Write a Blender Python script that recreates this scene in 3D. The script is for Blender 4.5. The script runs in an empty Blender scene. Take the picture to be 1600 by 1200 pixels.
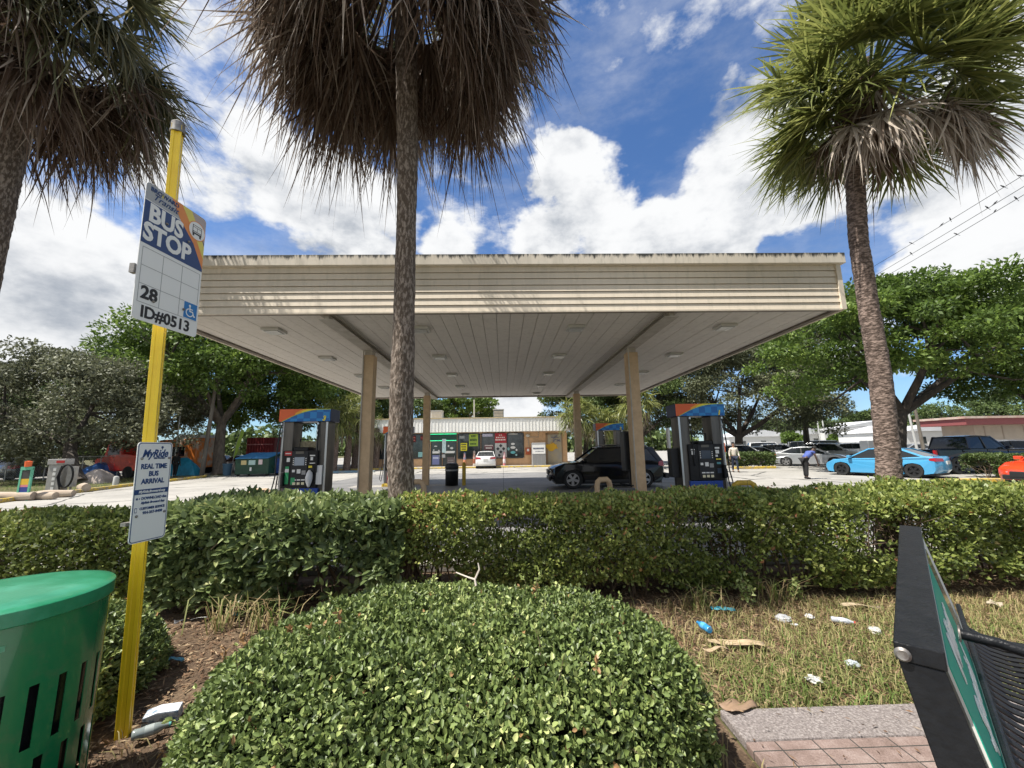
import bpy, bmesh, math, random
import numpy as np
from mathutils import Vector, Matrix
R_ = math.radians
scene = bpy.context.scene
col = scene.collection
rnd = random.Random(7)
rng = np.random.default_rng(11)

# ------------------------------------------------------------------ camera, world, sun
CAM_H = 1.62; PITCH = 9.25; YAW = 1.42; ROLL = .93; FPX = 620.0
cam_d = bpy.data.cameras.new('camera'); cam = bpy.data.objects.new('camera', cam_d); col.objects.link(cam)
cam_d.sensor_width = 36; cam_d.lens = FPX / 1600 * 36; cam_d.clip_start = .05; cam_d.clip_end = 3000
def cam_axes():
    p, y, r = R_(PITCH), R_(YAW), R_(ROLL)
    F = Vector((math.sin(y)*math.cos(p), math.cos(y)*math.cos(p), math.sin(p)))
    R = Vector((math.cos(y), -math.sin(y), 0)); U = R.cross(F)
    return math.cos(r)*R - math.sin(r)*U, math.sin(r)*R + math.cos(r)*U, F
AX_R, AX_U, AX_F = cam_axes()
m = Matrix((AX_R, AX_U, -AX_F)).transposed().to_4x4(); m.translation = (0, 0, CAM_H)
cam.matrix_world = m; scene.camera = cam
def ray(px, py): return AX_F + (px-800)/FPX*AX_R + (600-py)/FPX*AX_U
def at(px, py, Y):                 # world point seen at a pixel of the photograph, at distance Y ahead
    r = ray(px, py); return Vector((0, 0, CAM_H)) + r/r.y*Y
def gnd(px, py, z=0):
    r = ray(px, py); return Vector((0, 0, CAM_H)) + r*((z-CAM_H)/r.z)
def gx(px, Y, z=0):                # x of something at pixel column px, distance Y, height z
    k = (px-800)/FPX; v = AX_R - k*AX_F
    return -(Y*v.y + (z-CAM_H)*v.z)/v.x

SUN_EL, SUN_AZ = 62, 249          # azimuth measured clockwise from +Y
sd = Vector((math.sin(R_(SUN_AZ))*math.cos(R_(SUN_EL)), math.cos(R_(SUN_AZ))*math.cos(R_(SUN_EL)), math.sin(R_(SUN_EL))))
sun_d = bpy.data.lights.new('sun', 'SUN'); sun_d.energy = 4.8; sun_d.angle = R_(.5); sun_d.color = (1, .95, .87)
sun = bpy.data.objects.new('sun', sun_d); col.objects.link(sun); sun.rotation_euler = sd.to_track_quat('Z', 'Y').to_euler()
scene.view_settings.view_transform = 'Standard'; scene.view_settings.look = 'None'
scene.view_settings.exposure = .8; scene.view_settings.gamma = 1

world = bpy.data.worlds.new('World'); scene.world = world; world.use_nodes = True
wn = world.node_tree; wn.nodes.clear()
def wnode(t, **k):
    n = wn.nodes.new(t)
    for a, b in k.items(): setattr(n, a, b)
    return n
def wlink(a, b): wn.links.new(a, b)
def wmath(op, a, b=None, c=None, clamp=False):
    n = wnode('ShaderNodeMath', operation=op, use_clamp=clamp)
    for i, v in enumerate((a, b, c)):
        if v is None: continue
        if isinstance(v, (int, float)): n.inputs[i].default_value = v
        else: wlink(v, n.inputs[i])
    return n.outputs[0]
def wramp(v, a, b):
    n = wnode('ShaderNodeMapRange', interpolation_type='SMOOTHSTEP'); wlink(v, n.inputs[0])
    n.inputs[1].default_value = a; n.inputs[2].default_value = b; return n.outputs[0]
sky = wnode('ShaderNodeTexSky', sky_type='NISHITA', sun_disc=False, sun_elevation=R_(SUN_EL), sun_rotation=R_(SUN_AZ))
sky.air_density = 1.0; sky.dust_density = .4; sky.ozone_density = 2.0
tc = wnode('ShaderNodeTexCoord')
nrm = wnode('ShaderNodeVectorMath', operation='NORMALIZE'); wlink(tc.outputs['Generated'], nrm.inputs[0])
D0 = nrm.outputs[0]
def wnoise(vec, scale, detail=8, rough=.55, stretch=(1, 1, 1), off=(0, 0, 0), color=False):
    mp = wnode('ShaderNodeMapping'); mp.inputs['Scale'].default_value = stretch; mp.inputs['Location'].default_value = off
    wlink(vec, mp.inputs[0])
    n = wnode('ShaderNodeTexNoise'); n.inputs['Scale'].default_value = scale; n.inputs['Detail'].default_value = detail
    n.inputs['Roughness'].default_value = rough; wlink(mp.outputs[0], n.inputs['Vector'])
    return n.outputs['Color' if color else 'Fac']
nc = wnoise(D0, 5.5, 5, .6, color=True)
sub = wnode('ShaderNodeVectorMath', operation='SUBTRACT'); wlink(nc, sub.inputs[0]); sub.inputs[1].default_value = (.5, .5, .5)
scl = wnode('ShaderNodeVectorMath', operation='SCALE'); wlink(sub.outputs[0], scl.inputs[0]); scl.inputs['Scale'].default_value = .20
add = wnode('ShaderNodeVectorMath', operation='ADD'); wlink(D0, add.inputs[0]); wlink(scl.outputs[0], add.inputs[1])
D1 = add.outputs[0]
# cumulus banks: (column, row, radius, weight) given as the direction in which each stands
BL = [(885, 262, .095, 1.1), (925, 320, .13, 1.1), (1040, 375, .13, 1.0), (860, 385, .11, 1.0), (1120, 392, .09, .9), (960, 380, .12, 1.0),
      (1150, 215, .12, .9), (1250, 250, .17, 1.0), (1380, 235, .15, 1.0), (1500, 215, .16, 1.0), (1600, 160, .18, 1.0), (1120, 290, .08, .8), (1570, 390, .13, 1.0), (1470, 430, .08, .8), (1200, 320, .08, .8),
      (470, 285, .15, 1.0), (560, 320, .13, 1.0), (400, 230, .10, .7), (340, 290, .09, .6), (520, 395, .10, .8), (690, 395, .08, .7),
      (40, 420, .18, .85), (110, 480, .16, .85), (-60, 500, .25, 1.0), (20, 350, .10, .7), (270, 230, .12, .55), (330, 110, .2, .5), (300, 20, .18, .5),
      (1010, 70, .12, .3), (790, 640, .12, .9), (1280, 660, .1, .4), (1720, 60, .3, .8)]
for k in range(26):                # the rest of the sky, behind and beside the camera
    BL.append((None, (rnd.uniform(-1, 1), rnd.uniform(-1, .1), rnd.uniform(.05, .8)), rnd.uniform(.2, .4), .9))
acc = None
for b in BL:
    d = Vector(b[1]).normalized() if b[0] is None else ray(b[0], b[1]).normalized()
    n = wnode('ShaderNodeVectorMath', operation='DISTANCE'); wlink(D1, n.inputs[0]); n.inputs[1].default_value = d
    v = wramp(n.outputs['Value'], b[2]*1.25, b[2]*.35); v = wmath('MULTIPLY', v, b[3])
    acc = v if acc is None else wmath('SMOOTH_MAX', acc, v, .25)
fb = wnoise(D0, 5.0, 12, .6, (1, 1, 1.7))
dens = wmath('ADD', acc, wmath('MULTIPLY', wmath('SUBTRACT', fb, .5), 2.3))
mask = wramp(dens, .26, .72)
thin = wmath('MULTIPLY', wramp(wnoise(D0, 2.6, 9, .62, (1, 1.2, 2.6), (3, 1, 0)), .42, .8), .5)
mask = wmath('MAXIMUM', mask, thin)
fb2 = wnoise(D0, 5.0, 8, .6, (1, 1, 1.7), (.02, -.02, .16))
sh = wmath('ADD', wmath('MULTIPLY', wmath('SUBTRACT', fb2, fb), 2.4), wmath('MULTIPLY', wramp(dens, .8, 1.7), .5))
sh = wramp(sh, -.22, .68)
cc = wnode('ShaderNodeMix', data_type='RGBA'); wlink(sh, cc.inputs[0])
cc.inputs[6].default_value = (.56, .565, .57, 1); cc.inputs[7].default_value = (.225, .25, .29, 1)
tint = wnode('ShaderNodeMix', data_type='RGBA', blend_type='MULTIPLY'); tint.inputs[0].default_value = 1
wlink(sky.outputs[0], tint.inputs[6]); tint.inputs[7].default_value = (.053, .072, .094, 1)
mx = wnode('ShaderNodeMix', data_type='RGBA'); wlink(mask, mx.inputs[0]); wlink(tint.outputs[2], mx.inputs[6]); wlink(cc.outputs[2], mx.inputs[7])
bg = wnode('ShaderNodeBackground'); bg.inputs[1].default_value = 1.0; wlink(mx.outputs[2], bg.inputs[0])
wo = wnode('ShaderNodeOutputWorld'); wlink(bg.outputs[0], wo.inputs[0])
world.cycles.sampling_method = 'MANUAL'; world.cycles.sample_map_resolution = 512

# ------------------------------------------------------------------ materials
MATS = {}
def mat(name, c, rough=.6, metal=0, c2=None, scale=8, bump=0, bscale=None, spec=.5, coat=0, detail=6, stretch=None, lo=.35, hi=.65, emit=0, alpha=None, sub=0):
    if name in MATS: return MATS[name]
    m = bpy.data.materials.new(name); m.use_nodes = True; nt = m.node_tree
    b = nt.nodes['Principled BSDF']
    b.inputs['Base Color'].default_value = (*c, 1); b.inputs['Roughness'].default_value = rough; b.inputs['Metallic'].default_value = metal
    b.inputs['Specular IOR Level'].default_value = spec; b.inputs['Coat Weight'].default_value = coat; b.inputs['Coat Roughness'].default_value = .04
    if emit: b.inputs['Emission Color'].default_value = (*c, 1); b.inputs['Emission Strength'].default_value = emit
    if c2 or bump:
        tcn = nt.nodes.new('ShaderNodeTexCoord'); mp = nt.nodes.new('ShaderNodeMapping'); nt.links.new(tcn.outputs['Object'], mp.inputs[0])
        if stretch: mp.inputs['Scale'].default_value = stretch
        if c2:
            n = nt.nodes.new('ShaderNodeTexNoise'); n.inputs['Scale'].default_value = scale; n.inputs['Detail'].default_value = detail; n.inputs['Roughness'].default_value = .62
            nt.links.new(mp.outputs[0], n.inputs['Vector'])
            mr = nt.nodes.new('ShaderNodeMapRange'); mr.inputs[1].default_value = lo; mr.inputs[2].default_value = hi; nt.links.new(n.outputs[0], mr.inputs[0])
            mxn = nt.nodes.new('ShaderNodeMix'); mxn.data_type = 'RGBA'; mxn.inputs[6].default_value = (*c, 1); mxn.inputs[7].default_value = (*c2, 1)
            nt.links.new(mr.outputs[0], mxn.inputs[0]); nt.links.new(mxn.outputs[2], b.inputs['Base Color'])
        if bump:
            n2 = nt.nodes.new('ShaderNodeTexNoise'); n2.inputs['Scale'].default_value = bscale or scale*3; n2.inputs['Detail'].default_value = 5
            nt.links.new(mp.outputs[0], n2.inputs['Vector'])
            bp = nt.nodes.new('ShaderNodeBump'); bp.inputs['Strength'].default_value = bump; bp.inputs['Distance'].default_value = .02
            nt.links.new(n2.outputs[0], bp.inputs['Height']); nt.links.new(bp.outputs[0], b.inputs['Normal'])
    MATS[name] = m; return m
def leafmat(name, stops, rough=.5, trans=.25, spec=.35):
    """foliage: colour per leaf from the 'rnd' attribute"""
    m = bpy.data.materials.new(name); m.use_nodes = True; nt = m.node_tree; b = nt.nodes['Principled BSDF']
    b.inputs['Roughness'].default_value = rough; b.inputs['Specular IOR Level'].default_value = spec
    at_ = nt.nodes.new('ShaderNodeAttribute'); at_.attribute_name = 'rnd'
    cr = nt.nodes.new('ShaderNodeValToRGB'); nt.links.new(at_.outputs['Fac'], cr.inputs[0])
    el = cr.color_ramp.elements
    el[0].position = stops[0][0]; el[0].color = (*stops[0][1], 1); el[1].position = stops[-1][0]; el[1].color = (*stops[-1][1], 1)
    for p, c in stops[1:-1]: e = el.new(p); e.color = (*c, 1)
    nt.links.new(cr.outputs[0], b.inputs['Base Color'])
    if trans:
        t = nt.nodes.new('ShaderNodeBsdfTranslucent'); ms = nt.nodes.new('ShaderNodeMixShader'); ms.inputs[0].default_value = trans
        hs = nt.nodes.new('ShaderNodeHueSaturation'); hs.inputs['Value'].default_value = 1.5; nt.links.new(cr.outputs[0], hs.inputs['Color'])
        nt.links.new(hs.outputs[0], t.inputs[0]); nt.links.new(b.outputs[0], ms.inputs[1]); nt.links.new(t.outputs[0], ms.inputs[2])
        nt.links.new(ms.outputs[0], nt.nodes['Material Output'].inputs[0])
    MATS[name] = m; return m
def glassy(name, c, rough=.05):
    return mat(name, c, rough, spec=.8)

# ------------------------------------------------------------------ mesh helpers
class MB:
    def __init__(s): s.v = []; s.f = []; s.m = []; s.sm = []
    def add(s, vs, fs, mi=0, smooth=False):
        b = len(s.v); s.v += [tuple(v) for v in vs]
        for f in fs: s.f.append([b+i for i in f]); s.m.append(mi); s.sm.append(smooth)
        return s
    def box(s, c, d, rz=0, mi=0, tilt=None):
        x, y, z = d[0]/2, d[1]/2, d[2]/2
        vs = [Vector((a*x, b*y, e*z)) for e in (-1, 1) for b in (-1, 1) for a in (-1, 1)]
        if tilt: M = tilt
        else: M = Matrix.Rotation(rz, 3, 'Z')
        vs = [M @ v + Vector(c) for v in vs]
        return s.add(vs, [(0, 2, 3, 1), (4, 5, 7, 6), (0, 1, 5, 4), (2, 6, 7, 3), (0, 4, 6, 2), (1, 3, 7, 5)], mi)
    def bb(s, a, b, mi=0):
        return s.box([(p+q)/2 for p, q in zip(a, b)], [abs(q-p) for p, q in zip(a, b)], mi=mi)
    def tube(s, pts, rad, n=8, mi=0, caps=True, smooth=True):
        pts = [Vector(p) for p in pts]
        if isinstance(rad, (int, float)): rad = [rad]*len(pts)
        rings = []; up = Vector((0, 0, 1)); pu = None
        for i, p in enumerate(pts):
            t = (pts[min(i+1, len(pts)-1)] - pts[max(i-1, 0)]).normalized()
            if pu is None:
                a = t.cross(up)
                if a.length < .05: a = t.cross(Vector((1, 0, 0)))
                u = a.normalized()
            else:
                u = pu - t*pu.dot(t); u.normalize()
            pu = u; w = t.cross(u)
            rings.append([p + (u*math.cos(2*math.pi*k/n) + w*math.sin(2*math.pi*k/n))*rad[i] for k in range(n)])
        vs = [v for r in rings for v in r]; fs = []
        for i in range(len(pts)-1):
            for k in range(n):
                a, b = i*n+k, i*n+(k+1) % n; fs.append((a, b, b+n, a+n))
        s.add(vs, fs, mi, smooth)
        if caps:
            b = len(s.v)-len(vs)
            s.f.append([b+k for k in range(n)][::-1]); s.f.append([len(s.v)-n+k for k in range(n)]); s.m += [mi, mi]; s.sm += [False, False]
        return s
    def lathe(s, prof, c=(0, 0, 0), n=24, mi=0, M=None, smooth=True):
        vs = []; fs = []
        for r, z in prof:
            for k in range(n):
                a = 2*math.pi*k/n; v = Vector((r*math.cos(a), r*math.sin(a), z))
                if M: v = M @ v
                vs.append(v + Vector(c))
        for i in range(len(prof)-1):
            for k in range(n):
                a, b = i*n+k, i*n+(k+1) % n; fs.append((a, b, b+n, a+n))
        return s.add(vs, fs, mi, smooth)
    def prism(s, poly, fn, d0, d1, mi=0):
        """polygon in 2-D, fn(u,v,d)->xyz, extruded from d0 to d1"""
        n = len(poly); vs = [fn(u, v, d0) for u, v in poly] + [fn(u, v, d1) for u, v in poly]
        fs = [list(range(n))[::-1], list(range(n, 2*n))] + [(i, (i+1) % n, n+(i+1) % n, n+i) for i in range(n)]
        return s.add(vs, fs, mi)
    def build(s, name, mats, parent=None, bevel=0, **k):
        me = bpy.data.meshes.new(name); me.from_pydata(s.v, [], s.f)
        if not isinstance(mats, (list, tuple)): mats = [mats]
        for m_ in mats: me.materials.append(m_)
        me.polygons.foreach_set('material_index', s.m); me.polygons.foreach_set('use_smooth', s.sm)
        me.update()
        o = bpy.data.objects.new(name, me); col.objects.link(o)
        if any(s.sm) and name != 'body': es = o.modifiers.new('edges', 'EDGE_SPLIT'); es.split_angle = R_(38)
        if parent: o.parent = parent
        if bevel:
            b = o.modifiers.new('bevel', 'BEVEL'); b.width = bevel; b.segments = 2; b.limit_method = 'ANGLE'; b.angle_limit = R_(40)
        for a, b in k.items(): o[a] = b
        return o
def thing(name, label, cat, loc=(0, 0, 0), rz=0, group=None):
    o = bpy.data.objects.new(name, None); col.objects.link(o); o.location = loc; o.rotation_euler = (0, 0, rz)
    o.empty_display_size = .2; tag(o, label, cat, group); return o
def tag(o, label, cat, group=None):
    o['label'] = label; o['category'] = cat
    if group: o['group'] = group
    return o
def struct(o): o['kind'] = 'structure'; return o
def copy_tree(o, parent=None):
    c = o.copy(); col.objects.link(c)
    if parent: c.parent = parent
    for ch in list(o.children): copy_tree(ch, c)
    return c
def text_mesh(name, s, size, mt, M, parent=None, bold=.0, shear=0, xs=1, align='CENTER', ext=.0015, space=1):
    cu = bpy.data.curves.new(name, 'FONT'); cu.body = s; cu.size = size; cu.offset = bold; cu.shear = shear
    cu.align_x = align; cu.align_y = 'CENTER'; cu.extrude = ext; cu.resolution_u = 3; cu.space_character = space
    t = bpy.data.objects.new(name, cu); col.objects.link(t)
    dg = bpy.context.evaluated_depsgraph_get(); me = bpy.data.meshes.new_from_object(t.evaluated_get(dg))
    bpy.data.objects.remove(t); bpy.data.curves.remove(cu)
    me.transform(M @ Matrix.Diagonal((xs, 1, 1, 1))); me.materials.clear(); me.materials.append(mt)
    return me
def join(name, mes, parent=None):
    """several meshes (each with its own material) -> one object"""
    bm = bmesh.new(); mats = []
    for me in mes:
        mt = me.materials[0]
        if mt not in mats: mats.append(mt)
        n0 = len(bm.faces); bm.from_mesh(me); bm.faces.ensure_lookup_table()
        for f in bm.faces[n0:]: f.material_index = mats.index(mt)
    me = bpy.data.meshes.new(name); bm.to_mesh(me); bm.free()
    for mt in mats: me.materials.append(mt)
    o = bpy.data.objects.new(name, me); col.objects.link(o)
    if parent: o.parent = parent
    return o
def mb_mesh(mb, mt):
    me = bpy.data.meshes.new('m'); me.from_pydata(mb.v, [], mb.f); me.materials.append(mt); return me

def np_mesh(name, V, Q, mt, rn, parent=None, smooth=False):
    me = bpy.data.meshes.new(name); n, q = len(V), len(Q)
    me.vertices.add(n); me.vertices.foreach_set('co', np.ascontiguousarray(V, np.float32).ravel())
    me.loops.add(q*4); me.loops.foreach_set('vertex_index', np.ascontiguousarray(Q, np.int32).ravel())
    me.polygons.add(q); me.polygons.foreach_set('loop_start', np.arange(0, q*4, 4, dtype=np.int32))
    try: me.polygons.foreach_set('loop_total', np.full(q, 4, dtype=np.int32))
    except Exception: pass
    me.update(calc_edges=True)
    a = me.attributes.new('rnd', 'FLOAT', 'POINT'); a.data.foreach_set('value', np.ascontiguousarray(rn, np.float32))
    me.materials.append(mt)
    if smooth: me.polygons.foreach_set('use_smooth', np.ones(q, bool))
    o = bpy.data.objects.new(name, me); col.objects.link(o)
    if parent: o.parent = parent
    return o
def unit(a): return a/np.maximum(np.linalg.norm(a, axis=-1, keepdims=True), 1e-9)
def leaf_geo(C, D, N, L, W, fold=.25, six=False, curl=0.):
    D = unit(D); S = unit(np.cross(D, N)); N = np.cross(S, D); L = L[:, None]; W = W[:, None]; n = len(C)
    if six:
        P = [C, C+D*L*.32+S*W*.5+N*W*fold, C+D*L*.72+S*W*.4+N*(W*fold*.8-L*curl*.5), C+D*L-N*L*curl,
             C+D*L*.72-S*W*.4+N*(W*fold*.8-L*curl*.5), C+D*L*.32-S*W*.5+N*W*fold]
        q = [(0, 1, 2, 3), (0, 3, 4, 5)]
    else:
        P = [C, C+D*L*.5+S*W*.5+N*W*fold, C+D*L, C+D*L*.5-S*W*.5+N*W*fold]; q = [(0, 1, 2, 3)]
    k = len(P); V = np.stack(P, 1).reshape(-1, 3)
    b = (np.arange(n)*k)[:, None]; Q = np.concatenate([b+np.array(x)[None] for x in q], 0)
    return V, Q, k
def snoise(P, s, seed=0, o=3):
    r = np.random.default_rng(seed); v = np.zeros(len(P)); a = 1; t = 0
    for i in range(o):
        for j in range(4):
            k = r.normal(size=3)*s*(2**i); v += a*np.sin(P@k + r.uniform(0, 6.28)); t += a*.7
        a *= .6
    return v/t

# ------------------------------------------------------------------ ground, lot, kerbs
def sheet(name, pts, z, m_, zt=None):
    mb = MB(); mb.add([(x, y, z) for x, y in pts], [list(range(len(pts)))]); return struct(mb.build(name, m_))
def ground_mat(name, cols, scale, bump=.3, bs=30, cracks=0, joints=None, jw=.012, stains=None, rough=.9):
    m = bpy.data.materials.new(name); m.use_nodes = True; nt = m.node_tree; L = nt.links.new; b = nt.nodes['Principled BSDF']
    b.inputs['Roughness'].default_value = rough; b.inputs['Specular IOR Level'].default_value = .3
    t = nt.nodes.new('ShaderNodeTexCoord')
    def noise(s, d=8, r=.6):
        n = nt.nodes.new('ShaderNodeTexNoise'); n.inputs['Scale'].default_value = s; n.inputs['Detail'].default_value = d; n.inputs['Roughness'].default_value = r
        L(t.outputs['Object'], n.inputs['Vector']); return n.outputs[0]
    cr = nt.nodes.new('ShaderNodeValToRGB'); el = cr.color_ramp.elements
    n1, n2 = noise(scale), noise(scale*14, 5, .7)
    mm = nt.nodes.new('ShaderNodeMix'); mm.inputs[0].default_value = .45; L(n1, mm.inputs[2]); L(n2, mm.inputs[3])
    L(mm.outputs[0], cr.inputs[0]); el[0].position = .36; el[0].color = (*cols[0], 1); el[1].position = .64; el[1].color = (*cols[-1], 1)
    for i, c in enumerate(cols[1:-1]): e = el.new(.36+.28*(i+1)/(len(cols)-1)); e.color = (*c, 1)
    out = cr.outputs[0]
    def mul(fac_socket, colr, a, bb):
        nonlocal out
        mr = nt.nodes.new('ShaderNodeMapRange'); mr.inputs[1].default_value = a; mr.inputs[2].default_value = bb; L(fac_socket, mr.inputs[0])
        mx = nt.nodes.new('ShaderNodeMix'); mx.data_type = 'RGBA'; L(mr.outputs[0], mx.inputs[0]); L(out, mx.inputs[6]); mx.inputs[7].default_value = (*colr, 1); out = mx.outputs[2]
    if stains: mul(noise(.35, 6, .65), stains, .52, .72)
    if cracks:
        v = nt.nodes.new('ShaderNodeTexVoronoi'); v.feature = 'DISTANCE_TO_EDGE'; v.inputs['Scale'].default_value = cracks
        nn = nt.nodes.new('ShaderNodeTexNoise'); nn.inputs['Scale'].default_value = 2; L(t.outputs['Object'], nn.inputs['Vector'])
        ad = nt.nodes.new('ShaderNodeMix'); ad.data_type = 'RGBA'; ad.inputs[0].default_value = .25; L(t.outputs['Object'], ad.inputs[6]); L(nn.outputs['Color'], ad.inputs[7])
        L(ad.outputs[2], v.inputs['Vector']); mul(v.outputs['Distance'], (.06, .06, .055), .012, .004)
    if joints:
        br = nt.nodes.new('ShaderNodeTexBrick'); br.offset = 0; br.inputs['Scale'].default_value = 1; br.inputs['Brick Width'].default_value = joints[0]; br.inputs['Row Height'].default_value = joints[1]
        br.inputs['Mortar Size'].default_value = jw; br.inputs['Mortar Smooth'].default_value = .2; L(t.outputs['Object'], br.inputs['Vector']); mul(br.outputs['Fac'], (.05, .05, .045), .3, .9)
    L(out, b.inputs['Base Color'])
    bp = nt.nodes.new('ShaderNodeBump'); bp.inputs['Strength'].default_value = bump; bp.inputs['Distance'].default_value = .02; L(noise(bs, 6, .7), bp.inputs['Height']); L(bp.outputs[0], b.inputs['Normal'])
    return m
M_turf = ground_mat('turf', [(.05, .05, .02), (.09, .085, .035), (.15, .12, .065)], .8, .6, 40)
M_conc = ground_mat('lot_concrete', [(.25, .235, .21), (.33, .315, .285), (.39, .37, .335)], .5, .15, 25, .22, (4.5, 4.5), .012, (.24, .23, .21))
M_dark = ground_mat('forecourt_concrete', [(.15, .15, .145), (.20, .195, .19), (.25, .245, .235)], .6, .12, 25, 0, (4.5, 4.5), .014, (.09, .09, .09), rough=.6)
M_mulch = ground_mat('mulch', [(.05, .032, .02), (.12, .08, .05), (.22, .16, .10)], 5, .9, 60)
M_pad = ground_mat('pad_concrete', [(.17, .12, .10), (.26, .19, .165), (.36, .285, .255)], 9, .6, 120, 0, (.205, .105), .004)
M_agg = ground_mat('exposed_aggregate', [(.13, .115, .11), (.30, .26, .245), (.58, .53, .50)], 75, .8, 200)
M_kerby = mat('kerb_yellow_paint', (.58, .40, .05), .8, c2=(.30, .26, .19), scale=5, lo=.45, hi=.62, bump=.3)
M_kerbc = mat('kerb_concrete', (.38, .36, .32), .9, c2=(.25, .23, .2), scale=6, bump=.3)
sheet('ground', [(-700, -300), (900, -300), (900, 900), (-700, 900)], 0, M_turf)
kl = [(-15.9, 5.8), (-18.0, 15.2), (-19.4, 21.7), (-20.4, 28.2), (-21.3, 29.6)]
lot = [(-16.5, 5.75), (-18.1, 15.2), (-19.5, 21.7), (-20.5, 28.2), (-40, 31), (-40, 130), (190, 160), (190, 40), (26, 14), (26, 5.75)]
sheet('parking_lot', lot, .004, M_conc)
sheet('forecourt', [(-9.2, 6.6), (9.6, 6.6), (9.6, 27.5), (-9.2, 27.5)], .008, M_dark)
sheet('planting_strip', [(-30, 2.0), (1.27, 2.0), (1.27, 3.3), (30, 3.3), (30, 5.7), (-30, 5.7)], .004, M_mulch)
sheet('road', [(-300, -3.0), (300, -3.0), (300, -14), (-300, -14)], .004, mat('asphalt', (.06, .06, .06), .9, c2=(.09, .09, .09), scale=3, bump=.3))
# bus pad with a raised kerb of exposed aggregate along its back
struct(MB().bb((1.28, -2.9, .001), (4.4, 2.38, .05)).build('bus_pad', M_pad, bevel=.006))
struct(MB().bb((1.28, 2.383, .001), (4.4, 2.64, .056)).build('pad_edging', M_agg, bevel=.01))
struct(MB().bb((-9, -2.9, .001), (1.277, .9, .05)).build('pavement', mat('pavement_concrete', (.36, .33, .30), .9, c2=(.45, .42, .38), scale=3, bump=.3)))
def kerb(name, pts, w, h, m_):
    mb = MB()
    for i in range(len(pts)-1):
        a, b = Vector((*pts[i], 0)), Vector((*pts[i+1], 0)); d = b-a; n = max(1, int(d.length/3)); e = d/n
        for k in range(n):
            c = a+e*(k+.5); mb.box((c.x, c.y, h/2), (e.length-.015, w, h), math.atan2(e.y, e.x))
    return struct(mb.build(name, m_, bevel=.02))
kerb('kerb', kl, .16, .15, M_kerby)
kerb('kerb', [(-16.5, 5.72), (26, 5.72)], .15, .12, M_kerbc)

# ------------------------------------------------------------------ canopy over the pumps
XL, XR, YF, YB, ZC = -7.12, 7.2, 7.85, 21.5, 4.42
def streaky(name, base, dirt, amt=.55, top=None):
    """painted metal with grime that runs down in streaks"""
    m = bpy.data.materials.new(name); m.use_nodes = True; nt = m.node_tree; L = nt.links.new; b = nt.nodes['Principled BSDF']; b.inputs['Roughness'].default_value = .7
    t = nt.nodes.new('ShaderNodeTexCoord'); outs = []
    for sc, st, lo, hi in ((1.0, (3, 3, .45), .5, .75), (1.0, (9, 9, 2.2), .52, .72)):
        mp = nt.nodes.new('ShaderNodeMapping'); mp.inputs['Scale'].default_value = st; L(t.outputs['Object'], mp.inputs[0])
        n = nt.nodes.new('ShaderNodeTexNoise'); n.inputs['Scale'].default_value = sc; n.inputs['Detail'].default_value = 8; n.inputs['Roughness'].default_value = .68; L(mp.outputs[0], n.inputs['Vector'])
        r = nt.nodes.new('ShaderNodeMapRange'); r.inputs[1].default_value = lo; r.inputs[2].default_value = hi; r.inputs[4].default_value = amt; L(n.outputs[0], r.inputs[0]); outs.append(r.outputs[0])
    mx = nt.nodes.new('ShaderNodeMath'); mx.operation = 'MAXIMUM'; L(outs[0], mx.inputs[0]); L(outs[1], mx.inputs[1]); fac = mx.outputs[0]
    if top:   # black mildew that starts at the top edge, z=top
        sp = nt.nodes.new('ShaderNodeSeparateXYZ'); L(t.outputs['Object'], sp.inputs[0])
        mp = nt.nodes.new('ShaderNodeMapping'); mp.inputs['Scale'].default_value = (6, 6, .8); L(t.outputs['Object'], mp.inputs[0])
        n = nt.nodes.new('ShaderNodeTexNoise'); n.inputs['Scale'].default_value = 1.6; n.inputs['Detail'].default_value = 9; n.inputs['Roughness'].default_value = .75; L(mp.outputs[0], n.inputs['Vector'])
        a = nt.nodes.new('ShaderNodeMapRange'); a.inputs[1].default_value = top-.16; a.inputs[2].default_value = top; L(sp.outputs[2], a.inputs[0])
        c = nt.nodes.new('ShaderNodeMath'); c.operation = 'MULTIPLY_ADD'; L(a.outputs[0], c.inputs[0]); c.inputs[1].default_value = .34; L(n.outputs[0], c.inputs[2])
        d = nt.nodes.new('ShaderNodeMapRange'); d.inputs[1].default_value = .66; d.inputs[2].default_value = .8; L(c.outputs[0], d.inputs[0])
        m2 = nt.nodes.new('ShaderNodeMix'); m2.data_type = 'RGBA'; L(d.outputs[0], m2.inputs[0]); m2.inputs[7].default_value = (.05, .05, .045, 1)
    m1 = nt.nodes.new('ShaderNodeMix'); m1.data_type = 'RGBA'; L(fac, m1.inputs[0]); m1.inputs[6].default_value = (*base, 1); m1.inputs[7].default_value = (*dirt, 1)
    if top: L(m1.outputs[2], m2.inputs[6]); L(m2.outputs[2], b.inputs['Base Color'])
    else: L(m1.outputs[2], b.inputs['Base Color'])
    MATS[name] = m; return m
M_trim = streaky('canopy_trim_paint', (.72, .65, .55), (.40, .37, .30), .6, top=ZC+1.21)
M_siding = streaky('canopy_siding', (.72, .63, .51), (.45, .41, .32), .5)
M_ceil = streaky('canopy_ceiling_panels', (.72, .67, .60), (.54, .49, .43), .7)
M_beam = mat('canopy_beam_paint', (.50, .46, .40), .7, c2=(.38, .34, .28), scale=5)
M_tan = mat('tan_column_paint', (.60, .43, .26), .75, c2=(.50, .35, .21), scale=6, bump=.15)
M_edge = mat('dark_brown_edge', (.12, .10, .08), .7, c2=(.22, .18, .14), scale=4)
cn = thing('gas_station_canopy', 'large cream canopy with horizontal siding and mildewed trim, on four tan columns over the pumps', 'canopy', ((XL+XR)/2, (YF+YB)/2, 0))
off = Vector(cn.location)
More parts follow.
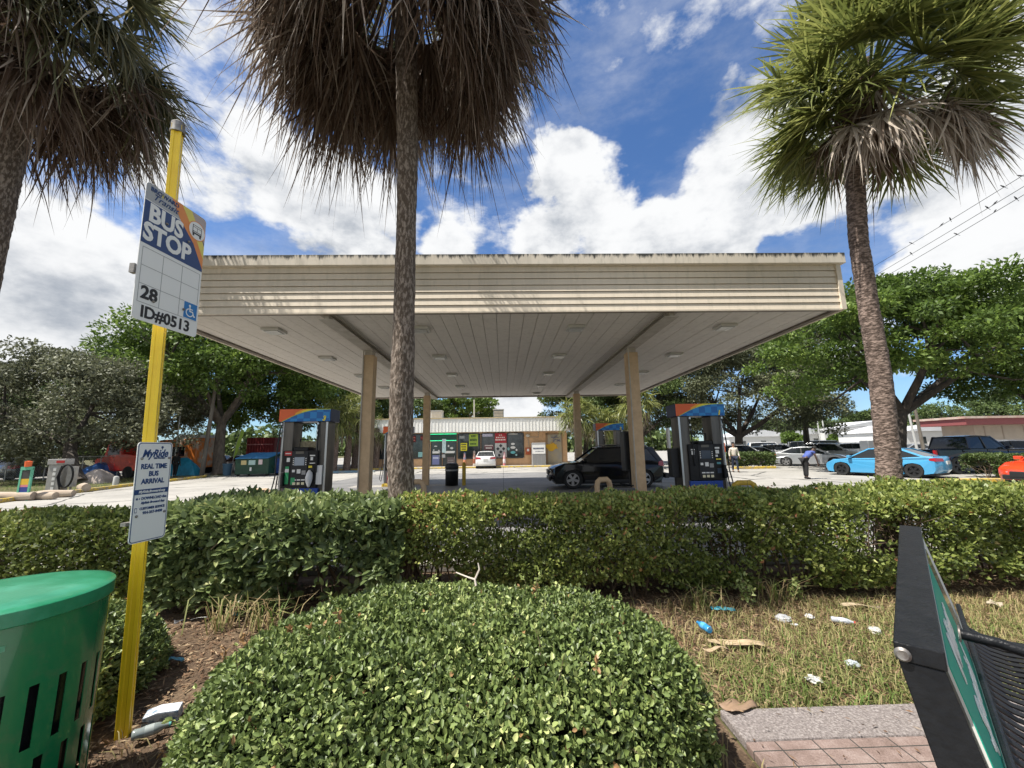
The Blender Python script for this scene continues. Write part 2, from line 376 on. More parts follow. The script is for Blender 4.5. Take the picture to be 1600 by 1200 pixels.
def lc(mb):  # shift into the thing's space
    mb.v = [tuple(Vector(v)-off) for v in mb.v]; return mb
mb = MB(); H0, H1 = ZC, ZC+1.0; nb = 7; bh = (H1-H0)/nb
for k in range(nb):
    z0 = H0+k*bh; z1 = z0+bh-.012
    for (a, b) in (((XL, YF), (XR, YF)), ((XR, YF), (XR, YB)), ((XR, YB), (XL, YB)), ((XL, YB), (XL, YF))):
        dx, dy = b[0]-a[0], b[1]-a[1]; l = math.hypot(dx, dy); nx, ny = dy/l, -dx/l
        o1, o2 = .022, .004                     # each plank leans out at its foot
        P = lambda q, o, z: (q[0]+nx*o, q[1]+ny*o, z)
        mb.add([P(a, o1, z0), P(b, o1, z0), P(b, o2, z1), P(a, o2, z1), P(a, -.03, z0), P(b, -.03, z0), P(b, -.03, z1), P(a, -.03, z1)],
               [(0, 1, 2, 3), (4, 5, 1, 0), (3, 2, 6, 7)])
o = lc(mb).build('fascia', M_siding, cn)
mb = MB()
for x in (XL, XR):
    for y in (YF, YB): mb.box((x, y, (H0+H1)/2-.01), (.10, .10, H1-H0+.02))
for x0, x1, y0, y1 in ((XL+.05, XR-.05, YF-.035, YF+.02), (XL+.05, XR-.05, YB-.02, YB+.035), (XL-.035, XL+.02, YF+.05, YB-.05), (XR-.02, XR+.035, YF+.05, YB-.05)):
    mb.bb((x0, y0, ZC-.03), (x1, y1, ZC+.002))
lc(mb).build('corner_trim', M_siding, cn)
mb = MB(); e = .12
for a, b in (((XL-e, YF-e), (XR+e, YF+.04)), ((XL-e, YB-.04), (XR+e, YB+e)), ((XL-e, YF+.04), (XL+.04, YB-.04)), ((XR-.04, YF+.04), (XR+e, YB-.04))):
    mb.bb((*a, H1-.02), (*b, H1+.21))
lc(mb).build('trim', M_trim, cn, bevel=.006)
lc(MB().bb((XL, YF, H1+.0), (XR, YB, H1+.06))).build('roof', M_kerbc, cn)
mb = MB(); n = 47; w = (XR-XL-.24)/n
for k in range(n):
    x = XL+.12+k*w; mb.bb((x+.005, YF+.12, ZC+.03+(.003 if k % 2 else 0)), (x+w-.005, YB-.12, ZC+.06))
lc(mb).build('ceiling', M_ceil, cn)
lc(MB().bb((XL+.1, YF+.1, ZC+.075), (XR-.1, YB-.1, ZC+.10))).build('ceiling_backing', M_beam, cn)
mb = MB()
for x0, x1, y0, y1 in ((XL+.022, XL+.12, YF+.02, YB-.02), (XR-.12, XR-.022, YF+.02, YB-.02), (XL+.12, XR-.12, YF+.022, YF+.12), (XL+.12, XR-.12, YB-.12, YB-.022)):
    mb.bb((x0, y0, ZC-.015), (x1, y1, ZC+.05))
lc(mb).build('edge_channel', M_edge, cn, bevel=.004)
cols = [(-3.63, 10.75), (3.6, 10.75), (-3.63, 19.1), (3.6, 19.1)]
for sx in (-3.63, 3.6):
    mb = MB(); mb.bb((sx-.16, YF+.13, ZC-.10), (sx+.16, YB-.13, ZC-.085)); mb.bb((sx-.05, YF+.13, ZC-.086), (sx+.05, YB-.13, ZC+.04)); mb.bb((sx-.16, YF+.13, ZC+.005), (sx+.16, YB-.13, ZC+.028))
    lc(mb).build('beam', M_beam, cn, bevel=.004)
for (x, y) in cols:
    mb = MB(); mb.bb((x-.15, y-.15, 0), (x+.15, y+.15, ZC-.22), 0); c = lc(mb).build('column', M_tan, cn, bevel=.012)
    mb = MB(); mb.bb((x-.10, y-.13, ZC-.22), (x+.10, y+.13, ZC-.10)); lc(mb).build('column_head', M_beam, c)
    if y < 12: mb = MB(); mb.tube([(x-.12, y-.17, ZC-.1), (x-.12, y-.17, ZC-1.2), (x-.12, y-.17, .2)], .018, 6); lc(mb).build('conduit', M_beam, c)
M_lampfr = mat('lamp_frame', (.55, .54, .5), .5); M_lampgl = mat('frosted_lamp_glass', (.5, .5, .44), .25, c2=(.3, .3, .27), scale=5)
for y in (9.05, 11.9, 14.8, 17.7, 20.3):
    for x in (-5.3, -1.9, 1.75, 5.35):
        if y > 20 and abs(x) > 4: continue
        mb = MB(); mb.bb((x-.2, y-.2, ZC-.035), (x+.2, y+.2, ZC+.026)); f = lc(mb).build('ceiling_light', M_lampfr, cn, bevel=.006)
        mb = MB(); mb.bb((x-.155, y-.155, ZC-.05), (x+.155, y+.155, ZC-.036)); lc(mb).build('diffuser', M_lampgl, f)

# ------------------------------------------------------------------ fuel pumps
M_ss = mat('brushed_steel', (.17, .155, .14), .42, .8, c2=(.08, .075, .07), scale=3, stretch=(1, 1, .15), lo=.4, hi=.7)
M_ssl = mat('bright_steel', (.6, .6, .6), .3, .9)
M_blk = mat('black_plastic', (.008, .008, .009), .5, c2=(.016, .016, .017), scale=6, spec=.3)
M_blk2 = mat('charcoal_plastic', (.022, .023, .026), .5, spec=.35)
M_wht = mat('white_sticker', (.75, .75, .73), .5); M_red = mat('red_panel', (.42, .02, .02), .45); M_grn = mat('green_panel', (.03, .32, .12), .45)
M_navy = mat('navy_panel', (.012, .02, .08), .4); M_yel = mat('yellow_graphic', (.85, .70, .05), .45); M_org = mat('orange_graphic', (.75, .13, .03), .45); M_lem = mat('lime_line', (.45, .65, .12), .45)
M_or2 = mat('amber_graphic', (.85, .38, .03), .45)
M_scr = mat('pump_screen', (.33, .38, .45), .15); M_scrd = mat('dark_screen', (.06, .08, .12), .1)
def checker(name, a, b, s):
    m = bpy.data.materials.new(name); m.use_nodes = True; nt = m.node_tree; bs = nt.nodes['Principled BSDF']; bs.inputs['Roughness'].default_value = .4
    t = nt.nodes.new('ShaderNodeTexCoord'); c = nt.nodes.new('ShaderNodeTexChecker'); c.inputs['Scale'].default_value = s
    mp = nt.nodes.new('ShaderNodeMapping'); mp.inputs['Scale'].default_value = (1, .0001, 1); mp.inputs['Location'].default_value = (.03, .5, .02); nt.links.new(t.outputs['Object'], mp.inputs[0])
    nt.links.new(mp.outputs[0], c.inputs['Vector']); c.inputs[1].default_value = (*a, 1); c.inputs[2].default_value = (*b, 1); nt.links.new(c.outputs[0], bs.inputs['Base Color']); return m
M_chk = checker('blue_checks', (.01, .13, .42), (.02, .24, .60), 6)
M_blue = mat('blue_graphic', (.012, .06, .32), .4)
def FM(x, y, z): return Matrix.Translation((x, y, z)) @ Matrix.Rotation(R_(90), 4, 'X')    # text upright, facing -Y
def FMb(x, y, z): return Matrix.Translation((x, y, z)) @ Matrix.Rotation(R_(180), 4, 'Z') @ Matrix.Rotation(R_(90), 4, 'X')
def make_pump(X, Y, num, label, side):
    g = 'fuel pumps under the canopy'
    p = thing('fuel_pump', label, 'fuel pump', (X, Y, .0), 0, g)
    MB().bb((-.62, -.38, .012), (.62, .38, .14)).build('base', M_kerby, p, bevel=.02)
    MB().bb((-.66, -.30, 2.40), (.66, .30, 2.73)).build('valance', M_navy, p, bevel=.015)
    va = p.children[-1]
    # swoosh on the front of the valance
    F = lambda u, v, d: (u, d, v)
    zb, zt = 2.405, 2.725; xs = [-.655+1.31*i/16 for i in range(17)]
    crv = [zb+(zt-zb)*(1-(1-min(1, max(0, (x+.56)/.98)))**1.9)*.96 for x in xs]
    for sgn, yy in ((1, -.3), (-1, .3)):
        mes = []
        fx = (lambda u, v, d, s=sgn, y0=yy: (u*s, y0-s*d, v))
        a = MB(); a.prism([(-.655, zb), (.655, zb), (.655, zt), (-.655, zt)], fx, .001, .004); mes.append(mb_mesh(a, M_chk))
        top = [(x, z) for x, z in zip(xs, crv)]
        a = MB(); a.prism(top+[(.655, zt), (-.655, zt)], fx, .004, .0065); mes.append(mb_mesh(a, M_org))
        up = [(x, min(zt, z+.02+.10*max(0, (x+.35)))) for x, z in zip(xs, crv)]
        a = MB()
        for i in range(5, 16): a.prism([(xs[i], crv[i]), (xs[i+1], crv[i+1]), (xs[i+1], min(zt, crv[i+1]+.022+.18*max(0, xs[i+1]+.45))), (xs[i], min(zt, crv[i]+.022+.18*max(0, xs[i]+.45)))], fx, .0065, .008)
        mes.append(mb_mesh(a, M_or2)); a = MB()
        for i in range(7, 16): a.prism([(xs[i], crv[i]), (xs[i+1], crv[i+1]), (xs[i+1], min(zt, crv[i+1]+.015+.10*max(0, xs[i+1]+.35))), (xs[i], min(zt, crv[i]+.015+.10*max(0, xs[i]+.35)))], fx, .0081, .0095)
        mes.append(mb_mesh(a, M_yel)); a = MB()
        for i in range(1, 16): a.prism([(xs[i], crv[i]-.004), (xs[i+1], crv[i+1]-.004), (xs[i+1], min(zt, crv[i+1]+.010)), (xs[i], min(zt, crv[i]+.010))], fx, .0096, .011)
        mes.append(mb_mesh(a, M_lem))
        T = FM(.50, -.31, 2.475) if sgn > 0 else FMb(-.50, .31, 2.475)
        mes.append(text_mesh('n', num, .17, M_yel, T, bold=.008, shear=.2))
        join('graphic', mes, va)
    for sx in (-.44, .44):
        MB().bb((sx-.14, -.24, .141), (sx+.14, .24, 2.398)).build('side_pillar', M_ss, p, bevel=.008)
        pl = p.children[-1]
        q = MB(); q.bb((sx-.148 if sx < 0 else sx+.10, -.252, .15), (sx-.10 if sx < 0 else sx+.148, -.242, 2.39)); q.build('pillar_edge', M_ssl, pl)
    # head between the pillars
    hd = MB().bb((-.40 if side > 0 else -.50, -.30, .62), (.50 if side > 0 else .40, .30, 1.52)).build('dispenser_head', M_blk, p, bevel=.02)
    cx = .05*side
    MB().bb((cx-.18, -.305, 1.5), (cx+.2, .305, 1.60)).build('head_cap', M_blk, hd, bevel=.03)
    ar = {1: [], -1: []}
    def P(x0, z0, x1, z1, m_, t=.008, y=-.302):
        for s in (1, -1): q = MB(); q.bb((s*x0, s*y, z0), (s*x1, s*(y-t), z1)); ar[s].append(mb_mesh(q, m_))
    P(cx-.2, .68, cx+.2, 1.5, M_blk2, .012)                       # centre console
    P(cx-.11, 1.44, cx+.09, 1.50, mat('dull_emblem', (.12, .11, .09), .4), .004, -.3141)
    P(cx-.13, 1.16, cx+.12, 1.36, M_scr if side < 0 else M_scrd, .006, -.3141)
    for k in range(4):
        for sx in (-.165, .15): P(cx+sx, 1.17+k*.048, cx+sx+.022, 1.195+k*.048, M_wht, .006, -.3141)
    P(cx-.17, 1.0, cx-.1, 1.06, M_wht, .01, -.3141); P(cx-.05, .97, cx+.04, 1.07, M_wht, .012, -.3141); P(cx+.07, .94, cx+.17, 1.04, mat('keypad_grey', (.3, .3, .3), .5), .01, -.3141)
    for k in range(3): P(cx-.14+k*.11, .70, cx-.07+k*.11, .76, mat('cream_button', (.75, .70, .48), .4), .014, -.3141); P(cx-.15+k*.11, .80, cx-.06+k*.11, .83, M_wht, .003, -.3141)
    if side < 0:
        P(-.44, 1.40, -.26, 1.5, M_red, .01); P(-.42, 1.44, -.28, 1.46, M_wht, .003, -.3125); P(-.38, 1.25, -.30, 1.35, M_wht)
        P(-.40, .72, -.31, 1.14, M_grn); P(-.40, 1.0, -.31, 1.08, M_wht, .003, -.3105); P(-.24, .71, -.14, .87, M_grn, .004, -.3181)
        P(.20, 1.38, .33, 1.41, M_wht); P(.22, 1.28, .28, 1.36, M_wht); P(.20, 1.2, .34, 1.22, M_wht); P(.18, 1.1, .27, 1.15, M_yel); P(.22, .98, .32, 1.08, M_blk2)
    else:
        P(-.34, 1.37, -.24, 1.40, M_wht); P(-.33, 1.26, -.25, 1.35, M_wht); P(.30, 1.40, .42, 1.44, M_wht); P(.31, 1.28, .40, 1.37, M_wht); P(.30, 1.2, .36, 1.25, M_wht)
        P(.31, 1.13, .44, 1.155, M_yel); P(.32, 1.02, .42, 1.07, mat('teal_sticker', (.1, .3, .35), .5)); P(.32, .8, .42, .92, M_scrd)
    for s in ar: join('control_panel', ar[s], hd)
    # lower skirt with its advertising
    sk = MB().bb((-.42, -.295, .142), (.44, .295, .618)).build('skirt', M_blue, p, bevel=.01)
    el = [(.0+.15*math.cos(a)*1.25, .40+.085*math.sin(a)*1.25) for a in [i*math.pi/10 for i in range(20)]]
    sx = .2 if side < 0 else 0.0
    for s in (1, -1):
        ar = []
        fx = lambda u, v, d, s=s: (s*u, s*(-.296-d), v)
        if side < 0: q = MB(); q.prism([(-.41, .15), (-.02, .15), (-.02, .6), (-.41, .6)], fx, .001, .004); ar.append(mb_mesh(q, M_red))
        q = MB(); q.prism([(u*1.0+sx, v) for u, v in el], fx, .004, .006); ar.append(mb_mesh(q, M_yel))
        q = MB(); q.prism([(u*.86+sx, .4+(v-.4)*.8) for u, v in el], fx, .006, .008); ar.append(mb_mesh(q, M_navy))
        q = MB(); q.prism([(sx-.13, .15), (sx+.2, .15), (sx+.24, .26), (sx+.05, .21)], fx, .004, .006); ar.append(mb_mesh(q, M_lem))
        T = FM(sx, -.3045, .4) if s > 0 else FMb(-sx, .3045, .4)
        ar.append(text_mesh('t', 'SUNOCO', .065, M_yel, T, bold=.003, xs=.95))
        if side < 0:
            for k, (zz, cl) in enumerate(((.54, M_org), (.48, M_yel))):
                q = MB()
                for j in range(6): q.prism([(-.36+k*.05+j*.045, zz-.018), (-.33+k*.05+j*.045, zz-.018), (-.322+k*.05+j*.045, zz+.02), (-.352+k*.05+j*.045, zz+.02)], fx, .004, .006)
                ar.append(mb_mesh(q, cl))
        join('advert', ar, sk)
    hd.location.z = .072; hd.scale.z = 1.044; sk.scale.z = 1.155
    # price sign frame above the head
    q = MB()
    for x in (-.22, .24): q.tube([(x, 0, 1.66), (x, 0, 1.95)], .012, 6)
    q.tube([(-.22, 0, 1.95), (.24, 0, 1.95)], .012, 6); q.build('topper_frame', M_blk, p)
    if side < 0: MB().bb((-.21, -.01, 1.72), (.23, .01, 1.90)).build('topper_sign', mat('faded_sign', (.42, .36, .22), .6, c2=(.2, .17, .1), scale=14), p)
    # hoses with nozzles at both flanks
    for hx in ((-.60, .36) if side < 0 else (.58, -.30)):
        q = MB(); sg = -1 if hx < 0 else 1
        q.tube([(hx-.02*sg, -.27, 2.39), (hx, -.30, 2.2), (hx+.03*sg, -.33, 1.7), (hx+.02*sg, -.36, 1.0), (hx+.12*sg, -.40, .35), (hx+.04*sg, -.42, .25), (hx-.02*sg, -.36, .7), (hx-.03*sg, -.33, 1.02)] if abs(hx) > .45 else
               [(hx, -.27, 2.39), (hx+.01, -.30, 2.0), (hx+.02, -.31, 1.6), (hx+.03, -.33, 1.1)], .016, 7)
        h = q.build('hose', M_blk, p)
        for z in (2.32, 2.14, 2.02): MB().lathe([(0, 0), (.026, 0), (.026, .05), (0, .05)], (hx-.01*sg, -.28, z), 8).build('hose_coupling', M_ssl, h)
    nz = MB(); nz.bb((.30*side*0+(-.47 if side < 0 else .45), -.40, .78), ((-.40 if side < 0 else .52), -.302, 1.12)); nz.build('nozzle_boot', M_blk, p, bevel=.02)
    return p
pumpL = make_pump(gx(483, 10.75, 2), 10.75, '3', 'front pump with red and green stickers, white bag over a nozzle, numbered 3', -1)
q = MB()   # plastic bag over the nozzle
q.lathe([(.0, .0), (.03, .02), (.07, .12), (.085, .24), (.065, .36), (.02, .42), (0, .43)], (.24, -.37, .74), 10)
q.v = [(x+rnd.uniform(-.008, .008), y+rnd.uniform(-.008, .008), z) for x, y, z in q.v]; q.build('nozzle_bag', mat('plastic_bag', (.7, .7, .7), .3), pumpL)
MB().bb((.36, -.30, .80), (.52, -.245, 1.28)).build('towel_box', M_wht, pumpL, bevel=.01)
pumpR = make_pump(gx(1088, 10.75, 2), 10.75, '1', 'front pump with plain black head, steel pillars and blue skirt, numbered 1', 1)
q = MB(); q.bb((-.78, -.10, .80), (-.60, .16, 1.55)); q.tube([(-.68, 0, .05), (-.68, 0, .8)], .02, 6); q.build('squeegee_box', M_blk2, pumpR, bevel=.01)
MB().bb((-.80, -.04, 1.56), (-.74, .1, 2.1)).build('towel_roll', M_wht, pumpR, bevel=.01)
make_pump(gx(623, 18.9, 2), 18.9, '4', 'rear pump half hidden behind the middle palm trunk', -1)
make_pump(gx(951, 18.9, 2), 18.9, '2', 'rear pump showing above the black SUV, numbered 2', 1)
for (x0, x1, y) in ((-7.0, -2.6, 10.75), (2.6, 6.9, 10.75), (-7.0, -2.6, 18.95), (2.6, 6.9, 18.95)):
    struct(MB().bb((x0, y-.5, .001), (x1, y+.5, .011)).build('pump_island', M_kerbc))

# ------------------------------------------------------------------ bollards, bins under the canopy
M_tanb = mat('chipped_tan_paint', (.46, .33, .20), .7, c2=(.30, .2, .12), scale=9, lo=.5, hi=.7)
M_byel = mat('yellow_bollard_paint', (.55, .38, .04), .6, c2=(.40, .26, .03), scale=8)
def hoop(px, Y, w, h, label, m_, rz=0):
    x = gx(px, Y, h/2); c = Vector((x, Y, 0)); d = Vector((math.cos(rz), math.sin(rz), 0))*w/2
    pts = [c-d, c-d+Vector((0, 0, h-.15)), c-d*.86+Vector((0, 0, h-.05)), c-d*.55+Vector((0, 0, h)), c+d*.55+Vector((0, 0, h)), c+d*.86+Vector((0, 0, h-.05)), c+d+Vector((0, 0, h-.15)), c+d]
    return tag(MB().tube(pts, .065, 12).build('hoop_bollard', m_), label, 'bollard', 'hoop bollards at the pump islands')
hoop(944, 9.6, .34, .86, 'tan hoop bollard beside the right front column', M_tanb, R_(15))
hoop(648, 9.7, .42, .88, 'tan hoop bollard just right of the middle palm trunk', M_tanb)
hoop(573, 12.4, .3, 1.0, 'yellow hoop bollard behind the left front column', M_byel, R_(80))
hoop(1165, 9.9, .55, .70, 'yellow topped hoop bollard right of the front pump numbered 1', M_byel)
hoop(405, 9.6, .5, .74, 'tan hoop bollard left of the front pump numbered 3', M_tanb)
x = gx(725, 18.6, .5)
tag(MB().lathe([(0, 0), (.085, 0), (.085, .95), (.075, 1.0), (.04, 1.04), (0, 1.045)], (x, 18.6, 0), 16).build('post_bollard', M_byel), 'single yellow round bollard right of the black bin', 'bollard')
b = thing('litter_bin', 'black round litter bin on the forecourt between the rear columns', 'bin', (gx(706, 18.6, .5), 18.6, 0))
MB().lathe([(0, 0.02), (.29, .02), (.30, .75), (.29, .8)], n=24).build('body', M_blk, b)
MB().lathe([(.295, .78), (.31, .80), (.31, .90), (.24, 1.0), (.0, 1.02)], n=24).build('lid', M_blk2, b)
MB().lathe([(.302, .66), (.308, .67), (.308, .72), (.302, .73)], n=24).build('band', mat('grey_band', (.25, .25, .25), .4), b)
for px, cl, cl2, h, nm in ((726, (.02, .25, .5), (.5, .2, .1), 1.35, 'blue wrapped bollard in front of the shop window'), (741, (.55, .55, .5), (.3, .1, .05), 1.5, 'narrow pale bollard left of the white sedan'), (788, (.6, .04, .05), (.8, .7, .7), 1.35, 'red and white wrapped bollard right of the white sedan')):
    y = 36.6; t_ = thing('shop_bollard', nm, 'bollard', (gx(px, y, .5), y, 0), 0, 'bollards before the shop')
    MB().lathe([(0, 0), (.12, 0), (.12, h*.6), (.1, h-.08), (.05, h), (0, h)], n=12).build('post', mat('bol%d' % px, cl, .5, c2=cl2, scale=5), t_)
    MB().lathe([(.125, h*.25), (.13, h*.26), (.13, h*.5), (.125, h*.51)], n=12).build('wrap_band', mat('bolb%d' % px, cl2, .5), t_)
M_crate = mat('grey_trough', (.08, .08, .085), .4)
t_ = thing('hose_reel_tray', 'low dark tray with coiled hose by the right front column', 'tray', (gx(968, 10.2, .5), 10.2, 0))
MB().bb((-.35, -.2, .4), (.35, .2, .62)).build('tray', M_crate, t_, bevel=.03)
q = MB(); q.tube([(-.3+.05*k, -.18+.3*(k % 2), .68+.02*math.sin(k)) for k in range(13)], .02, 6); q.build('coiled_hose', M_blk, t_)
q = MB()
for sx in (-.3, .3):
    for sy in (-.15, .15): q.bb((sx-.02, sy-.02, 0), (sx+.02, sy+.02, .4))
q.build('leg', M_blk, t_)
t_ = thing('equipment_cabinet', 'tall dark cabinet mounted behind the right front column', 'cabinet', (gx(983, 11.3, 1.5), 11.25, 0))
MB().bb((-.20, -.2, .95), (.16, .2, 2.05)).build('body', M_blk2, t_, bevel=.02)
MB().bb((-.05, -.05, 0), (.05, .05, .948)).build('stand', M_blk, t_); MB().bb((-.17, -.212, 1.0), (.13, -.202, 2.0)).build('door', M_blk, t_, bevel=.005)

# ------------------------------------------------------------------ vegetation
M_bark = mat('bark', (.09, .07, .055), .9, c2=(.17, .14, .11), scale=7, stretch=(1, 1, .3), bump=.8, bscale=18)
M_barkd = mat('dark_bark', (.035, .028, .024), .9, c2=(.08, .065, .05), scale=6, stretch=(1, 1, .3), bump=.6)
M_twig = mat('twig', (.10, .07, .045), .9, c2=(.17, .12, .08), scale=20)
G = {
 'oak': leafmat('leaf_olive', [(0, (.06, .07, .038)), (.5, (.12, .135, .07)), (1, (.23, .24, .13))], .55, .2),
 'grey': leafmat('leaf_grey_green', [(0, (.07, .075, .045)), (.5, (.14, .15, .09)), (1, (.25, .26, .16))], .6, .2),
 'bright': leafmat('leaf_bright', [(0, (.045, .075, .016)), (.5, (.10, .16, .03)), (1, (.21, .29, .06))], .5, .3),
 'mid': leafmat('leaf_mid', [(0, (.04, .06, .02)), (.5, (.08, .12, .035)), (1, (.15, .20, .06))], .55, .2),
 'hedge': leafmat('leaf_hedge', [(0, (.06, .085, .022)), (.45, (.17, .215, .05)), (.8, (.33, .37, .10)), (.96, (.50, .50, .17)), (1, (.45, .2, .10))], .45, .3, .4),
 'big': leafmat('leaf_broad', [(0, (.07, .10, .04)), (.5, (.15, .20, .07)), (.85, (.26, .31, .12)), (1, (.42, .43, .18))], .42, .25, .4),
 'bush': leafmat('leaf_clipped', [(0, (.05, .075, .022)), (.5, (.15, .205, .06)), (.85, (.28, .34, .11)), (.975, (.46, .50, .20)), (1, (.34, .20, .09))], .45, .15, .4),
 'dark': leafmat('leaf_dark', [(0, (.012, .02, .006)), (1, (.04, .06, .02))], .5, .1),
}
def tubeset(name, paths, mt, parent, n=6):
    mb = MB()
    for pts, rad in paths: mb.tube(pts, rad, n, caps=False)
    return mb.build(name, mt, parent)
def make_tree(name, label, base, h0, crown_c, crown_r, kind, nleaf, lsize, ncl=60, seed=1, trunk_r=.25, bark=None, group=None, cat='tree', flat=.65, droop=0., forks=1, clr=.28, squash=.6, lowc=.55):
    """trunk with limbs that reach leaf clumps spread through an uneven crown"""
    r = np.random.default_rng(seed); base = np.array(base, float); cc = np.array(crown_c, float); cr = np.array(crown_r, float)
    t = thing(name, label, cat, tuple(base), 0, group)
    # clump centres, biased to the shell, radius modulated per direction
    d = unit(r.normal(size=(ncl, 3))); d[:, 2] = np.where(d[:, 2] < -lowc, -d[:, 2], d[:, 2])
    rad = r.uniform(.45, 1, ncl)**.6 * (1+.22*snoise(d*2.2, 1.5, seed+5, 2))
    P = cc + d*cr*rad[:, None]; P[:, 2] += -droop*np.linalg.norm((P-cc)[:, :2], axis=1)**1.5*.1
    R = r.uniform(.6, 1.25, ncl)*clr*cr.mean()
    k = r.choice(ncl, nleaf, p=(R**2)/np.sum(R**2))
    q = unit(r.normal(size=(nleaf, 3))); rr = R[k]*(r.uniform(.1, 1, nleaf)**.45)
    C = P[k] + q*rr[:, None]*np.array([1, 1, squash]); C += r.normal(size=C.shape)*.05*R[k][:, None]
    D = unit(q + r.normal(size=C.shape)*.8 + np.array([0, 0, -.2-droop])); N = unit(r.normal(size=C.shape)*.75+np.array([0, 0, 1.])+.3*q)
    V, Q, kk = leaf_geo(C-base, D, N, lsize*r.uniform(.6, 1.3, nleaf), lsize*.55*r.uniform(.7, 1.2, nleaf), .2)
    cl = r.uniform(-.22, .22, ncl)[k]; rn = np.clip(.45+cl+r.normal(size=nleaf)*.2, 0, 1)
    np_mesh('crown', V, Q, G[kind], np.repeat(rn, kk), t)
    # limbs
    ps = []; top = np.array([base[0]+(cc[0]-base[0])*.35, base[1]+(cc[1]-base[1])*.35, h0])
    tr = [base+(top-base)*s+np.array([math.sin(s*3+seed)*.12, math.cos(s*2.3+seed)*.1, 0])*min(1, s*3) for s in (0, .12, .35, .7, 1)]
    ps.append(([p-base for p in tr], [trunk_r*1.35, trunk_r*1.05, trunk_r*.9, trunk_r*.8, trunk_r*.72]))
    nl = min(ncl, 26 if ncl > 30 else ncl)
    hub = tr[-1]
    mains = []
    for j in range(5+forks):
        a = 2*math.pi*j/(5+forks)+r.uniform(-.4, .4); e = cc+np.array([math.cos(a)*cr[0]*.45, math.sin(a)*cr[1]*.45, r.uniform(-.25, .3)*cr[2]])
        md = hub+(e-hub)*.45+np.array([0, 0, -.06*cr[2]]); ps.append(([x-base for x in (hub-[0, 0, .25], md, e)], [trunk_r*.6, trunk_r*.36, trunk_r*.16])); mains.append((md, e))
    for j in range(nl):
        e = P[j]; md, me = min(mains, key=lambda mm: np.linalg.norm(mm[1]-e)); s = md+(me-md)*r.uniform(.3, 1)
        mm = (s+e)/2+r.normal(size=3)*.08*cr.mean(); ps.append(([x-base for x in (s, mm, e)], [trunk_r*.2, trunk_r*.12, trunk_r*.04]))
    tubeset('trunk', ps, bark or M_bark, t, 8)
    return t
gl = 'trees at the left edge of the lot'; gr = 'trees at the right of the lot'
make_tree('olive_tree', 'wide grey-green tree at the far left, its dark trunk beside the air machine', gnd(120, 757), 2.6, Vector((gx(85, 27, 5), 27, 4.6)), (8.0, 5.0, 4.0), 'grey', 44000, .24, 170, 3, .40, M_barkd, gl, clr=.2, lowc=.8)
make_tree('olive_tree', 'grey-green tree behind the bus stop pole, right of the wide one', (gx(225, 37, 0), 37, 0), 2.5, (gx(225, 37, 5), 37, 5.6), (5.6, 4, 4.2), 'oak', 24000, .24, 90, 13, .22, M_barkd, gl, clr=.22)
make_tree('broadleaf_tree', 'tall bright green tree whose thick brown trunk leans by the blue can', (gx(344, 31.5, 0), 31.5, 0), 4.2, (gx(335, 32.5, 8), 32.5, 8.3), (9.5, 5.5, 5.2), 'bright', 52000, .30, 190, 4, .42, M_bark, gl, clr=.19)
make_tree('broadleaf_tree', 'green tree above the green dumpster', (gx(455, 38, 0), 38, 0), 4, (gx(440, 38, 6), 38, 6.6), (7.0, 4.5, 5.2), 'bright', 34000, .30, 110, 5, .3, M_bark, gl, clr=.2)
make_tree('broadleaf_tree', 'dark tree mass behind the bus stop sign on the skyline', (gx(190, 46, 0), 46, 0), 5, (gx(225, 46, 10), 46, 10.0), (7.5, 5, 5.4), 'mid', 26000, .36, 60, 6, .35, M_bark, gl, clr=.24)
make_tree('broadleaf_tree', 'low dark tree at the left edge of the picture behind the parked grey car', (gx(20, 40, 0), 40, 0), 3, (gx(0, 42, 4), 42, 4.3), (12, 4, 4.4), 'mid', 30000, .34, 60, 16, .35, M_bark, gl, clr=.22)
make_tree('broadleaf_tree', 'tree behind the dumpsters left of the small palms', (gx(520, 46, 0), 46, 0), 4, (gx(520, 46, 5), 46, 6.2), (8, 4, 5.4), 'mid', 26000, .34, 55, 26, .3, M_bark, gl, clr=.24)
make_tree('broadleaf_tree', 'dark tree over the left end of the shop roof', (gx(632, 50, 0), 50, 0), 4, (gx(625, 50, 5), 50, 6.2), (6.0, 4, 3.6), 'mid', 16000, .34, 45, 27, .3, M_bark, 'trees behind the shop', clr=.24)
make_tree('broadleaf_tree', 'round green tree over the middle of the shop roof', (gx(730, 52, 0), 52, 0), 4, (gx(729, 52, 6), 52, 5.7), (4.5, 3.2, 3.6), 'bright', 16000, .32, 45, 28, .3, M_bark, 'trees behind the shop', clr=.25)
make_tree('oak_tree', 'wide dark olive oak behind the front pump numbered 1', (gx(1150, 34, 0), 34, 0), 2.6, (gx(1165, 35, 6), 35, 5.7), (8.2, 5.5, 5.4), 'oak', 56000, .25, 150, 7, .4, M_barkd, gr, clr=.19)
make_tree('oak_tree', 'tall grey oak above the man in the pale shirt', (gx(1260, 38, 0), 38, 0), 4.2, (gx(1262, 38, 9), 38, 9.3), (7.0, 5, 5.2), 'oak', 34000, .26, 90, 8, .3, M_barkd, gr, clr=.2)
make_tree('oak_tree', 'green oak seen left of the front pump numbered 1', (gx(1010, 36, 0), 36, 0), 2.8, (gx(1000, 36, 4), 37, 5.2), (5.8, 4, 4.8), 'mid', 26000, .26, 70, 9, .3, M_barkd, gr, clr=.22)
make_tree('oak_tree', 'dark oak behind the rear pump numbered 2', (gx(915, 40, 0), 41, 0), 2.8, (gx(925, 41, 4), 41, 5.0), (6.0, 3, 4.6), 'mid', 24000, .28, 60, 19, .3, M_barkd, gr, clr=.22)
bt = gnd(1403, 741); bt.y *= 1.0
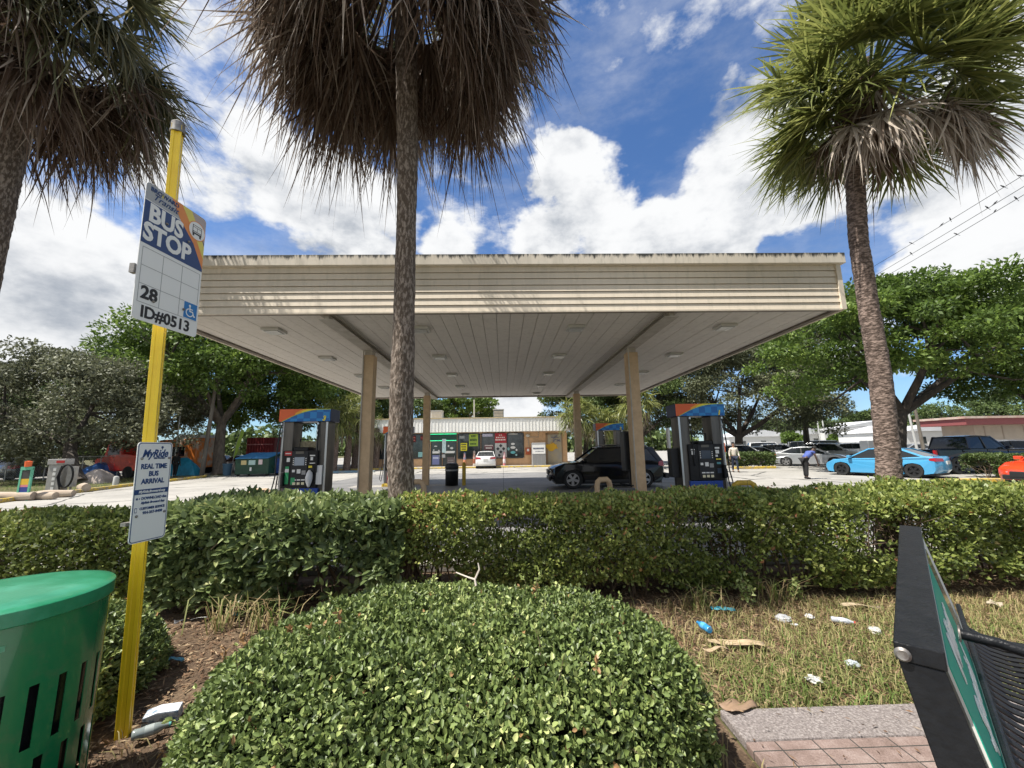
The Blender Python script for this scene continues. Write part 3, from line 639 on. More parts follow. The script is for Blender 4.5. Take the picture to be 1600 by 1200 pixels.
make_tree('almond_tree', 'big spreading bright green tree with forked dark trunk behind the right palm', (gx(1404, 23, 0), 23, 0), 3.6, (gx(1440, 23, 6), 23, 6.9), (9.4, 5.5, 4.2), 'bright', 60000, .25, 190, 10, .42, M_barkd, gr, clr=.16, squash=.5)
make_tree('almond_tree', 'bright green tree at the right edge of the picture', (gx(1640, 24, 0), 24, 0), 3.6, (gx(1640, 24, 7), 24, 6.7), (7.0, 5, 4.6), 'bright', 36000, .25, 90, 20, .4, M_barkd, gr, clr=.2, squash=.5)
for i, (px, Y, h, w, kd, lb) in enumerate([(1270, 95, 7.5, 9, 'mid', 'dark far tree left of the lamp posts'), (1215, 85, 7, 8, 'mid', 'far tree under the oak branches'), (1355, 110, 11, 10, 'mid', 'tall far tree just left of the right palm trunk'),
        (1300, 130, 5, 12, 'mid', 'low far tree between the lamp posts and the palm'), (1470, 60, 7, 7, 'mid', 'green tree behind the white gabled building'), (1540, 62, 8.5, 8, 'mid', 'tree behind the maroon edged building'), (1600, 60, 9, 8, 'mid', 'tree at the far right over the maroon edged building'),
        (1425, 80, 6, 8, 'mid', 'tree left of the white gabled building'), (1240, 70, 3.4, 3, 'bright', 'small round tree before the white sheds'), (1315, 75, 3.2, 3, 'bright', 'small green tree near the parked cars')]):
    make_tree('far_tree', lb, (gx(px, Y, 0), Y, 0), h*.35, (gx(px, Y, 0), Y, h*.62), (w*.6, w*.5, h*.42), kd, 6000, .006*Y, 26, 40+i, .3, M_barkd, 'distant trees', clr=.33)

# palms -------------------------------------------------------------
M_fr = leafmat('palm_green', [(0, (.05, .065, .018)), (.5, (.13, .155, .04)), (1, (.32, .33, .10))], .4, .3, .5)
M_frd = leafmat('palm_dull_green', [(0, (.055, .06, .028)), (.55, (.12, .12, .055)), (1, (.30, .25, .14))], .5, .3, .4)
M_dead = leafmat('palm_dead', [(0, (.05, .03, .02)), (.35, (.11, .072, .05)), (.7, (.20, .15, .115)), (1, (.42, .36, .30))], .7, .22, .2)
M_ptr = mat('palm_trunk', (.085, .062, .045), .95, c2=(.27, .22, .18), scale=34, stretch=(1, 1, .38), bump=1, bscale=40, lo=.46, hi=.60, detail=5)
M_ptr2 = mat('ringed_palm_trunk', (.075, .052, .04), .95, c2=(.27, .20, .165), scale=16, stretch=(1, 1, 1.9), bump=1, bscale=26, lo=.44, hi=.60, detail=6)
M_boot = mat('palm_boots', (.05, .03, .022), .95, c2=(.14, .09, .06), scale=12, stretch=(1, 1, 3), bump=1)
def fronds(hub, specs, seed, nseg=44, seglen=.95, width=.036, ns=5):
    """specs: (azimuth, elevation, petiole length, gravity droop, colour base, size)"""
    r = np.random.default_rng(seed); VV, QQ, RR = [], [], []; base = 0
    for az, el, pl, dr, cb, sz in specs:
        a = np.array([math.cos(az)*math.cos(el), math.sin(az)*math.cos(el), math.sin(el)]); sag = np.array([0, 0, -.12*pl*(1+dr)])
        hubp = hub + a*pl + sag; side = unit(np.cross(a, [0, 0, 1.])+1e-4); nn = np.cross(side, a)
        roll = r.uniform(-.5, .5); side, nn = side*math.cos(roll)+nn*math.sin(roll), nn*math.cos(roll)-side*math.sin(roll)
        # petiole as a thin strip
        w = .018; st = np.array([hub+a*.05-side*w, hub+a*.05+side*w, hubp+side*w*.7, hubp-side*w*.7]); VV.append(st); QQ.append(np.array([[0, 1, 2, 3]])+base); RR.append(np.full(4, max(0, cb-.1))); base += 4
        th = np.linspace(-1.9, 1.9, nseg)+r.normal(size=nseg)*.03; ln = seglen*sz*(1-.30*(np.abs(th)/1.9)**2)*r.uniform(.8, 1.08, nseg)
        dirs = np.cos(th)[:, None]*a+np.sin(th)[:, None]*side; dirs = unit(dirs+nn*(.18*np.abs(np.sin(th)))[:, None]+r.normal(size=(nseg, 3))*.07)
        drp = dr*r.uniform(.35, 1.75, nseg)
        t = np.linspace(0, 1, ns+1); wd = width*np.array([.35, .9, 1, .8, .45, .03])[:ns+1] if ns == 5 else width*np.interp(t, [0, .3, 1], [.4, 1, .03])
        S = unit(np.cross(dirs, nn)+1e-5); tw = r.normal(size=(nseg, 3))*.35; S = unit(S+tw)
        grid = []
        wob = r.normal(size=(nseg, 3))*(.05+.05*min(dr, 1.4))
        for i, tt in enumerate(t):
            g = tt**2*drp; c = dirs*(ln*tt*(1-.18*g.clip(0, 1.6)))[:, None]; c[:, 2] -= ln*g*.62; c += wob*(ln*tt**2)[:, None]*2
            # keep the strip's length once it hangs
            p = hubp+c; grid.append(p-S*wd[i]/2); grid.append(p+S*wd[i]/2)
        g = np.stack(grid, 1); k = g.shape[1]; VV.append(g.reshape(-1, 3)); b = (np.arange(nseg)*k)[:, None]+base
        for i in range(ns): QQ.append(b+np.array([[2*i, 2*i+1, 2*i+3, 2*i+2]]))
        RR.append(np.clip(np.repeat(cb+r.normal(size=nseg)*.2, k)+np.tile(np.repeat(np.linspace(-.05, .2, ns+1), 2), nseg), 0, 1)); base += nseg*k
    return np.concatenate(VV), np.concatenate(QQ), np.concatenate(RR)
def palm_trunk(path, rad, mt, parent, seed, rough=.06, ring=0, step=.045, n=28):
    r = np.random.default_rng(seed); pts = []; rr = []; L_ = 0
    P = [Vector(p) for p in path]; segs = [(P[i+1]-P[i]).length for i in range(len(P)-1)]; tot = sum(segs); N = int(tot/step)
    V = []; 
    cen = []; rads = []
    for i in range(N+1):
        s = tot*i/N; j = 0
        while j < len(segs)-1 and s > segs[j]: s -= segs[j]; j += 1
        f = s/segs[j]; f2 = f*f*(3-2*f)*.5+f*.5; cen.append(P[j].lerp(P[j+1], f2)); rads.append(rad[j]*(1-f)+rad[j+1]*f)
    ang = np.arange(n)*2*math.pi/n; A = np.stack([np.cos(ang), np.sin(ang)], 1)
    allp = []
    for c, q in zip(cen, rads): allp.append(np.stack([c.x+A[:, 0]*q, c.y+A[:, 1]*q, np.full(n, c.z)], 1))
    W = np.array(allp); C = np.array([[c.x, c.y, c.z] for c in cen])[:, None, :]
    f = snoise(W.reshape(-1, 3)*[1, 1, 1.2], 9, seed, 3).reshape(W.shape[:2])
    if ring: z = W[:, :, 2]; sw = (z/.085+.9*np.sin(ang*2+z*7)[:, :]*.6) % 1; f = f*.5+(sw-.5)*ring + r.uniform(-.4, .4, W.shape[:2])
    else: f = f*.7 + r.uniform(-.45, .45, W.shape[:2])
    dxy = W-C; dxy[:, :, 2] = 0; W = W+dxy*(rough*f)[:, :, None]
    Q = []
    idx = np.arange((N+1)*n).reshape(N+1, n)
    Q = np.stack([idx[:-1], np.roll(idx[:-1], -1, 1), np.roll(idx[1:], -1, 1), idx[1:]], -1).reshape(-1, 4)
    return np_mesh('trunk', W.reshape(-1, 3), Q, mt, np.zeros(len(W.reshape(-1, 3))), parent, smooth=True)
def make_palm(label, base, path, rad, mt, hub, green, dead, seed, gm, ring=0, rough=.06):
    t = thing('fan_palm', label, 'palm tree', base, 0, 'fan palms in the hedge row'); b = np.array(base, float)
    palm_trunk([Vector(p)-Vector(base) for p in path], rad, mt, t, seed, rough, ring)
    r = random.Random(seed); hb = np.array(hub, float)-b
    V, Q, RN = fronds(hb, green, seed, 46); np_mesh('green_fronds', V, Q, gm, RN, t)
    if dead:
        V, Q, RN = fronds(hb, dead, seed+1, 46, .95, .034); np_mesh('dead_fronds', V, Q, M_dead, RN, t)
    return t
def ring_specs(n, e0, e1, pl, dr, cb, r, az=None, sz=1.):
    o = []
    for i in range(n):
        a = r.uniform(0, 6.283) if az is None else r.uniform(*az)
        o.append((a, R_(r.uniform(e0, e1)), pl*r.uniform(.8, 1.15), r.uniform(*dr), cb+r.uniform(-.18, .18), sz*r.uniform(.85, 1.15)))
    return o
r = random.Random(5)
# middle palm: heavy brown skirt
Yp = 5.0; b0 = (gx(634, Yp, 0), Yp, 0)
pt = [(b0[0], Yp, 0), (gx(625, Yp, 1.62), Yp, 1.62), (gx(631, Yp, 3.2), Yp, 3.2), (gx(635, Yp, 4.7), Yp, 4.7), (gx(637, Yp, 5.6), Yp, 5.6), (gx(633, Yp, 9.1), Yp, 9.1)]
hb = Vector((gx(634, Yp, 9.3), Yp-.1, 9.35))
gm_ = ring_specs(40, 5, 80, 1.4, (.25, .8), .45, r) + ring_specs(60, -34, 5, 1.55, (.5, 1.1), .5, r, sz=1.1)
dm_ = ring_specs(110, -52, -12, 1.65, (1.0, 1.9), .5, r, sz=1.05) + ring_specs(44, -66, -40, 1.45, (.9, 1.5), .45, r) + ring_specs(22, -62, -46, 1.8, (.7, 1.2), .38, r, az=(-1.2, .7), sz=1.05) + ring_specs(13, -62, -46, 1.8, (.8, 1.3), .3, r, az=(2.7, 3.6))
make_palm('middle fan palm with a heavy brown skirt of dead fronds, in front of the canopy', b0, pt, [.17, .155, .138, .128, .138, .17], M_ptr, hb, gm_, dm_, 31, M_frd)
# right palm: green head, ringed trunk
b1 = (gx(1392, 5.5, 0), 5.5, 0)
pt = [(b1[0], 5.5, 0)] + [(gx(px, 5.5, z), 5.5, z) for px, z in ((1388, 1.4), (1375, 2.6), (1357, 3.6), (1341, 4.7), (1336, 5.7), (1338, 6.6), (1345, 7.8))]
hb = Vector((gx(1350, 5.5, 7.4), 5.4, 7.4))
g1 = ring_specs(56, 0, 85, 1.15, (.05, .4), .6, r) + ring_specs(62, -40, 2, 1.1, (.1, .5), .5, r)
d1 = ring_specs(6, -54, -40, 1.25, (1.1, 1.7), .85, r, az=(3.5, 4.1), sz=.66) + ring_specs(5, -58, -46, 1.05, (1.2, 1.7), .85, r, az=(4.85, 5.3), sz=.62) + ring_specs(4, -42, -28, 1.25, (1.1, 1.6), .75, r, az=(5.7, 6.3), sz=.7) + ring_specs(5, -60, -40, .8, (1, 1.6), .45, r, az=(.2, 3.3), sz=.6)
tr_ = make_palm('right fan palm with a bright green head and ringed trunk', b1, pt, [.155, .14, .13, .122, .12, .122, .17, .15], M_ptr2, hb, g1, d1, 32, M_fr, ring=1., rough=.07)
q = MB()
for k in range(70):
    a = k*2.4; z = 6.35+k*.013; rr_ = .17+.07*math.sin((z-6.3)/.95*3)
    c = Vector((gx(1340, 5.5, z)-b1[0], 0, z)); o_ = Vector((math.cos(a), math.sin(a), 0)); s_ = Vector((-math.sin(a), math.cos(a), 0))
    q.tube([c+o_*rr_-s_*.10+Vector((0, 0, -.03)), c+o_*(rr_+.05), c+o_*rr_+s_*.10+Vector((0, 0, .05)), c+o_*(rr_+.10)+s_*.16+Vector((0, 0, .22))], [.02, .028, .022, .012], 5)
q.build('boots', M_boot, tr_)
# left palm
b2 = (gx(3, 5.2, 5.5)-.05, 5.2, 0)
pt = [(b2[0], 5.2, 0), (b2[0]+.02, 5.2, 3), (b2[0]+.05, 5.2, 5.5), (b2[0]+.1, 5.2, 9.1)]
hb = Vector((gx(28, 5.2, 8.6)-.15, 5.3, 9.1))
g2 = ring_specs(50, -10, 80, 1.4, (.3, .9), .35, r) + ring_specs(50, -42, -5, 1.6, (.6, 1.1), .45, r, sz=1.1)
d2 = ring_specs(70, -66, -26, 1.6, (.9, 1.5), .36, r, sz=1.08)
make_palm('left fan palm with a dark shaggy crown, cut by the picture edge', b2, pt, [.22, .2, .18, .18], M_ptr, hb, g2, d2, 33, M_frd)
# small cabbage palms by the shop
for i, (px, Y, h, lb, n) in enumerate([(520, 33, 4.6, 'leftmost small palm behind the front pump numbered 3', 26), (541, 34, 4.2, 'small palm just left of the left front column', 24), (553, 36, 5.4, 'taller small palm beside the left front column', 24), (586, 36, 3.6, 'small palm between the left front column and the middle palm', 18),
        (903, 33, 4.6, 'bushy small palm at the right end of the shop', 34), (1000, 30, 5.1, 'bushy small palm between the columns and the front pump numbered 1', 34), (968, 37, 4.0, 'small palm behind the rear pump numbered 2', 22), (940, 34, 3.9, 'small palm over the black SUV', 22)]):
    x = gx(px, Y, 0); t = thing('cabbage_palm', lb, 'palm tree', (x, Y, 0), 0, 'small palms round the shop')
    palm_trunk([(0, 0, 0), (.1, 0, h*.5), (0, 0, h)], [.3, .26, .24], M_ptr2, t, 60+i, .08, .6, .15, 12)
    sp = ring_specs(n, -20, 75, 1.1, (.4, 1.1), .62, r) + ring_specs(n//2, -50, -10, 1.1, (.7, 1.3), .45, r)
    V, Q, RN = fronds(np.array([0, 0, h+.1]), sp, 70+i, 22, 1.05, .06, 5); np_mesh('green_fronds', V, Q, M_fr, RN, t)
    V, Q, RN = fronds(np.array([0, 0, h]), ring_specs(9, -75, -35, .9, (1, 1.6), .75, r), 90+i, 20, .9, .05, 5); np_mesh('dead_fronds', V, Q, M_dead, RN, t)

# hedges ------------------------------------------------------------
def make_hedge(name, label, x0, x1, y0, y1, h, kind, n, L, W, seed, low=.12, six=False, gaps=.0, group='clipped hedge row', clump=.0, cat='hedge'):
    r = np.random.default_rng(seed); t = thing(name, label, cat, ((x0+x1)/2, (y0+y1)/2, 0), 0, group); c0 = np.array([(x0+x1)/2, (y0+y1)/2, 0])
    m = int(n*1.7); u = r.uniform(0, 1, (m, 3)); P = np.empty((m, 3)); P[:, 0] = x0+(x1-x0)*u[:, 0]
    face = r.uniform(0, 1, m); hh, dd = h, y1-y0; pf = np.array([hh, dd, hh*.55]); pf = pf/pf.sum(); f = np.where(face < pf[0], 0, np.where(face < pf[0]+pf[1], 1, 2))
    dep = np.abs(r.normal(size=m))*.11
    P[:, 1] = np.where(f == 0, y0+dep, np.where(f == 2, y1-dep, y0+dd*u[:, 1])); P[:, 2] = np.where(f == 1, h-dep, low+(h-low)*u[:, 2])
    # surface undulation and slight rounding
    nz = snoise(P*[1, 1, 1.3], 2.1, seed, 3)*.12+snoise(P, 7, seed+1, 2)*.05
    out = np.zeros((m, 3)); out[f == 0] = [0, -1, .25]; out[f == 1] = [0, 0, 1]; out[f == 2] = [0, 1, .25]
    P += out*nz[:, None]
    P[:, 1] += np.where(f == 0, .35*np.clip(.32-P[:, 2], 0, 1), 0)
    edge = np.clip((P[:, 2]-(h-.18))/.18, 0, 1)**2*.10; P[:, 1] += np.where(P[:, 1] < (y0+y1)/2, edge, -edge)
    keep = np.ones(m, bool)
    g = snoise(P*[1, .4, 1.4], 2.6, seed+9, 3); lowz = np.clip((.75*h-P[:, 2])/(.75*h), 0, 1)
    keep &= ~((g < -.55+gaps+lowz*.55) & (P[:, 2] < .86*h) & (r.uniform(0, 1, m) < .93))
    P = P[keep][:n]; out = out[keep][:n]; f = f[keep][:n]; k = len(P)
    D = unit(out*.6+r.normal(size=(k, 3))*.75+np.array([0, 0, .35])); N = unit(out*.8+r.normal(size=(k, 3))*.5+np.array([0, -.15, .5]))
    V, Q, kk = leaf_geo(P-c0, D, N, L*r.uniform(.6, 1.25, k), W*r.uniform(.65, 1.2, k), .22, six, .12)
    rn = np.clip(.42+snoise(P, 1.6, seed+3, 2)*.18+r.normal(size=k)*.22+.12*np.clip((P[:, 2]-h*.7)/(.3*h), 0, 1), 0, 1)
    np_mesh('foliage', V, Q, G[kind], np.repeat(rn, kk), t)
    # woody stems inside
    ps = []; nst = int((x1-x0)/.16)
    for i in range(nst):
        x = x0+(i+r.uniform(.1, .9))*(x1-x0)/nst; y = (y0+y1)/2+r.uniform(-.25, .25)*dd; p = np.array([x, y, 0])-c0
        for b in range(3):
            q = p+[r.uniform(-.05, .05), r.uniform(-.05, .05), 0]; e = p+[r.uniform(-.35, .35), r.uniform(-.45, .45)*dd, h*r.uniform(.7, .97)]; md = q*.5+e*.5+r.normal(size=3)*.06
            ps.append(([q, md, e], [.012, .008, .003]))
            for s in range(3):
                a = q+(e-q)*r.uniform(.3, .9); z = a+r.normal(size=3)*[.18, .18, .1]+[0, 0, .08]; ps.append(([a, (a+z)/2+r.normal(size=3)*.02, z], [.005, .004, .002]))
    tubeset('stems', ps, M_twig, t, 4)
    return t
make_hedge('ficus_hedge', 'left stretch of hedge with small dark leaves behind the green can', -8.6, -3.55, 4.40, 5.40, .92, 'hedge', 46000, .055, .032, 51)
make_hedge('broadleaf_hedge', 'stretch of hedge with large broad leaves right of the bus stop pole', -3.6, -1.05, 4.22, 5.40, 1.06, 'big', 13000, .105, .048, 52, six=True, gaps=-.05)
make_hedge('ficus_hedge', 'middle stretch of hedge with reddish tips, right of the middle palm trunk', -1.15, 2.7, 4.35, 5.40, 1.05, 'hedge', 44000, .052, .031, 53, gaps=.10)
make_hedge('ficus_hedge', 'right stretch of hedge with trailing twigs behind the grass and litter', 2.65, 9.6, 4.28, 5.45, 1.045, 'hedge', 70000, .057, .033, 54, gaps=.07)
# loose sprouts on top and foot of the hedge
def sprig(label, p, h, n, L, kind, seed, cat='shoot', lean=(0, 0)):
    r = np.random.default_rng(seed); t = thing('leafy_shoot', label, cat, tuple(p), 0, 'loose shoots at the hedge')
    C = []; ps = []
    for s in range(max(1, n//14)):
        e = np.array([r.normal()*.10*h+lean[0], r.normal()*.1*h+lean[1], h*r.uniform(.7, 1)]); ps.append(([np.zeros(3), e*.5+r.normal(size=3)*.02, e], [.004, .003, .0015]))
        for j in range(14): C.append(e*r.uniform(.3, 1)+r.normal(size=3)*.015)
    C = np.array(C); k = len(C); D = unit(r.normal(size=(k, 3))+[0, 0, .5]); N = unit(r.normal(size=(k, 3))*.5+[0, -.3, 1])
    V, Q, kk = leaf_geo(C, D, N, L*r.uniform(.6, 1.2, k), L*.5*r.uniform(.7, 1.1, k), .2, True, .1); np_mesh('leaves', V, Q, G[kind], np.repeat(r.uniform(.5, 1, k), kk), t)
    tubeset('stem', ps, M_twig, t, 4)
sprig('tall shoot standing above the hedge left of the bending man', (gx(1218, 5.0, 1.1), 5.0, .92), .30, 26, .05, 'hedge', 1, lean=(-.06, 0))
sprig('shoot above the hedge at the left end of the blue sedan', (gx(1283, 5.0, 1.1), 5.0, .95), .14, 30, .05, 'hedge', 2)
sprig('shoot above the hedge left of the right palm', (gx(1355, 5.0, 1.1), 5.0, .95), .15, 26, .05, 'hedge', 3)
sprig('bright low leafy shoot at the foot of the hedge, left of the crumpled bag', (gx(1165, 4.25, .1), 4.25, 0), .30, 130, .05, 'bush', 4)
sprig('bright low leafy shoot at the foot of the hedge, above the clear bottle', (gx(1245, 4.3, .1), 4.3, 0), .26, 110, .05, 'bush', 5)

def make_bush(label, c, rx, ry, h, n, L, W, seed, kind='bush', shape=3.2, low=.05):
    r = np.random.default_rng(seed); t = thing('clipped_bush', label, 'bush', (c[0], c[1], 0), 0, 'clipped bushes in the foreground')
    # superellipsoid surface sampled by area
    m = int(n*1.35); d = unit(r.normal(size=(m, 3))); d[:, 2] = np.abs(d[:, 2])
    pq = 2.15; rxy = (np.abs(d[:, 0])**pq+np.abs(d[:, 1])**pq)**(1/pq); k = (rxy**shape+np.abs(d[:, 2])**shape)**(-1/shape); S = d*k[:, None]
    P = S*[rx, ry, h]; keep = P[:, 2] > low
    P = P[keep]; S = S[keep]; gr = (rxy*k)[keep][:, None]; N0 = unit(np.concatenate([np.sign(S[:, :2])*np.abs(S[:, :2])**(pq-1)*gr**(shape-pq), np.sign(S[:, 2:])*np.abs(S[:, 2:])**(shape-1)], 1)/np.array([rx, ry, h]))
    nz = snoise(P, 2.4, seed, 3)*.05+snoise(P, 11, seed+1, 2)*.035; dep = np.abs(r.normal(size=len(P)))*.055
    P = P+N0*(nz-dep)[:, None]; P = P[:n]; N0 = N0[:n]; dep = dep[:n]; k = len(P)
    D = unit(N0*.5+r.normal(size=(k, 3))*.8+[0, 0, .3]); N = unit(N0*.75+r.normal(size=(k, 3))*.75+[0, 0, .2])
    V, Q, kk = leaf_geo(P, D, N, L*r.uniform(.6, 1.25, k), W*r.uniform(.7, 1.2, k), .25, True, .12)
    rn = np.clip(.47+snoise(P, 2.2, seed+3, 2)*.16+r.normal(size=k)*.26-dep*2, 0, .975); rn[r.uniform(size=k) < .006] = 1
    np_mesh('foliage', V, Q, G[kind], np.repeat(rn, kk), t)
    # stray new shoots and a few dried leaves
    ps = []; ii = r.choice(len(P), 170, replace=False); SC, SD, SR = [], [], []
    for i in ii:
        ln = r.uniform(.05, .12); e = P[i]+unit(N0[i]+r.normal(size=3)*.35+[0, 0, .4])*ln; ps.append(([P[i]-N0[i]*.04, (P[i]+e)/2+r.normal(size=3)*.008, e], [.0022, .0018, .001])); dry = r.uniform() < .12
        for j in range(9): f = r.uniform(.25, 1); SC.append(P[i]+(e-P[i])*f); SD.append(unit(r.normal(size=3)+(e-P[i])/ln)); SR.append(1. if dry else r.uniform(.7, .97))
    SC, SD = np.array(SC), np.array(SD); V, Q, kk = leaf_geo(SC, SD, unit(r.normal(size=SC.shape)+[0, 0, 1.]), L*r.uniform(.6, 1.2, len(SC)), W*r.uniform(.7, 1.1, len(SC)), .25, True, .1)
    np_mesh('new_shoots', V, Q, G[kind], np.repeat(SR, kk), t)
    # dense twiggy heart
    for i in range(420):
        e = unit(r.normal(size=3)); e[2] = abs(e[2]); kq = (((abs(e[0])**2.35+abs(e[1])**2.35)**(1/2.35))**shape+abs(e[2])**shape)**(-1/shape); e = e*kq*np.array([rx, ry, h])*.93
        b = np.array([e[0]*r.uniform(.1, .6), e[1]*r.uniform(.1, .6), 0]); ps.append(([b, (b+e)/2+r.normal(size=3)*.05, e], [.008, .005, .002]))
    tubeset('stems', ps, M_twig, t, 4)
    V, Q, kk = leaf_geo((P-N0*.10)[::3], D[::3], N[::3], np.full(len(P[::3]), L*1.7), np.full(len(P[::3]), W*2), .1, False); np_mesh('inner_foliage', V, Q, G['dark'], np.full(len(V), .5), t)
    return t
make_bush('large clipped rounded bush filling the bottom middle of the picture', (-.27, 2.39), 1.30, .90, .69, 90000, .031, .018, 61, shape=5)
make_bush('small clipped bush between the green can and the bus stop pole', (-3.1, 2.55), .70, 1.15, .60, 34000, .038, .02, 62, shape=3)
make_hedge('distant_hedge', 'low clipped hedge right of the man in the pale shirt', gx(1146, 28, 0), gx(1208, 28, 0), 27.5, 29.5, 1.0, 'mid', 5000, .16, .1, 63, group='hedges in the lot')
make_hedge('island_hedge', 'dark bushy hedge in front of the black pickup', gx(1534, 17.5, 0), gx(1596, 17.5, 0), 16.9, 18.2, .98, 'mid', 9000, .11, .06, 64, group='hedges in the lot')

# grass, litter of leaves ------------------------------------------------
def grass(name, x0, x1, y0, y1, n, seed, label, green=.5, h=.10):
    r = np.random.default_rng(seed); P = np.stack([r.uniform(x0, x1, n), r.uniform(y0, y1, n), np.zeros(n)], 1)
    g = snoise(P*[1, 1, 1], 1.7, seed, 3); P = P[r.uniform(0, 1, n) < np.clip(.72+g*.9-.45*((P[:, 1]-y0)/(y1-y0))**2, .03, 1)]; g = snoise(P, 1.7, seed, 3); k = len(P)
    hh = h*r.uniform(.4, 1.3, k); a = r.uniform(0, 6.28, k); ln = r.uniform(.2, 1.4, k)
    D = np.stack([np.cos(a), np.sin(a), np.zeros(k)], 1); S = np.stack([-np.sin(a), np.cos(a), np.zeros(k)], 1); w = r.uniform(.0022, .0045, k)[:, None]; hz = hh[:, None]
    Z = np.array([0, 0, 1.]); mid = P+D*hz*ln[:, None]*.3+Z*hz*.6; tip = P+D*hz*ln[:, None]+Z*hz*(.95-.3*ln[:, None])
    V = np.stack([P-S*w, P+S*w, mid+S*w*.8, mid-S*w*.8, tip+S*w*.1, tip-S*w*.1], 1).reshape(-1, 3); b = (np.arange(k)*6)[:, None]
    Q = np.concatenate([b+[[0, 1, 2, 3]], b+[[3, 2, 4, 5]]], 0)
    front = np.clip((y1-P[:, 1])/(y1-y0), 0, 1); rn = np.clip(green+(front-.5)*.5+g*.15+r.normal(size=k)*.25, 0, 1)
    o = np_mesh(name, V, Q, M_grass, np.repeat(rn, 6)); o['kind'] = 'stuff'; return tag(o, label, 'grass')
M_grass = leafmat('grass_blades', [(0, (.22, .14, .08)), (.35, (.38, .30, .16)), (.6, (.26, .26, .10)), (1, (.10, .17, .035))], .6, .25, .2)
grass('grass', 1.0, 8.5, 2.65, 4.4, 33000, 71, 'dry green and tan grass between the bus pad and the hedge', .50)
grass('grass', -2.2, 1.27, 1.2, 2.9, 9000, 72, 'thin grass at the foot of the foreground bush', .35, .08)
grass('grass', -34, -20, 16, 34, 22000, 73, 'rough green lawn behind the yellow kerb on the left', .85, .16)
M_litter = leafmat('dead_leaf', [(0, (.07, .04, .025)), (.5, (.20, .12, .07)), (1, (.42, .32, .20))], .8, .1, .2)
def leaf_litter(x0, x1, y0, y1, n, seed, label, L=.05):
    r = np.random.default_rng(seed); C = np.stack([r.uniform(x0, x1, n), r.uniform(y0, y1, n), r.uniform(.005, .03, n)], 1)
    D = unit(r.normal(size=(n, 3))*[1, 1, .15]); N = unit(r.normal(size=(n, 3))*.35+[0, 0, 1]); V, Q, kk = leaf_geo(C, D, N, L*r.uniform(.3, 1.6, n), L*.28*r.uniform(.3, 1.3, n), .2)
    o = np_mesh('leaf_litter', V, Q, M_litter, np.repeat(r.uniform(0, 1, n), kk)); o['kind'] = 'stuff'; return tag(o, label, 'leaf litter')
leaf_litter(-3.4, -.9, 1.4, 4.9, 9000, 81, 'brown wood chips and dead leaves on the ground left of the foreground bush')
leaf_litter(.9, 8.8, 2.7, 5.2, 24000, 82, 'dead leaves and twigs scattered in the grass by the hedge')
leaf_litter(1.3, 4.2, 2.0, 2.6, 130, 83, 'dry grass stems and leaf bits lying on the bus pad', .035)
for o in col.objects:
    if o.name.startswith('leaf_litter'): o.location.z = .004 if o.name != 'leaf_litter.002' else .052

# ------------------------------------------------------------------ vehicles
M_glass = mat('car_glass', (.010, .013, .016), .05, spec=.6)
M_tyre = mat('tyre', (.015, .015, .015), .8); M_rim = mat('alloy_rim', (.45, .45, .46), .3, .8); M_rimd = mat('dark_rim', (.03, .03, .032), .35, .5)
M_tail = mat('tail_light', (.35, .01, .015), .15, coat=.5); M_head = mat('head_light', (.55, .58, .6), .08, coat=.6); M_trimb = mat('black_trim', (.015, .015, .016), .5)
M_plate = mat('number_plate', (.55, .55, .52), .5); M_seam = mat('panel_gap', (.005, .005, .005), .8); M_chr = mat('chrome', (.6, .6, .6), .15, 1)
def paint(name, c, rough=.25, metal=.0): return mat('paint_'+name, c, rough, metal, coat=1.0 if max(c) > .05 else .35, spec=.5 if max(c) > .05 else .3)
KIND = {  # L, W, H, gc, wheelbase, wheel r, hood z front/back, belt, deck z, (xA, xB, xC, xD) greenhouse as fraction of L from the middle
 'suv': (4.6, 1.88, 1.66, .24, 2.72, .36, .86, 1.02, 1.06, 1.04, (.235, .06, -.37, -.465)),
 'sedan': (4.7, 1.84, 1.44, .18, 2.85, .34, .66, .88, .93, 1.00, (.255, .045, -.20, -.40)),
 'small': (4.4, 1.74, 1.46, .18, 2.6, .31, .70, .92, .95, 1.02, (.26, .07, -.22, -.40)),
 'pickup': (5.9, 2.02, 1.93, .38, 3.75, .42, 1.08, 1.20, 1.26, 1.28, (.215, .085, -.135, -.165)),
 'van': (5.2, 1.98, 2.0, .25, 3.0, .36, .95, 1.12, 1.15, 1.15, (.33, .19, -.44, -.485)),
}
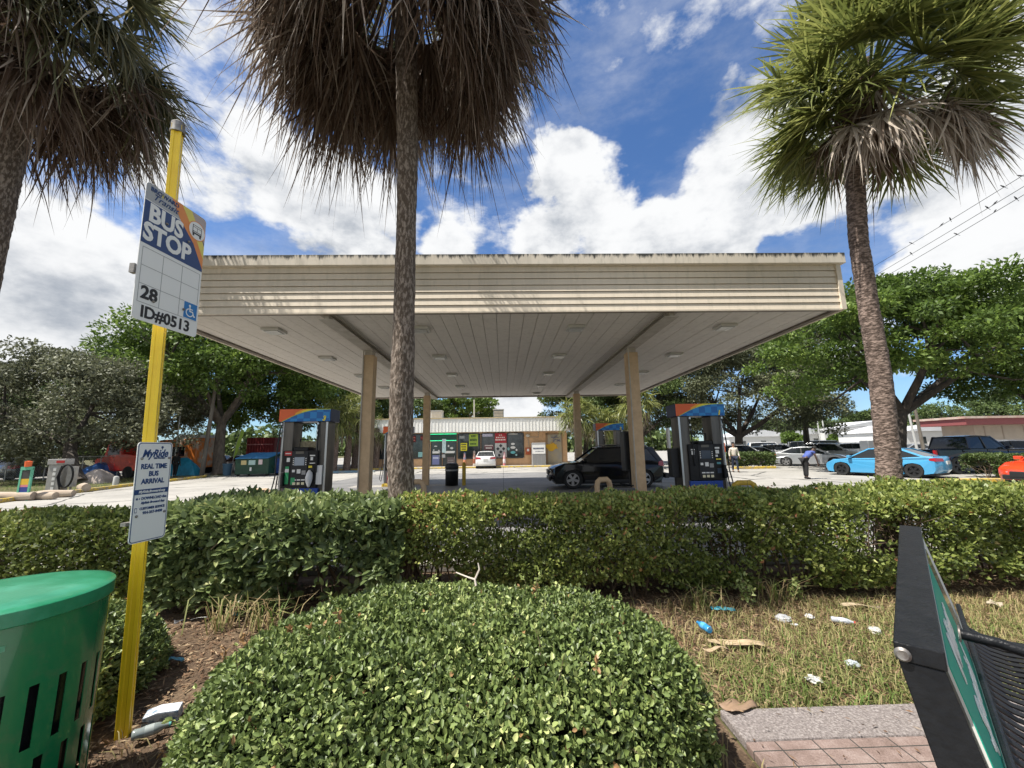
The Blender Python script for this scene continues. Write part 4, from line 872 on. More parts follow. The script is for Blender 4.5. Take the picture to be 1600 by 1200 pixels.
def make_car(kind, label, cat, x, y, heading, pm, group='parked cars in the lot', rimm=None, z=.005, trim=True, scale=1., name=None):
    L, W, H, gc, wb, wr, hz0, hz1, bz, dz, (fa, fb_, fc, fd) = KIND[kind]
    t = thing(name or {'suv': 'parked_suv', 'sedan': 'parked_sedan', 'small': 'parked_car', 'pickup': 'pickup_truck', 'van': 'parked_van'}[kind], label, cat, (x, y, z), heading, group); t.scale = (scale,)*3
    xa, xb, xc, xd = fa*L, fb_*L, fc*L, fd*L; xf, xr = wb/2*1.02, -wb/2*.98; ar = wr+.055; h2 = L/2
    def arch(cx): 
        n = 10; a0 = math.acos(min(1, 0)) ; zz = gc-wr
        s = math.asin(max(-1, min(1, (gc-wr)/ar))); return [(cx+ar*math.cos(a), wr+ar*math.sin(a)) for a in [s+(math.pi-2*s)*i/n for i in range(n+1)]]
    bot = [(-h2+.16, gc+.06)] + arch(xr)[::-1] + arch(xf)[::-1] + [(h2-.14, gc+.04)]
    front = [(h2-.02, gc+.20), (h2, hz0*.62), (h2-.05, hz0-.07), (h2-.16, hz0), ((h2+xa)/2, (hz0+hz1)/2+.05), (xa, hz1)]
    if kind == 'pickup': back = [(xd+.02, bz), (xd-.01, dz-.06), (-h2+.04, dz-.06), (-h2, .8), (-h2, gc+.25)]
    elif kind in ('suv', 'van'): back = [(xc, bz+.01), (xd, dz), (-h2+.05, dz-.12), (-h2, .72), (-h2+.02, gc+.22)]
    else: back = [(xc, bz), (xd, dz), (-h2+.10, dz-.01), (-h2+.04, dz-.10), (-h2, .62), (-h2+.02, gc+.2)]
    poly = bot+front+back; n = len(poly)
    ys = [-1, -.965, -.88, -.6, 0, .6, .88, .965, 1]; vs = []
    for yy in ys:
        for (px_, pz) in poly:
            a = abs(yy); u, v = px_, pz; sx = 1 if u > 0 else -1
            k = max(0, (abs(u)-(h2-.75))/.75)
            u -= sx*k*k*(.20*a**3)                         # nose and tail curve round in plan
            w = W/2*yy*(1-.05*k*k)
            if pz > gc+.3: w *= 1-.05*min(1, (pz-gc-.3)/.8)**2
            if a > .99: v = pz-(.035 if pz > .7*bz else 0); u -= sx*.012
            if pz > hz0-.05 and a < .9: v += .018*(1-a)
            vs.append((u, w, v))
    fs = []; m_ = len(ys)
    for j in range(m_-1):
        for i in range(n): a, b = j*n+i, j*n+(i+1) % n; fs.append((a, b, b+n, a+n))
    fs += [list(range(n))[::-1], [(m_-1)*n+i for i in range(n)]]
    mb = MB(); mb.add(vs, fs, 0, True); mb.sm[-1] = mb.sm[-2] = False
    body = mb.build('body', pm, t); b = body.modifiers.new('edge', 'EDGE_SPLIT'); b.split_angle = R_(32)
    MB().bb((-h2+.25, -W/2+.16, gc-.06), (h2-.25, W/2-.16, .66)).build('underbody', M_trimb, t)
    # greenhouse
    wb_, wt = W/2-.07, W/2-.25; zr = H-.05; yq = lambda f: wb_+(wt-wb_)*f
    sec = [(xa, wb_-.04, hz1-.02), (xb, wt, zr-.02), (xc, wt, zr-.03), (xd, wb_-.05, dz-.02)]
    if kind == 'pickup': sec = [(xa, wb_-.04, hz1-.02), (xb, wt, zr-.02), (xc, wt, zr-.02), (xd, wb_-.02, bz-.02)]
    vs = [(a, s*w, z_) for s in (-1, 1) for a, w, z_ in sec]
    g = MB(); g.add(vs, [(0, 1, 2, 3)[::-1], (4, 5, 6, 7), (0, 1, 5, 4), (1, 2, 6, 5), (2, 3, 7, 6), (3, 0, 4, 7)]); g.build('windows', M_glass, t)
    # roof skin, gently crowned
    rf = MB(); nx_, ny_ = 8, 6; vs = []
    for i in range(nx_+1):
        u = xb+.03+(xc-.03-xb-.03)*i/nx_; f = i/nx_; zz = zr-.01+.05*math.sin(math.pi*min(1, .12+f*.95))
        for j in range(ny_+1):
            q = j/ny_*2-1; vs.append((u+(.07*(1-q*q) if i == 0 else 0), q*(wt+.03), zz-.035*q**4))
    fs = [(i*(ny_+1)+j, i*(ny_+1)+j+1, (i+1)*(ny_+1)+j+1, (i+1)*(ny_+1)+j) for i in range(nx_) for j in range(ny_)]
    rf.add(vs, fs, 0, True); o = rf.build('roof', pm, t); so = o.modifiers.new('s', 'SOLIDIFY'); so.thickness = .05; so.offset = -1
    for s in (-1, 1):
        def strip(p, q, w0, w1, nm, mm):
            pl = MB()
            p, q = Vector(p), Vector(q); d = Vector((1, 0, 0)); o_ = Vector((0, s*.014, 0))
            pl.add([p-d*w0+o_, p+d*w0+o_, q+d*w1+o_, q-d*w1+o_, p-d*w0-o_*2, p+d*w0-o_*2, q+d*w1-o_*2, q-d*w1-o_*2], [(0, 1, 2, 3), (4, 7, 6, 5), (0, 4, 5, 1), (1, 5, 6, 2), (2, 6, 7, 3), (3, 7, 4, 0)]); pl.build(nm, mm, t)
        strip((xa, s*(wb_-.04), hz1-.01), (xb, s*wt, zr), .05, .06, 'pillar', pm)
        strip((xd+(.05 if kind == 'pickup' else .10), s*(wb_-.03), dz-.01), (xc+.05, s*wt, zr-.01), .09 if kind != 'pickup' else .06, .10 if kind != 'suv' else .14, 'pillar', pm)
        xm = (xa+xd)/2*.6+(xb+xc)/2*.4-.05; strip((xm, s*(wb_-.01), bz), (xm-.03, s*(wt+.01), zr-.02), .035, .03, 'window_post', M_trimb)
        strip((xr+.25 if kind != 'pickup' else xd+.3, s*(wb_-.015), bz), ((xr+.15) if kind != 'pickup' else xc+.3, s*(wt+.008), zr-.03), .02, .02, 'window_post', M_trimb) if kind in ('suv', 'van') else None
        # seams and handles, proud of the side by a few mm
        q = MB(); yo = s*(W/2*.985)
        for sx in (xa-.12, xm-.02, xr+ar*.6+.12):
            q.bb((sx-.006, yo-s*.02, gc+.16), (sx+.006, yo+s*.004, bz-.06))
        q.build('door_gap', M_seam, t)
        for sx in (xm+.16, xr+ar*.6+.28):
            MB().bb((sx-.09, yo-s*.02, bz-.17), (sx+.09, yo+s*.018, bz-.135)).build('door_handle', pm, t, bevel=.008)
        q = MB(); q.bb((xa-.26, s*(W/2-.06), hz1+.02), (xa-.10, s*(W/2+.16), hz1+.16)); q.build('mirror', pm, t, bevel=.03)
        if kind in ('suv', 'pickup'): MB().bb((xr+ar+.04, s*(W/2-.05), gc-.0), (xf-ar-.04, s*(W/2+.012), gc+.10)).build('sill', M_trimb, t, bevel=.01)
        # lamps
        fx = h2-.17
        q = MB(); q.add([(h2-.045, s*W*.28, hz0-.17), (h2-.235, s*W*.475, hz0-.16), (h2-.36, s*W*.478, hz0-.055), (h2-.13, s*W*.29, hz0-.05),
                         (h2-.25, s*W*.28, hz0-.17), (h2-.35, s*W*.44, hz0-.16), (h2-.42, s*W*.44, hz0-.07), (h2-.32, s*W*.29, hz0-.07)], [(0, 1, 2, 3), (0, 4, 5, 1), (3, 2, 6, 7), (1, 5, 6, 2), (0, 3, 7, 4)])
        q.build('headlight', M_head, t)
        tz = dz-.22; th_ = .16 if kind in ('sedan', 'small') else .24
        q = MB()
        if kind in ('pickup', 'van'): q.bb((-h2-.012, s*(W*.42), tz-.15), (-h2+.1, s*(W*.475), tz+.13))
        else: q.add([(-h2+.02, s*W*.22, tz), (-h2+.16, s*W*.472, tz), (-h2+.38, s*W*.488, tz+.05), (-h2+.36, s*W*.482, tz+th_*.8), (-h2+.18, s*W*.465, tz+th_), (-h2+.04, s*W*.24, tz+th_*.8),
                     (-h2+.3, s*W*.2, tz), (-h2+.5, s*W*.43, tz+.02)], [(0, 1, 4, 5), (1, 2, 3, 4), (0, 6, 7, 1), (5, 4, 3)])
        q.build('tail_light', M_tail, t)
    MB().bb((h2-.06, -W*.24, hz0-.34), (h2+.006, W*.24, hz0-.13)).build('grille', M_trimb, t, bevel=.03)
    MB().bb((h2-.10, -W*.36, gc+.06), (h2-.012, W*.36, gc+.22)).build('lower_intake', M_trimb, t, bevel=.03)
    MB().bb((-h2-.012, -.17, dz-.36), (-h2+.03, .17, dz-.21)).build('number_plate', M_plate, t)
    if kind in ('pickup', 'suv'): MB().bb((-h2-.05, -W*.44, gc+.12), (-h2+.12, W*.44, gc+.32)).build('rear_bumper', M_chr if kind == 'pickup' else M_trimb, t, bevel=.03)
    if kind == 'suv':
        for s in (-1, 1): MB().tube([(xb-.1, s*(wt-.03), zr+.04), (xb-.3, s*(wt-.03), zr+.09), (xc+.3, s*(wt-.03), zr+.09), (xc+.1, s*(wt-.03), zr+.03)], .016, 6).build('roof_rail', M_chr if rimm is None else M_trimb, t)
    rm = rimm or M_rim
    for cx in (xf, xr):
        for s in (-1, 1):
            yo = s*(W/2-.115); Mx = Matrix.Rotation(R_(90)*-s, 3, 'X')
            q = MB(); q.lathe([(wr*.66, -.10), (wr*.93, -.11), (wr, -.085), (wr, .085), (wr*.93, .108), (wr*.66, .10), (wr*.6, .05)], (cx, yo, wr), 24, M=Mx)
            wh = q.build('tyre', M_tyre, t)
            q = MB(); q.lathe([(wr*.67, .095), (wr*.62, .098), (wr*.60, .05), (0, .045)], (cx, yo, wr), 24, M=Mx); 
            q.build('wheel_well', M_seam, wh)
            q = MB(); q.lathe([(wr*.68, .085), (wr*.68, .103), (wr*.61, .103), (wr*.60, .07)], (cx, yo, wr), 24, M=Mx); q.lathe([(wr*.17, .05), (wr*.17, .095), (0, .10)], (cx, yo, wr), 12, M=Mx)
            for k in range(5):
                a = 2*math.pi*k/5+.3; e = Mx @ Vector((math.cos(a), math.sin(a), 0)); n_ = Mx @ Vector((0, 0, 1)); w_ = e.cross(n_); c = Vector((cx, yo, wr))+n_*.085
                p0, p1 = c+e*wr*.12, c+e*wr*.63
                q.add([p0-w_*.04, p0+w_*.04, p1+w_*.055, p1-w_*.055, p0-w_*.04-n_*.03, p0+w_*.04-n_*.03, p1+w_*.055-n_*.03, p1-w_*.055-n_*.03], [(0, 1, 2, 3), (0, 4, 5, 1), (1, 5, 6, 2), (2, 6, 7, 3), (3, 7, 4, 0)])
            q.build('rim', rm, wh)
    return t
PB = paint('black', (.006, .006, .007), .15); PW = paint('white', (.72, .72, .71), .3); PS = paint('silver', (.38, .39, .40), .3, .5); PG = paint('graphite', (.10, .105, .11), .28, .5)
PC = paint('sky_blue', (.055, .29, .52), .35); PO = paint('orange_red', (.66, .055, .015), .3); PK = paint('midnight', (.006, .008, .016), .2); PR = paint('dark_red', (.18, .01, .015), .3)
yS = 16.9; s_ = make_car('suv', 'black SUV parked under the canopy beside the rear row of pumps', 'suv', (gx(858, yS, 1)+gx(1027, yS, 1))/2, yS, R_(180-2), PB, None, z=.012)
s_.scale = (1.03, 1, 1)
make_car('small', 'small white sedan seen from behind, parked nose-in at the shop door', 'car', gx(760, 35.8, .7), 35.9, R_(90), PW, None)
make_car('sedan', 'sky blue sedan parked nose away beyond the hedge by the right palm', 'car', gx(1386, 19.4, .7), 19.6, R_(116), PC, None, rimm=M_rimd, scale=.97)
make_car('pickup', 'black pickup truck behind the dark hedge on the right', 'pickup truck', gx(1508, 20.8, 1), 20.8, R_(4), PK, None, rimm=M_rimd)
make_car('sedan', 'orange-red car whose nose shows at the right edge behind the hedge', 'car', gx(1574, 13.6, .8)+3.1, 13.9, R_(184), PO, None)
gl_ = 'parked cars in the lot'
make_car('sedan', 'silver saloon facing us behind the bending man', 'car', gx(1270, 29, .7), 29.3, R_(-42), PS, gl_)
make_car('suv', 'dark silver SUV parked just right of the saloon behind the bending man', 'suv', gx(1306, 33, .8), 33.5, R_(-42), PS, gl_)
make_car('suv', 'white SUV seen side-on left of the right palm trunk', 'suv', gx(1341, 40, .8), 40, R_(-25), PW, gl_)
make_car('suv', 'white SUV partly behind the low clipped hedge', 'suv', gx(1163, 33, .8), 33.4, R_(-10), PW, gl_)
make_car('sedan', 'white car between the SUV at the low hedge and the silver cars', 'car', gx(1188, 40, .8), 40, R_(-30), PW, gl_)
for px, Y, k, p, lb, hd in ((1210, 48, 'sedan', PS, 'silver car in the second row right of the low hedge', -35), (1222, 41, 'suv', PW, 'white car just left of the grey saloon', -35), (1247, 46, 'pickup', PG, 'grey pickup behind the grey saloon', -30), (1290, 46, 'van', PG, 'dark van roof behind the silver SUV', -30),
        (1322, 50, 'sedan', PS, 'grey car between the silver SUV and the white SUV', -30), (1372, 46, 'suv', PW, 'white car hidden mostly by the right palm trunk', -20), (1240, 62, 'suv', PW, 'white SUV in the far row', -20), (1268, 66, 'sedan', PW, 'white saloon in the far row under the lamp posts', -20),
        (1300, 68, 'suv', PW, 'far white SUV right of the lamp posts', -20), (1335, 70, 'sedan', PS, 'far silver saloon near the palm', -20), (1198, 60, 'van', PW, 'white van under the oak branches', -20), (1432, 45, 'sedan', PS, 'pale car left of the black pickup', 0), (1585, 30, 'suv', PS, 'silver SUV behind the bonnet of the black pickup', -15)):
    make_car(k, lb, 'car', gx(px, Y, .8), Y, R_(hd), p, gl_)
make_car('suv', 'dark grey SUV facing away behind the fence at the far left', 'suv', gx(66, 30, .8), 30.2, R_(80), PG, 'cars on the left side')
make_car('sedan', 'silver-grey car parked left of the green dumpster', 'car', gx(372, 35, .8), 35.5, R_(160), PS, 'cars on the left side')
make_car('small', 'white car behind the leaning utility pole', 'car', gx(336, 38, .8), 38.5, R_(100), PW, 'cars on the left side')

# ------------------------------------------------------------------ shop
M_wall = mat('tan_stucco', (.68, .43, .24), .9, c2=(.56, .35, .2), scale=2.5, bump=.2); M_fas = mat('white_ribbed_fascia', (.80, .80, .77), .6, c2=(.70, .69, .65), scale=1.2, stretch=(4, 4, .5))
M_shopg = mat('shop_glass', (.015, .022, .025), .06, c2=(.05, .06, .06), scale=2, spec=.8); M_alu = mat('dark_window_frame', (.03, .035, .04), .4)
YS = 37.0; xL_, xR_ = gx(562, YS, 2), gx(886, YS, 2); zt, zf = at(760, 653.5, YS-.9).z, at(760, 674.5, YS-.9).z
sh_ = thing('convenience_shop', 'low tan shop with a long white fascia and dark windows behind the canopy', 'shop', (0, YS, 0))
def S(mb, name, m_, parent=None, bevel=0):
    mb.v = [(x, y-YS, z) for x, y, z in mb.v]; return mb.build(name, m_, parent or sh_, bevel)
mb = MB(); mb.bb((xL_, YS, 0), (xR_, YS+12, zt-.3)); S(mb, 'wall', M_wall)
mb = MB(); x0, x1 = xL_-.5, gx(891, YS-.9, 3.5); nn = int((x1-x0)/.3)
mb.bb((x0, YS-.88, zf), (x1, YS+12.3, zt))
for k in range(nn): xx = x0+.15+k*(x1-x0)/nn; mb.bb((xx-.03, YS-.91, zf+.002), (xx+.03, YS-.882, zt-.002))
fa_ = S(mb, 'fascia', M_fas); mb = MB(); mb.bb((x0-.03, YS-.95, zt+.002), (x1+.03, YS+12.3, zt+.08)); S(mb, 'fascia_cap', mat('fascia_cap', (.45, .36, .2), .8), fa_)
def panel(px0, px1, z0, z1, m_, name, parent=None, dy=.0, th=.02):
    mb = MB(); mb.bb((gx(px0, YS, 1.5), YS-.06-dy-th, z0), (gx(px1, YS, 1.5), YS-.06-dy, z1)); return S(mb, name, m_, parent)
wz0, wz1 = .75, zf-.12
for (a, b, z0, nm) in ((592, 613, .9, 'window'), (640, 662, .9, 'window'), (614, 639, .9, 'window'), (716, 750, .8, 'window'), (753, 791, .8, 'window'), (793, 818, .8, 'window')):
    w = panel(a, b, z0, wz1, M_shopg, nm); mb = MB(); xa_, xb_ = gx(a, YS, 1.5), gx(b, YS, 1.5)
    for q in ((xa_-.05, xa_+.05, z0, wz1), (xb_-.05, xb_+.05, z0, wz1), (xa_+.05, xb_-.05, z0-.05, z0+.05), (xa_+.05, xb_-.05, wz1-.05, wz1+.05)): mb.bb((q[0], YS-.10, q[2]), (q[1], YS-.081, q[3]))
    S(mb, 'window_frame', M_alu, w)
for (a, b) in ((674, 690), (693, 713)):
    w = panel(a, b, .1, 2.35, M_shopg, 'door'); mb = MB(); xa_, xb_ = gx(a, YS, 1.5), gx(b, YS, 1.5)
    for q in ((xa_-.04, xa_+.06, .1, 2.35), (xb_-.06, xb_+.04, .1, 2.35), (xa_+.06, xb_-.06, 1.0, 1.07)): mb.bb((q[0], YS-.11, q[2]), (q[1], YS-.081, q[3]))
    S(mb, 'door_frame', M_alu, w); mb = MB(); mb.tube([(xb_-.15, YS-.16, .8), (xb_-.15, YS-.16, 1.4)], .02, 6); S(mb, 'handle', M_chr, w)
    panel(a+2, b-2, 1.3, 1.5, M_wht, 'door_sticker', None, .03, .01)
tr2 = panel(672, 714, 2.4, wz1+.05, mat('dark_green_transom', (.01, .06, .04), .3), 'transom')
mb = MB(); za, zb_ = 2.45, wz1; 
for k in range(22):
    xx = gx(673.5+k*39/21, YS, 2.5)
    for z_ in (za, zb_): mb.bb((xx-.03, YS-.10, z_-.03), (xx+.03, YS-.085, z_+.03))
S(mb, 'light_string', mat('green_led', (.05, .8, .35), .4, emit=1.5), tr2)
def poster(px0, px1, z0, z1, c, nm, bars=(), group=None, bc=(.05, .05, .05), hgap=.1):
    x0, x1 = gx(px0, YS, 1.5), gx(px1, YS, 1.5); o = MB(); o.bb((x0, YS-.125, z0), (x1, YS-.112, z1)); o = S(o, 'poster', mat('poster_'+nm, c, .6), sh_)
    if bars:
        q = MB()
        for a, b, wd in bars:
            n = max(2, int(wd*7)); w_ = (x1-x0)*wd/n
            for j in range(n): q.bb((x0+(x1-x0)*(1-wd)/2+j*w_, YS-.14, z0+(z1-z0)*a), (x0+(x1-x0)*(1-wd)/2+(j+.75)*w_, YS-.126, z0+(z1-z0)*b))
        S(q, 'poster_print', mat('print_'+nm, bc, .6), o)
    return o
poster(640, 650, 2.35, wz1-.1, (.12, .01, .015), 'neon_left', ((.62, .78, .8), (.2, .36, .8)), bc=(.6, .2, .15)); poster(657, 662, 2.5, wz1-.1, (.10, .01, .015), 'neon_mid', ((.4, .6, .9),), bc=(.5, .08, .08))
poster(654, 662, 1.0, 1.45, (.25, .5, .5), 'aqua'); poster(691, 697, 1.35, 2.6, (.55, .72, .75), 'tall'); poster(691, 696, .9, 1.2, (.45, .45, .45), 'low')
poster(676, 687, .3, 1.15, (.18, .2, .4), 'kid', ((.6, .8, .8),), bc=(.6, .65, .8)); poster(699, 711, .3, .95, (.14, .11, .11), 'brown', ((.5, .6, .7), (.2, .3, .7)), bc=(.3, .28, .28))
poster(720, 730, 1.5, 2.2, (.75, .68, .03), 'yellow', ((.72, .88, .8), (.42, .58, .8), (.12, .28, .7))); poster(733, 747, 1.9, 3.0, (.30, .42, .05), 'lime', ((.75, .9, .5), (.42, .6, .8), (.12, .26, .7)), bc=(.04, .08, .02))
poster(718, 726, 2.6, 2.85, (.3, .32, .33), 'script'); poster(754, 770, 2.75, 3.0, (.42, .42, .55), 'violet'); poster(757, 771, 1.55, 2.0, (.16, .05, .06), 'menu', ((.75, .95, .9), (.2, .5, .7)), bc=(.7, .65, .6))
poster(773.5, 791.5, 2.15, wz1, (.36, .02, .03), 'banner_top', ((.75, .85, .3), (.5, .62, .8), (.25, .4, .9)), bc=(.75, .6, .55)); 
o = poster(773.5, 791.5, .85, 2.14, (.50, .49, .47), 'banner_low')
q = MB()
for (u, v) in ((.5, .82), (.25, .6), (.75, .6), (.5, .38), (.35, .15)):
    cx_ = gx(773.5+18*u, YS, 1.5); cz = .85+1.29*v; q.add([(cx_-.16, YS-.13, cz), (cx_, YS-.13, cz-.16), (cx_+.16, YS-.13, cz), (cx_, YS-.13, cz+.16)], [(0, 1, 2, 3)])
S(q, 'poster_print', mat('print_diamond', (.03, .03, .035), .5), o)
for px, z_, w_, h_, c in ((801.5, 2.05, .36, .2, (.7, .7, .68)), (801.5, 1.72, .48, .24, (.68, .68, .66)), (801.5, 1.28, .45, .26, (.12, .42, .45)), (807, 1.5, .16, .2, (.7, .7, .7)), (806.5, 1.05, .18, .18, (.3, .5, .5)), (802, 2.95, .9, .14, (.4, .4, .4)), (794.5, 1.6, .22, .3, (.2, .4, .4)), (701, 1.95, .15, .2, (.7, .7, .7)), (706, 1.75, .3, .2, (.6, .62, .6)), (681, 1.95, .3, .1, (.7, .7, .7)), (678, 1.6, .14, .14, (.6, .6, .6)), (686, 1.5, .18, .24, (.6, .6, .6))):
    cx_ = gx(px, YS, 1.5); q = MB(); q.add([(cx_+w_/2*math.cos(a), YS-.115, z_+h_/2*math.sin(a)) for a in [i*math.pi/7 for i in range(14)]], [list(range(14))[::-1]]); S(q, 'round_sticker', mat('st%d%d' % (px, z_*100), c, .6))
# right hand wall: lamp, sign, roller door with spray paint
q = MB(); cx_ = gx(824.5, YS, 2.8); q.lathe([(0, 0), (.16, .02), (.2, .18), (.12, .26), (0, .28)], (cx_, YS-.2, 2.65), 12); S(q, 'wall_lamp', mat('lamp_white', (.5, .48, .42), .4))
q = MB(); q.tube([(cx_, YS-.07, 2.6), (cx_+.1, YS-.07, 1.7), (cx_, YS-.07, 1.4)], .025, 6); q.tube([(cx_+.1, YS-.07, 2.65), (cx_+1.0, YS-.07, 2.65), (cx_+1.0, YS-.07, 3.2)], .025, 6); S(q, 'conduit', M_beam)
q = MB(); cx_ = gx(825, YS, 1.5); q.bb((cx_-.24, YS-.09, 1.05), (cx_+.24, YS-.065, 1.7)); o = S(q, 'wall_sign', mat('rust_sign', (.42, .09, .03), .6)); q = MB(); q.bb((cx_-.1, YS-.11, 1.36), (cx_+.1, YS-.091, 1.58)); S(q, 'sign_mark', M_wht, o)
rd_m = mat('painted_roller_door', (.42, .34, .22), .8, c2=(.30, .29, .27), scale=1.2)
dr = panel(856, 877.5, .15, 2.85, rd_m, 'roller_door', None, -.03, .03)
q = MB()
for a, b, z0, z1 in ((853, 856, .1, 2.95), (877.5, 879, .1, 2.95), (853, 879, 2.86, 2.98)): q.bb((gx(a, YS, 1.5), YS-.08, z0), (gx(b, YS, 1.5), YS-.062, z1))
S(q, 'door_frame', mat('frame_brown', (.3, .2, .12), .8), dr)
q = MB(); rr_ = random.Random(3)
def splash(cx, cz, w, h, n=12): 
    pts = [(cx+w*math.cos(a)*rr_.uniform(.4, 1), cz+h*math.sin(a)*rr_.uniform(.4, 1)) for a in [i*2*math.pi/n for i in range(n)]]; return pts
q.add([(x, YS-.094, z) for x, z in splash(gx(863, YS, 1.5), 1.75, .75, .5)], [list(range(12))[::-1]]); S(q, 'spray_paint', mat('spray_ochre', (.62, .36, .03), .8), dr)
q = MB()
for k in range(7): a = rr_.uniform(-1, 1); c_ = gx(868, YS, 2)+rr_.uniform(-.3, .3); z_ = 2.35+rr_.uniform(-.3, .3); q.tube([(c_-.15, YS-.095, z_-.15*a), (c_+.15, YS-.095, z_+.2*a)], .025, 5)
S(q, 'spray_tag', mat('spray_violet', (.14, .15, .24), .8), dr)
struct(MB().bb((xL_-1, YS-1.7, .001), (xR_+.6, YS, .13)).build('shop_pavement', M_kerbc)); struct(MB().bb((xL_-1, YS-1.86, .001), (xR_+.6, YS-1.702, .135)).build('kerb', M_kerby, bevel=.02))
ice = thing('vending_cabinet', 'grey cabinet with a white printed board against the tan shop wall', 'cabinet', (gx(841.5, YS-.5, 1), YS-.6, .13))
MB().bb((-.62, -.3, 0), (.62, .3, 1.98)).build('body', mat('cab_grey', (.33, .33, .33), .6), ice, bevel=.02)
bd = MB().bb((-.58, -.325, 1.0), (.58, -.302, 1.78)).build('board', M_wht, ice)
q = MB()
for k in range(9): q.bb((-.5+k*.11, -.332, 1.40), (-.42+k*.11, -.326, 1.54))
for k in range(7): q.bb((-.3+k*.11, -.332, 1.18), (-.24+k*.11, -.326, 1.25))
q.build('board_print', M_navy, bd)
q = MB()
for k in range(3): q.bb((-.55+k*.38, -.315, .1), (-.22+k*.38, -.302, .92))
q.build('door', mat('cab_slats', (.22, .22, .22), .5), ice)
# roof machines
for px, w_, h_, c, lb in ((683, 1.1, .95, (.5, .5, .5), 'pale grey air conditioner on the shop roof behind the rear left column'), (779, 1.0, 1.0, (.14, .16, .17), 'dark square air conditioner on the shop roof'), (840, .8, .3, (.35, .36, .36), 'low grey vent box near the right end of the shop roof')):
    a = thing('air_conditioner', lb, 'air conditioner', (gx(px, YS+2, 5), YS+2, zt-.0), 0, 'units on the shop roof')
    MB().bb((-w_/2, -.5, 0), (w_/2, .5, h_)).build('casing', mat('ac%d' % px, c, .5), a, bevel=.03)
    q = MB(); [q.bb((-w_/2+.08, -.515, .1+k*h_*.14), (w_/2-.08, -.502, .1+k*h_*.14+h_*.06)) for k in range(6 if h_ > .5 else 2)]; q.build('louvre', M_beam, a)
    if h_ > .5: MB().bb((-w_/2-.04, -.54, h_+.002), (w_/2+.04, .54, h_+.06)).build('lid', mat('acl', (.45, .46, .47), .5), a)
def pole(name, label, px, Y, h, r, m_, lean=0, cat='pole', arm=None, group=None):
    t = thing(name, label, cat, (gx(px, Y, 0), Y, 0), 0, group); MB().tube([(0, 0, 0), (lean*.5, 0, h/2), (lean, 0, h)], [r, r*.85, r*.7], 10).build('shaft', m_, t)
    if arm:
        q = MB(); q.bb((lean-arm, -.1, h-.1), (lean+arm, .1, h+.06)); q.build('lamp_head', M_kerbc, t)
    return t
M_wood = mat('weathered_pole', (.20, .18, .15), .9, c2=(.12, .10, .08), scale=5, stretch=(1, 1, .2)); M_pwh = mat('pale_pole', (.5, .5, .48), .6)
pole('flag_pole', 'thin pale mast on the shop roof line', 741, 45, 7.2, .09, M_pwh)
pole('utility_pole', 'leaning grey timber pole left of the thick brown trunk', 315, 30, 7.2, .16, M_wood, .35)
pole('lamp_post', 'left one of two pale lamp posts far off over the parked cars', 1285, 75, 11.5, .12, M_pwh, -.3, 'street lamp', None, 'far lamp posts'); pole('lamp_post', 'right one of two pale lamp posts, with a crossbar head', 1293, 72, 9.6, .12, M_pwh, -.2, 'street lamp', .9, 'far lamp posts')
pole('lamp_post', 'pale post right of the forked tree trunk', 1436, 40, 5.6, .12, M_pwh, -.3, 'street lamp', None, 'posts by the pickup'); pole('utility_pole', 'grey timber post just left of the black pickup cab', 1446, 38, 5.4, .16, M_wood, -.15, 'pole', None, 'posts by the pickup')
pole('sign_pole', 'thin pale pole seen above the fence left of the MyRide board'.replace('MyRide ', ''), 270, 30, 4.6, .05, M_pwh)

# ------------------------------------------------------------------ buildings on the right
bd_ = thing('maroon_edged_building', 'beige building with a maroon roof edge at the right edge', 'building', (gx(1530, 46, 0), 46, 0))
q = MB(); q.bb((0, 0, 0), (22, 3.5, 3.7)); q.build('wall', mat('beige_wall', (.42, .36, .29), .8, c2=(.36, .31, .25), scale=1), bd_)
q = MB(); q.bb((-2.6, -1.5, 3.5), (23, 4, 4.2)); q.build('roof_edge', mat('maroon', (.22, .06, .06), .7), bd_); q = MB(); q.bb((-2.8, -1.7, 4.202), (23.2, 4.2, 4.45)); q.build('roof', mat('rusty_roof', (.5, .42, .36), .8, c2=(.4, .25, .2), scale=1), bd_)
q = MB(); [q.bb((x_, -.03, .2), (x_+.12, -.005, 3.4)) for x_ in (1.2, 3.4, 6, 8.6)]; q.build('wall_joint', mat('joint_dk', (.3, .25, .2), .8), bd_)
def gable(px, Y, w, h, d, label, wins=3):
    t = thing('white_building', label, 'building', (gx(px, Y, 0), Y, 0), 0, 'white buildings beyond the lot'); hw = w/2
    MB().bb((-hw, 0, 0), (hw, d, h*.72)).build('wall', mat('white_wall', (.62, .62, .6), .8), t)
    q = MB(); q.prism([(-hw-.3, h*.7), (hw+.3, h*.7), (0, h)], lambda u, v, dd: (u, dd, v), -.3, d); q.build('roof', mat('white_roof', (.66, .67, .68), .6, c2=(.55, .56, .58), scale=.5), t)
    for k in range(wins): x_ = -hw+w*(k+.7)/(wins+.4); f = MB().bb((x_-.5, -.05, h*.3), (x_+.5, -.01, h*.52)).build('window', M_shopg, t)
    return t
g_ = gable(1482, 58, 12, 4.6, 12, 'white gabled building behind the black pickup')
q = MB(); q.prism([(0, 4.6), (6.3, 3.25), (6.3, 0), (18, 0), (18, 4.55)], lambda u, v, dd: (u, dd, v), .2, 11); q.build('side_wing', mat('pale_roof_wing', (.45, .48, .48), .7), g_)
MB().bb((12.2, .12, 3.2), (13.8, .19, 3.9)).build('blue_sign', mat('blue_sgn', (.03, .08, .4), .5), g_)
gable(1262, 90, 20, 5.4, 14, 'long white shed behind the lamp posts', 4); gable(1375, 88, 24, 6.6, 14, 'white roofed shed left of the right palm', 4); gable(1195, 80, 14, 4.6, 10, 'small white building low behind the parked cars', 3)

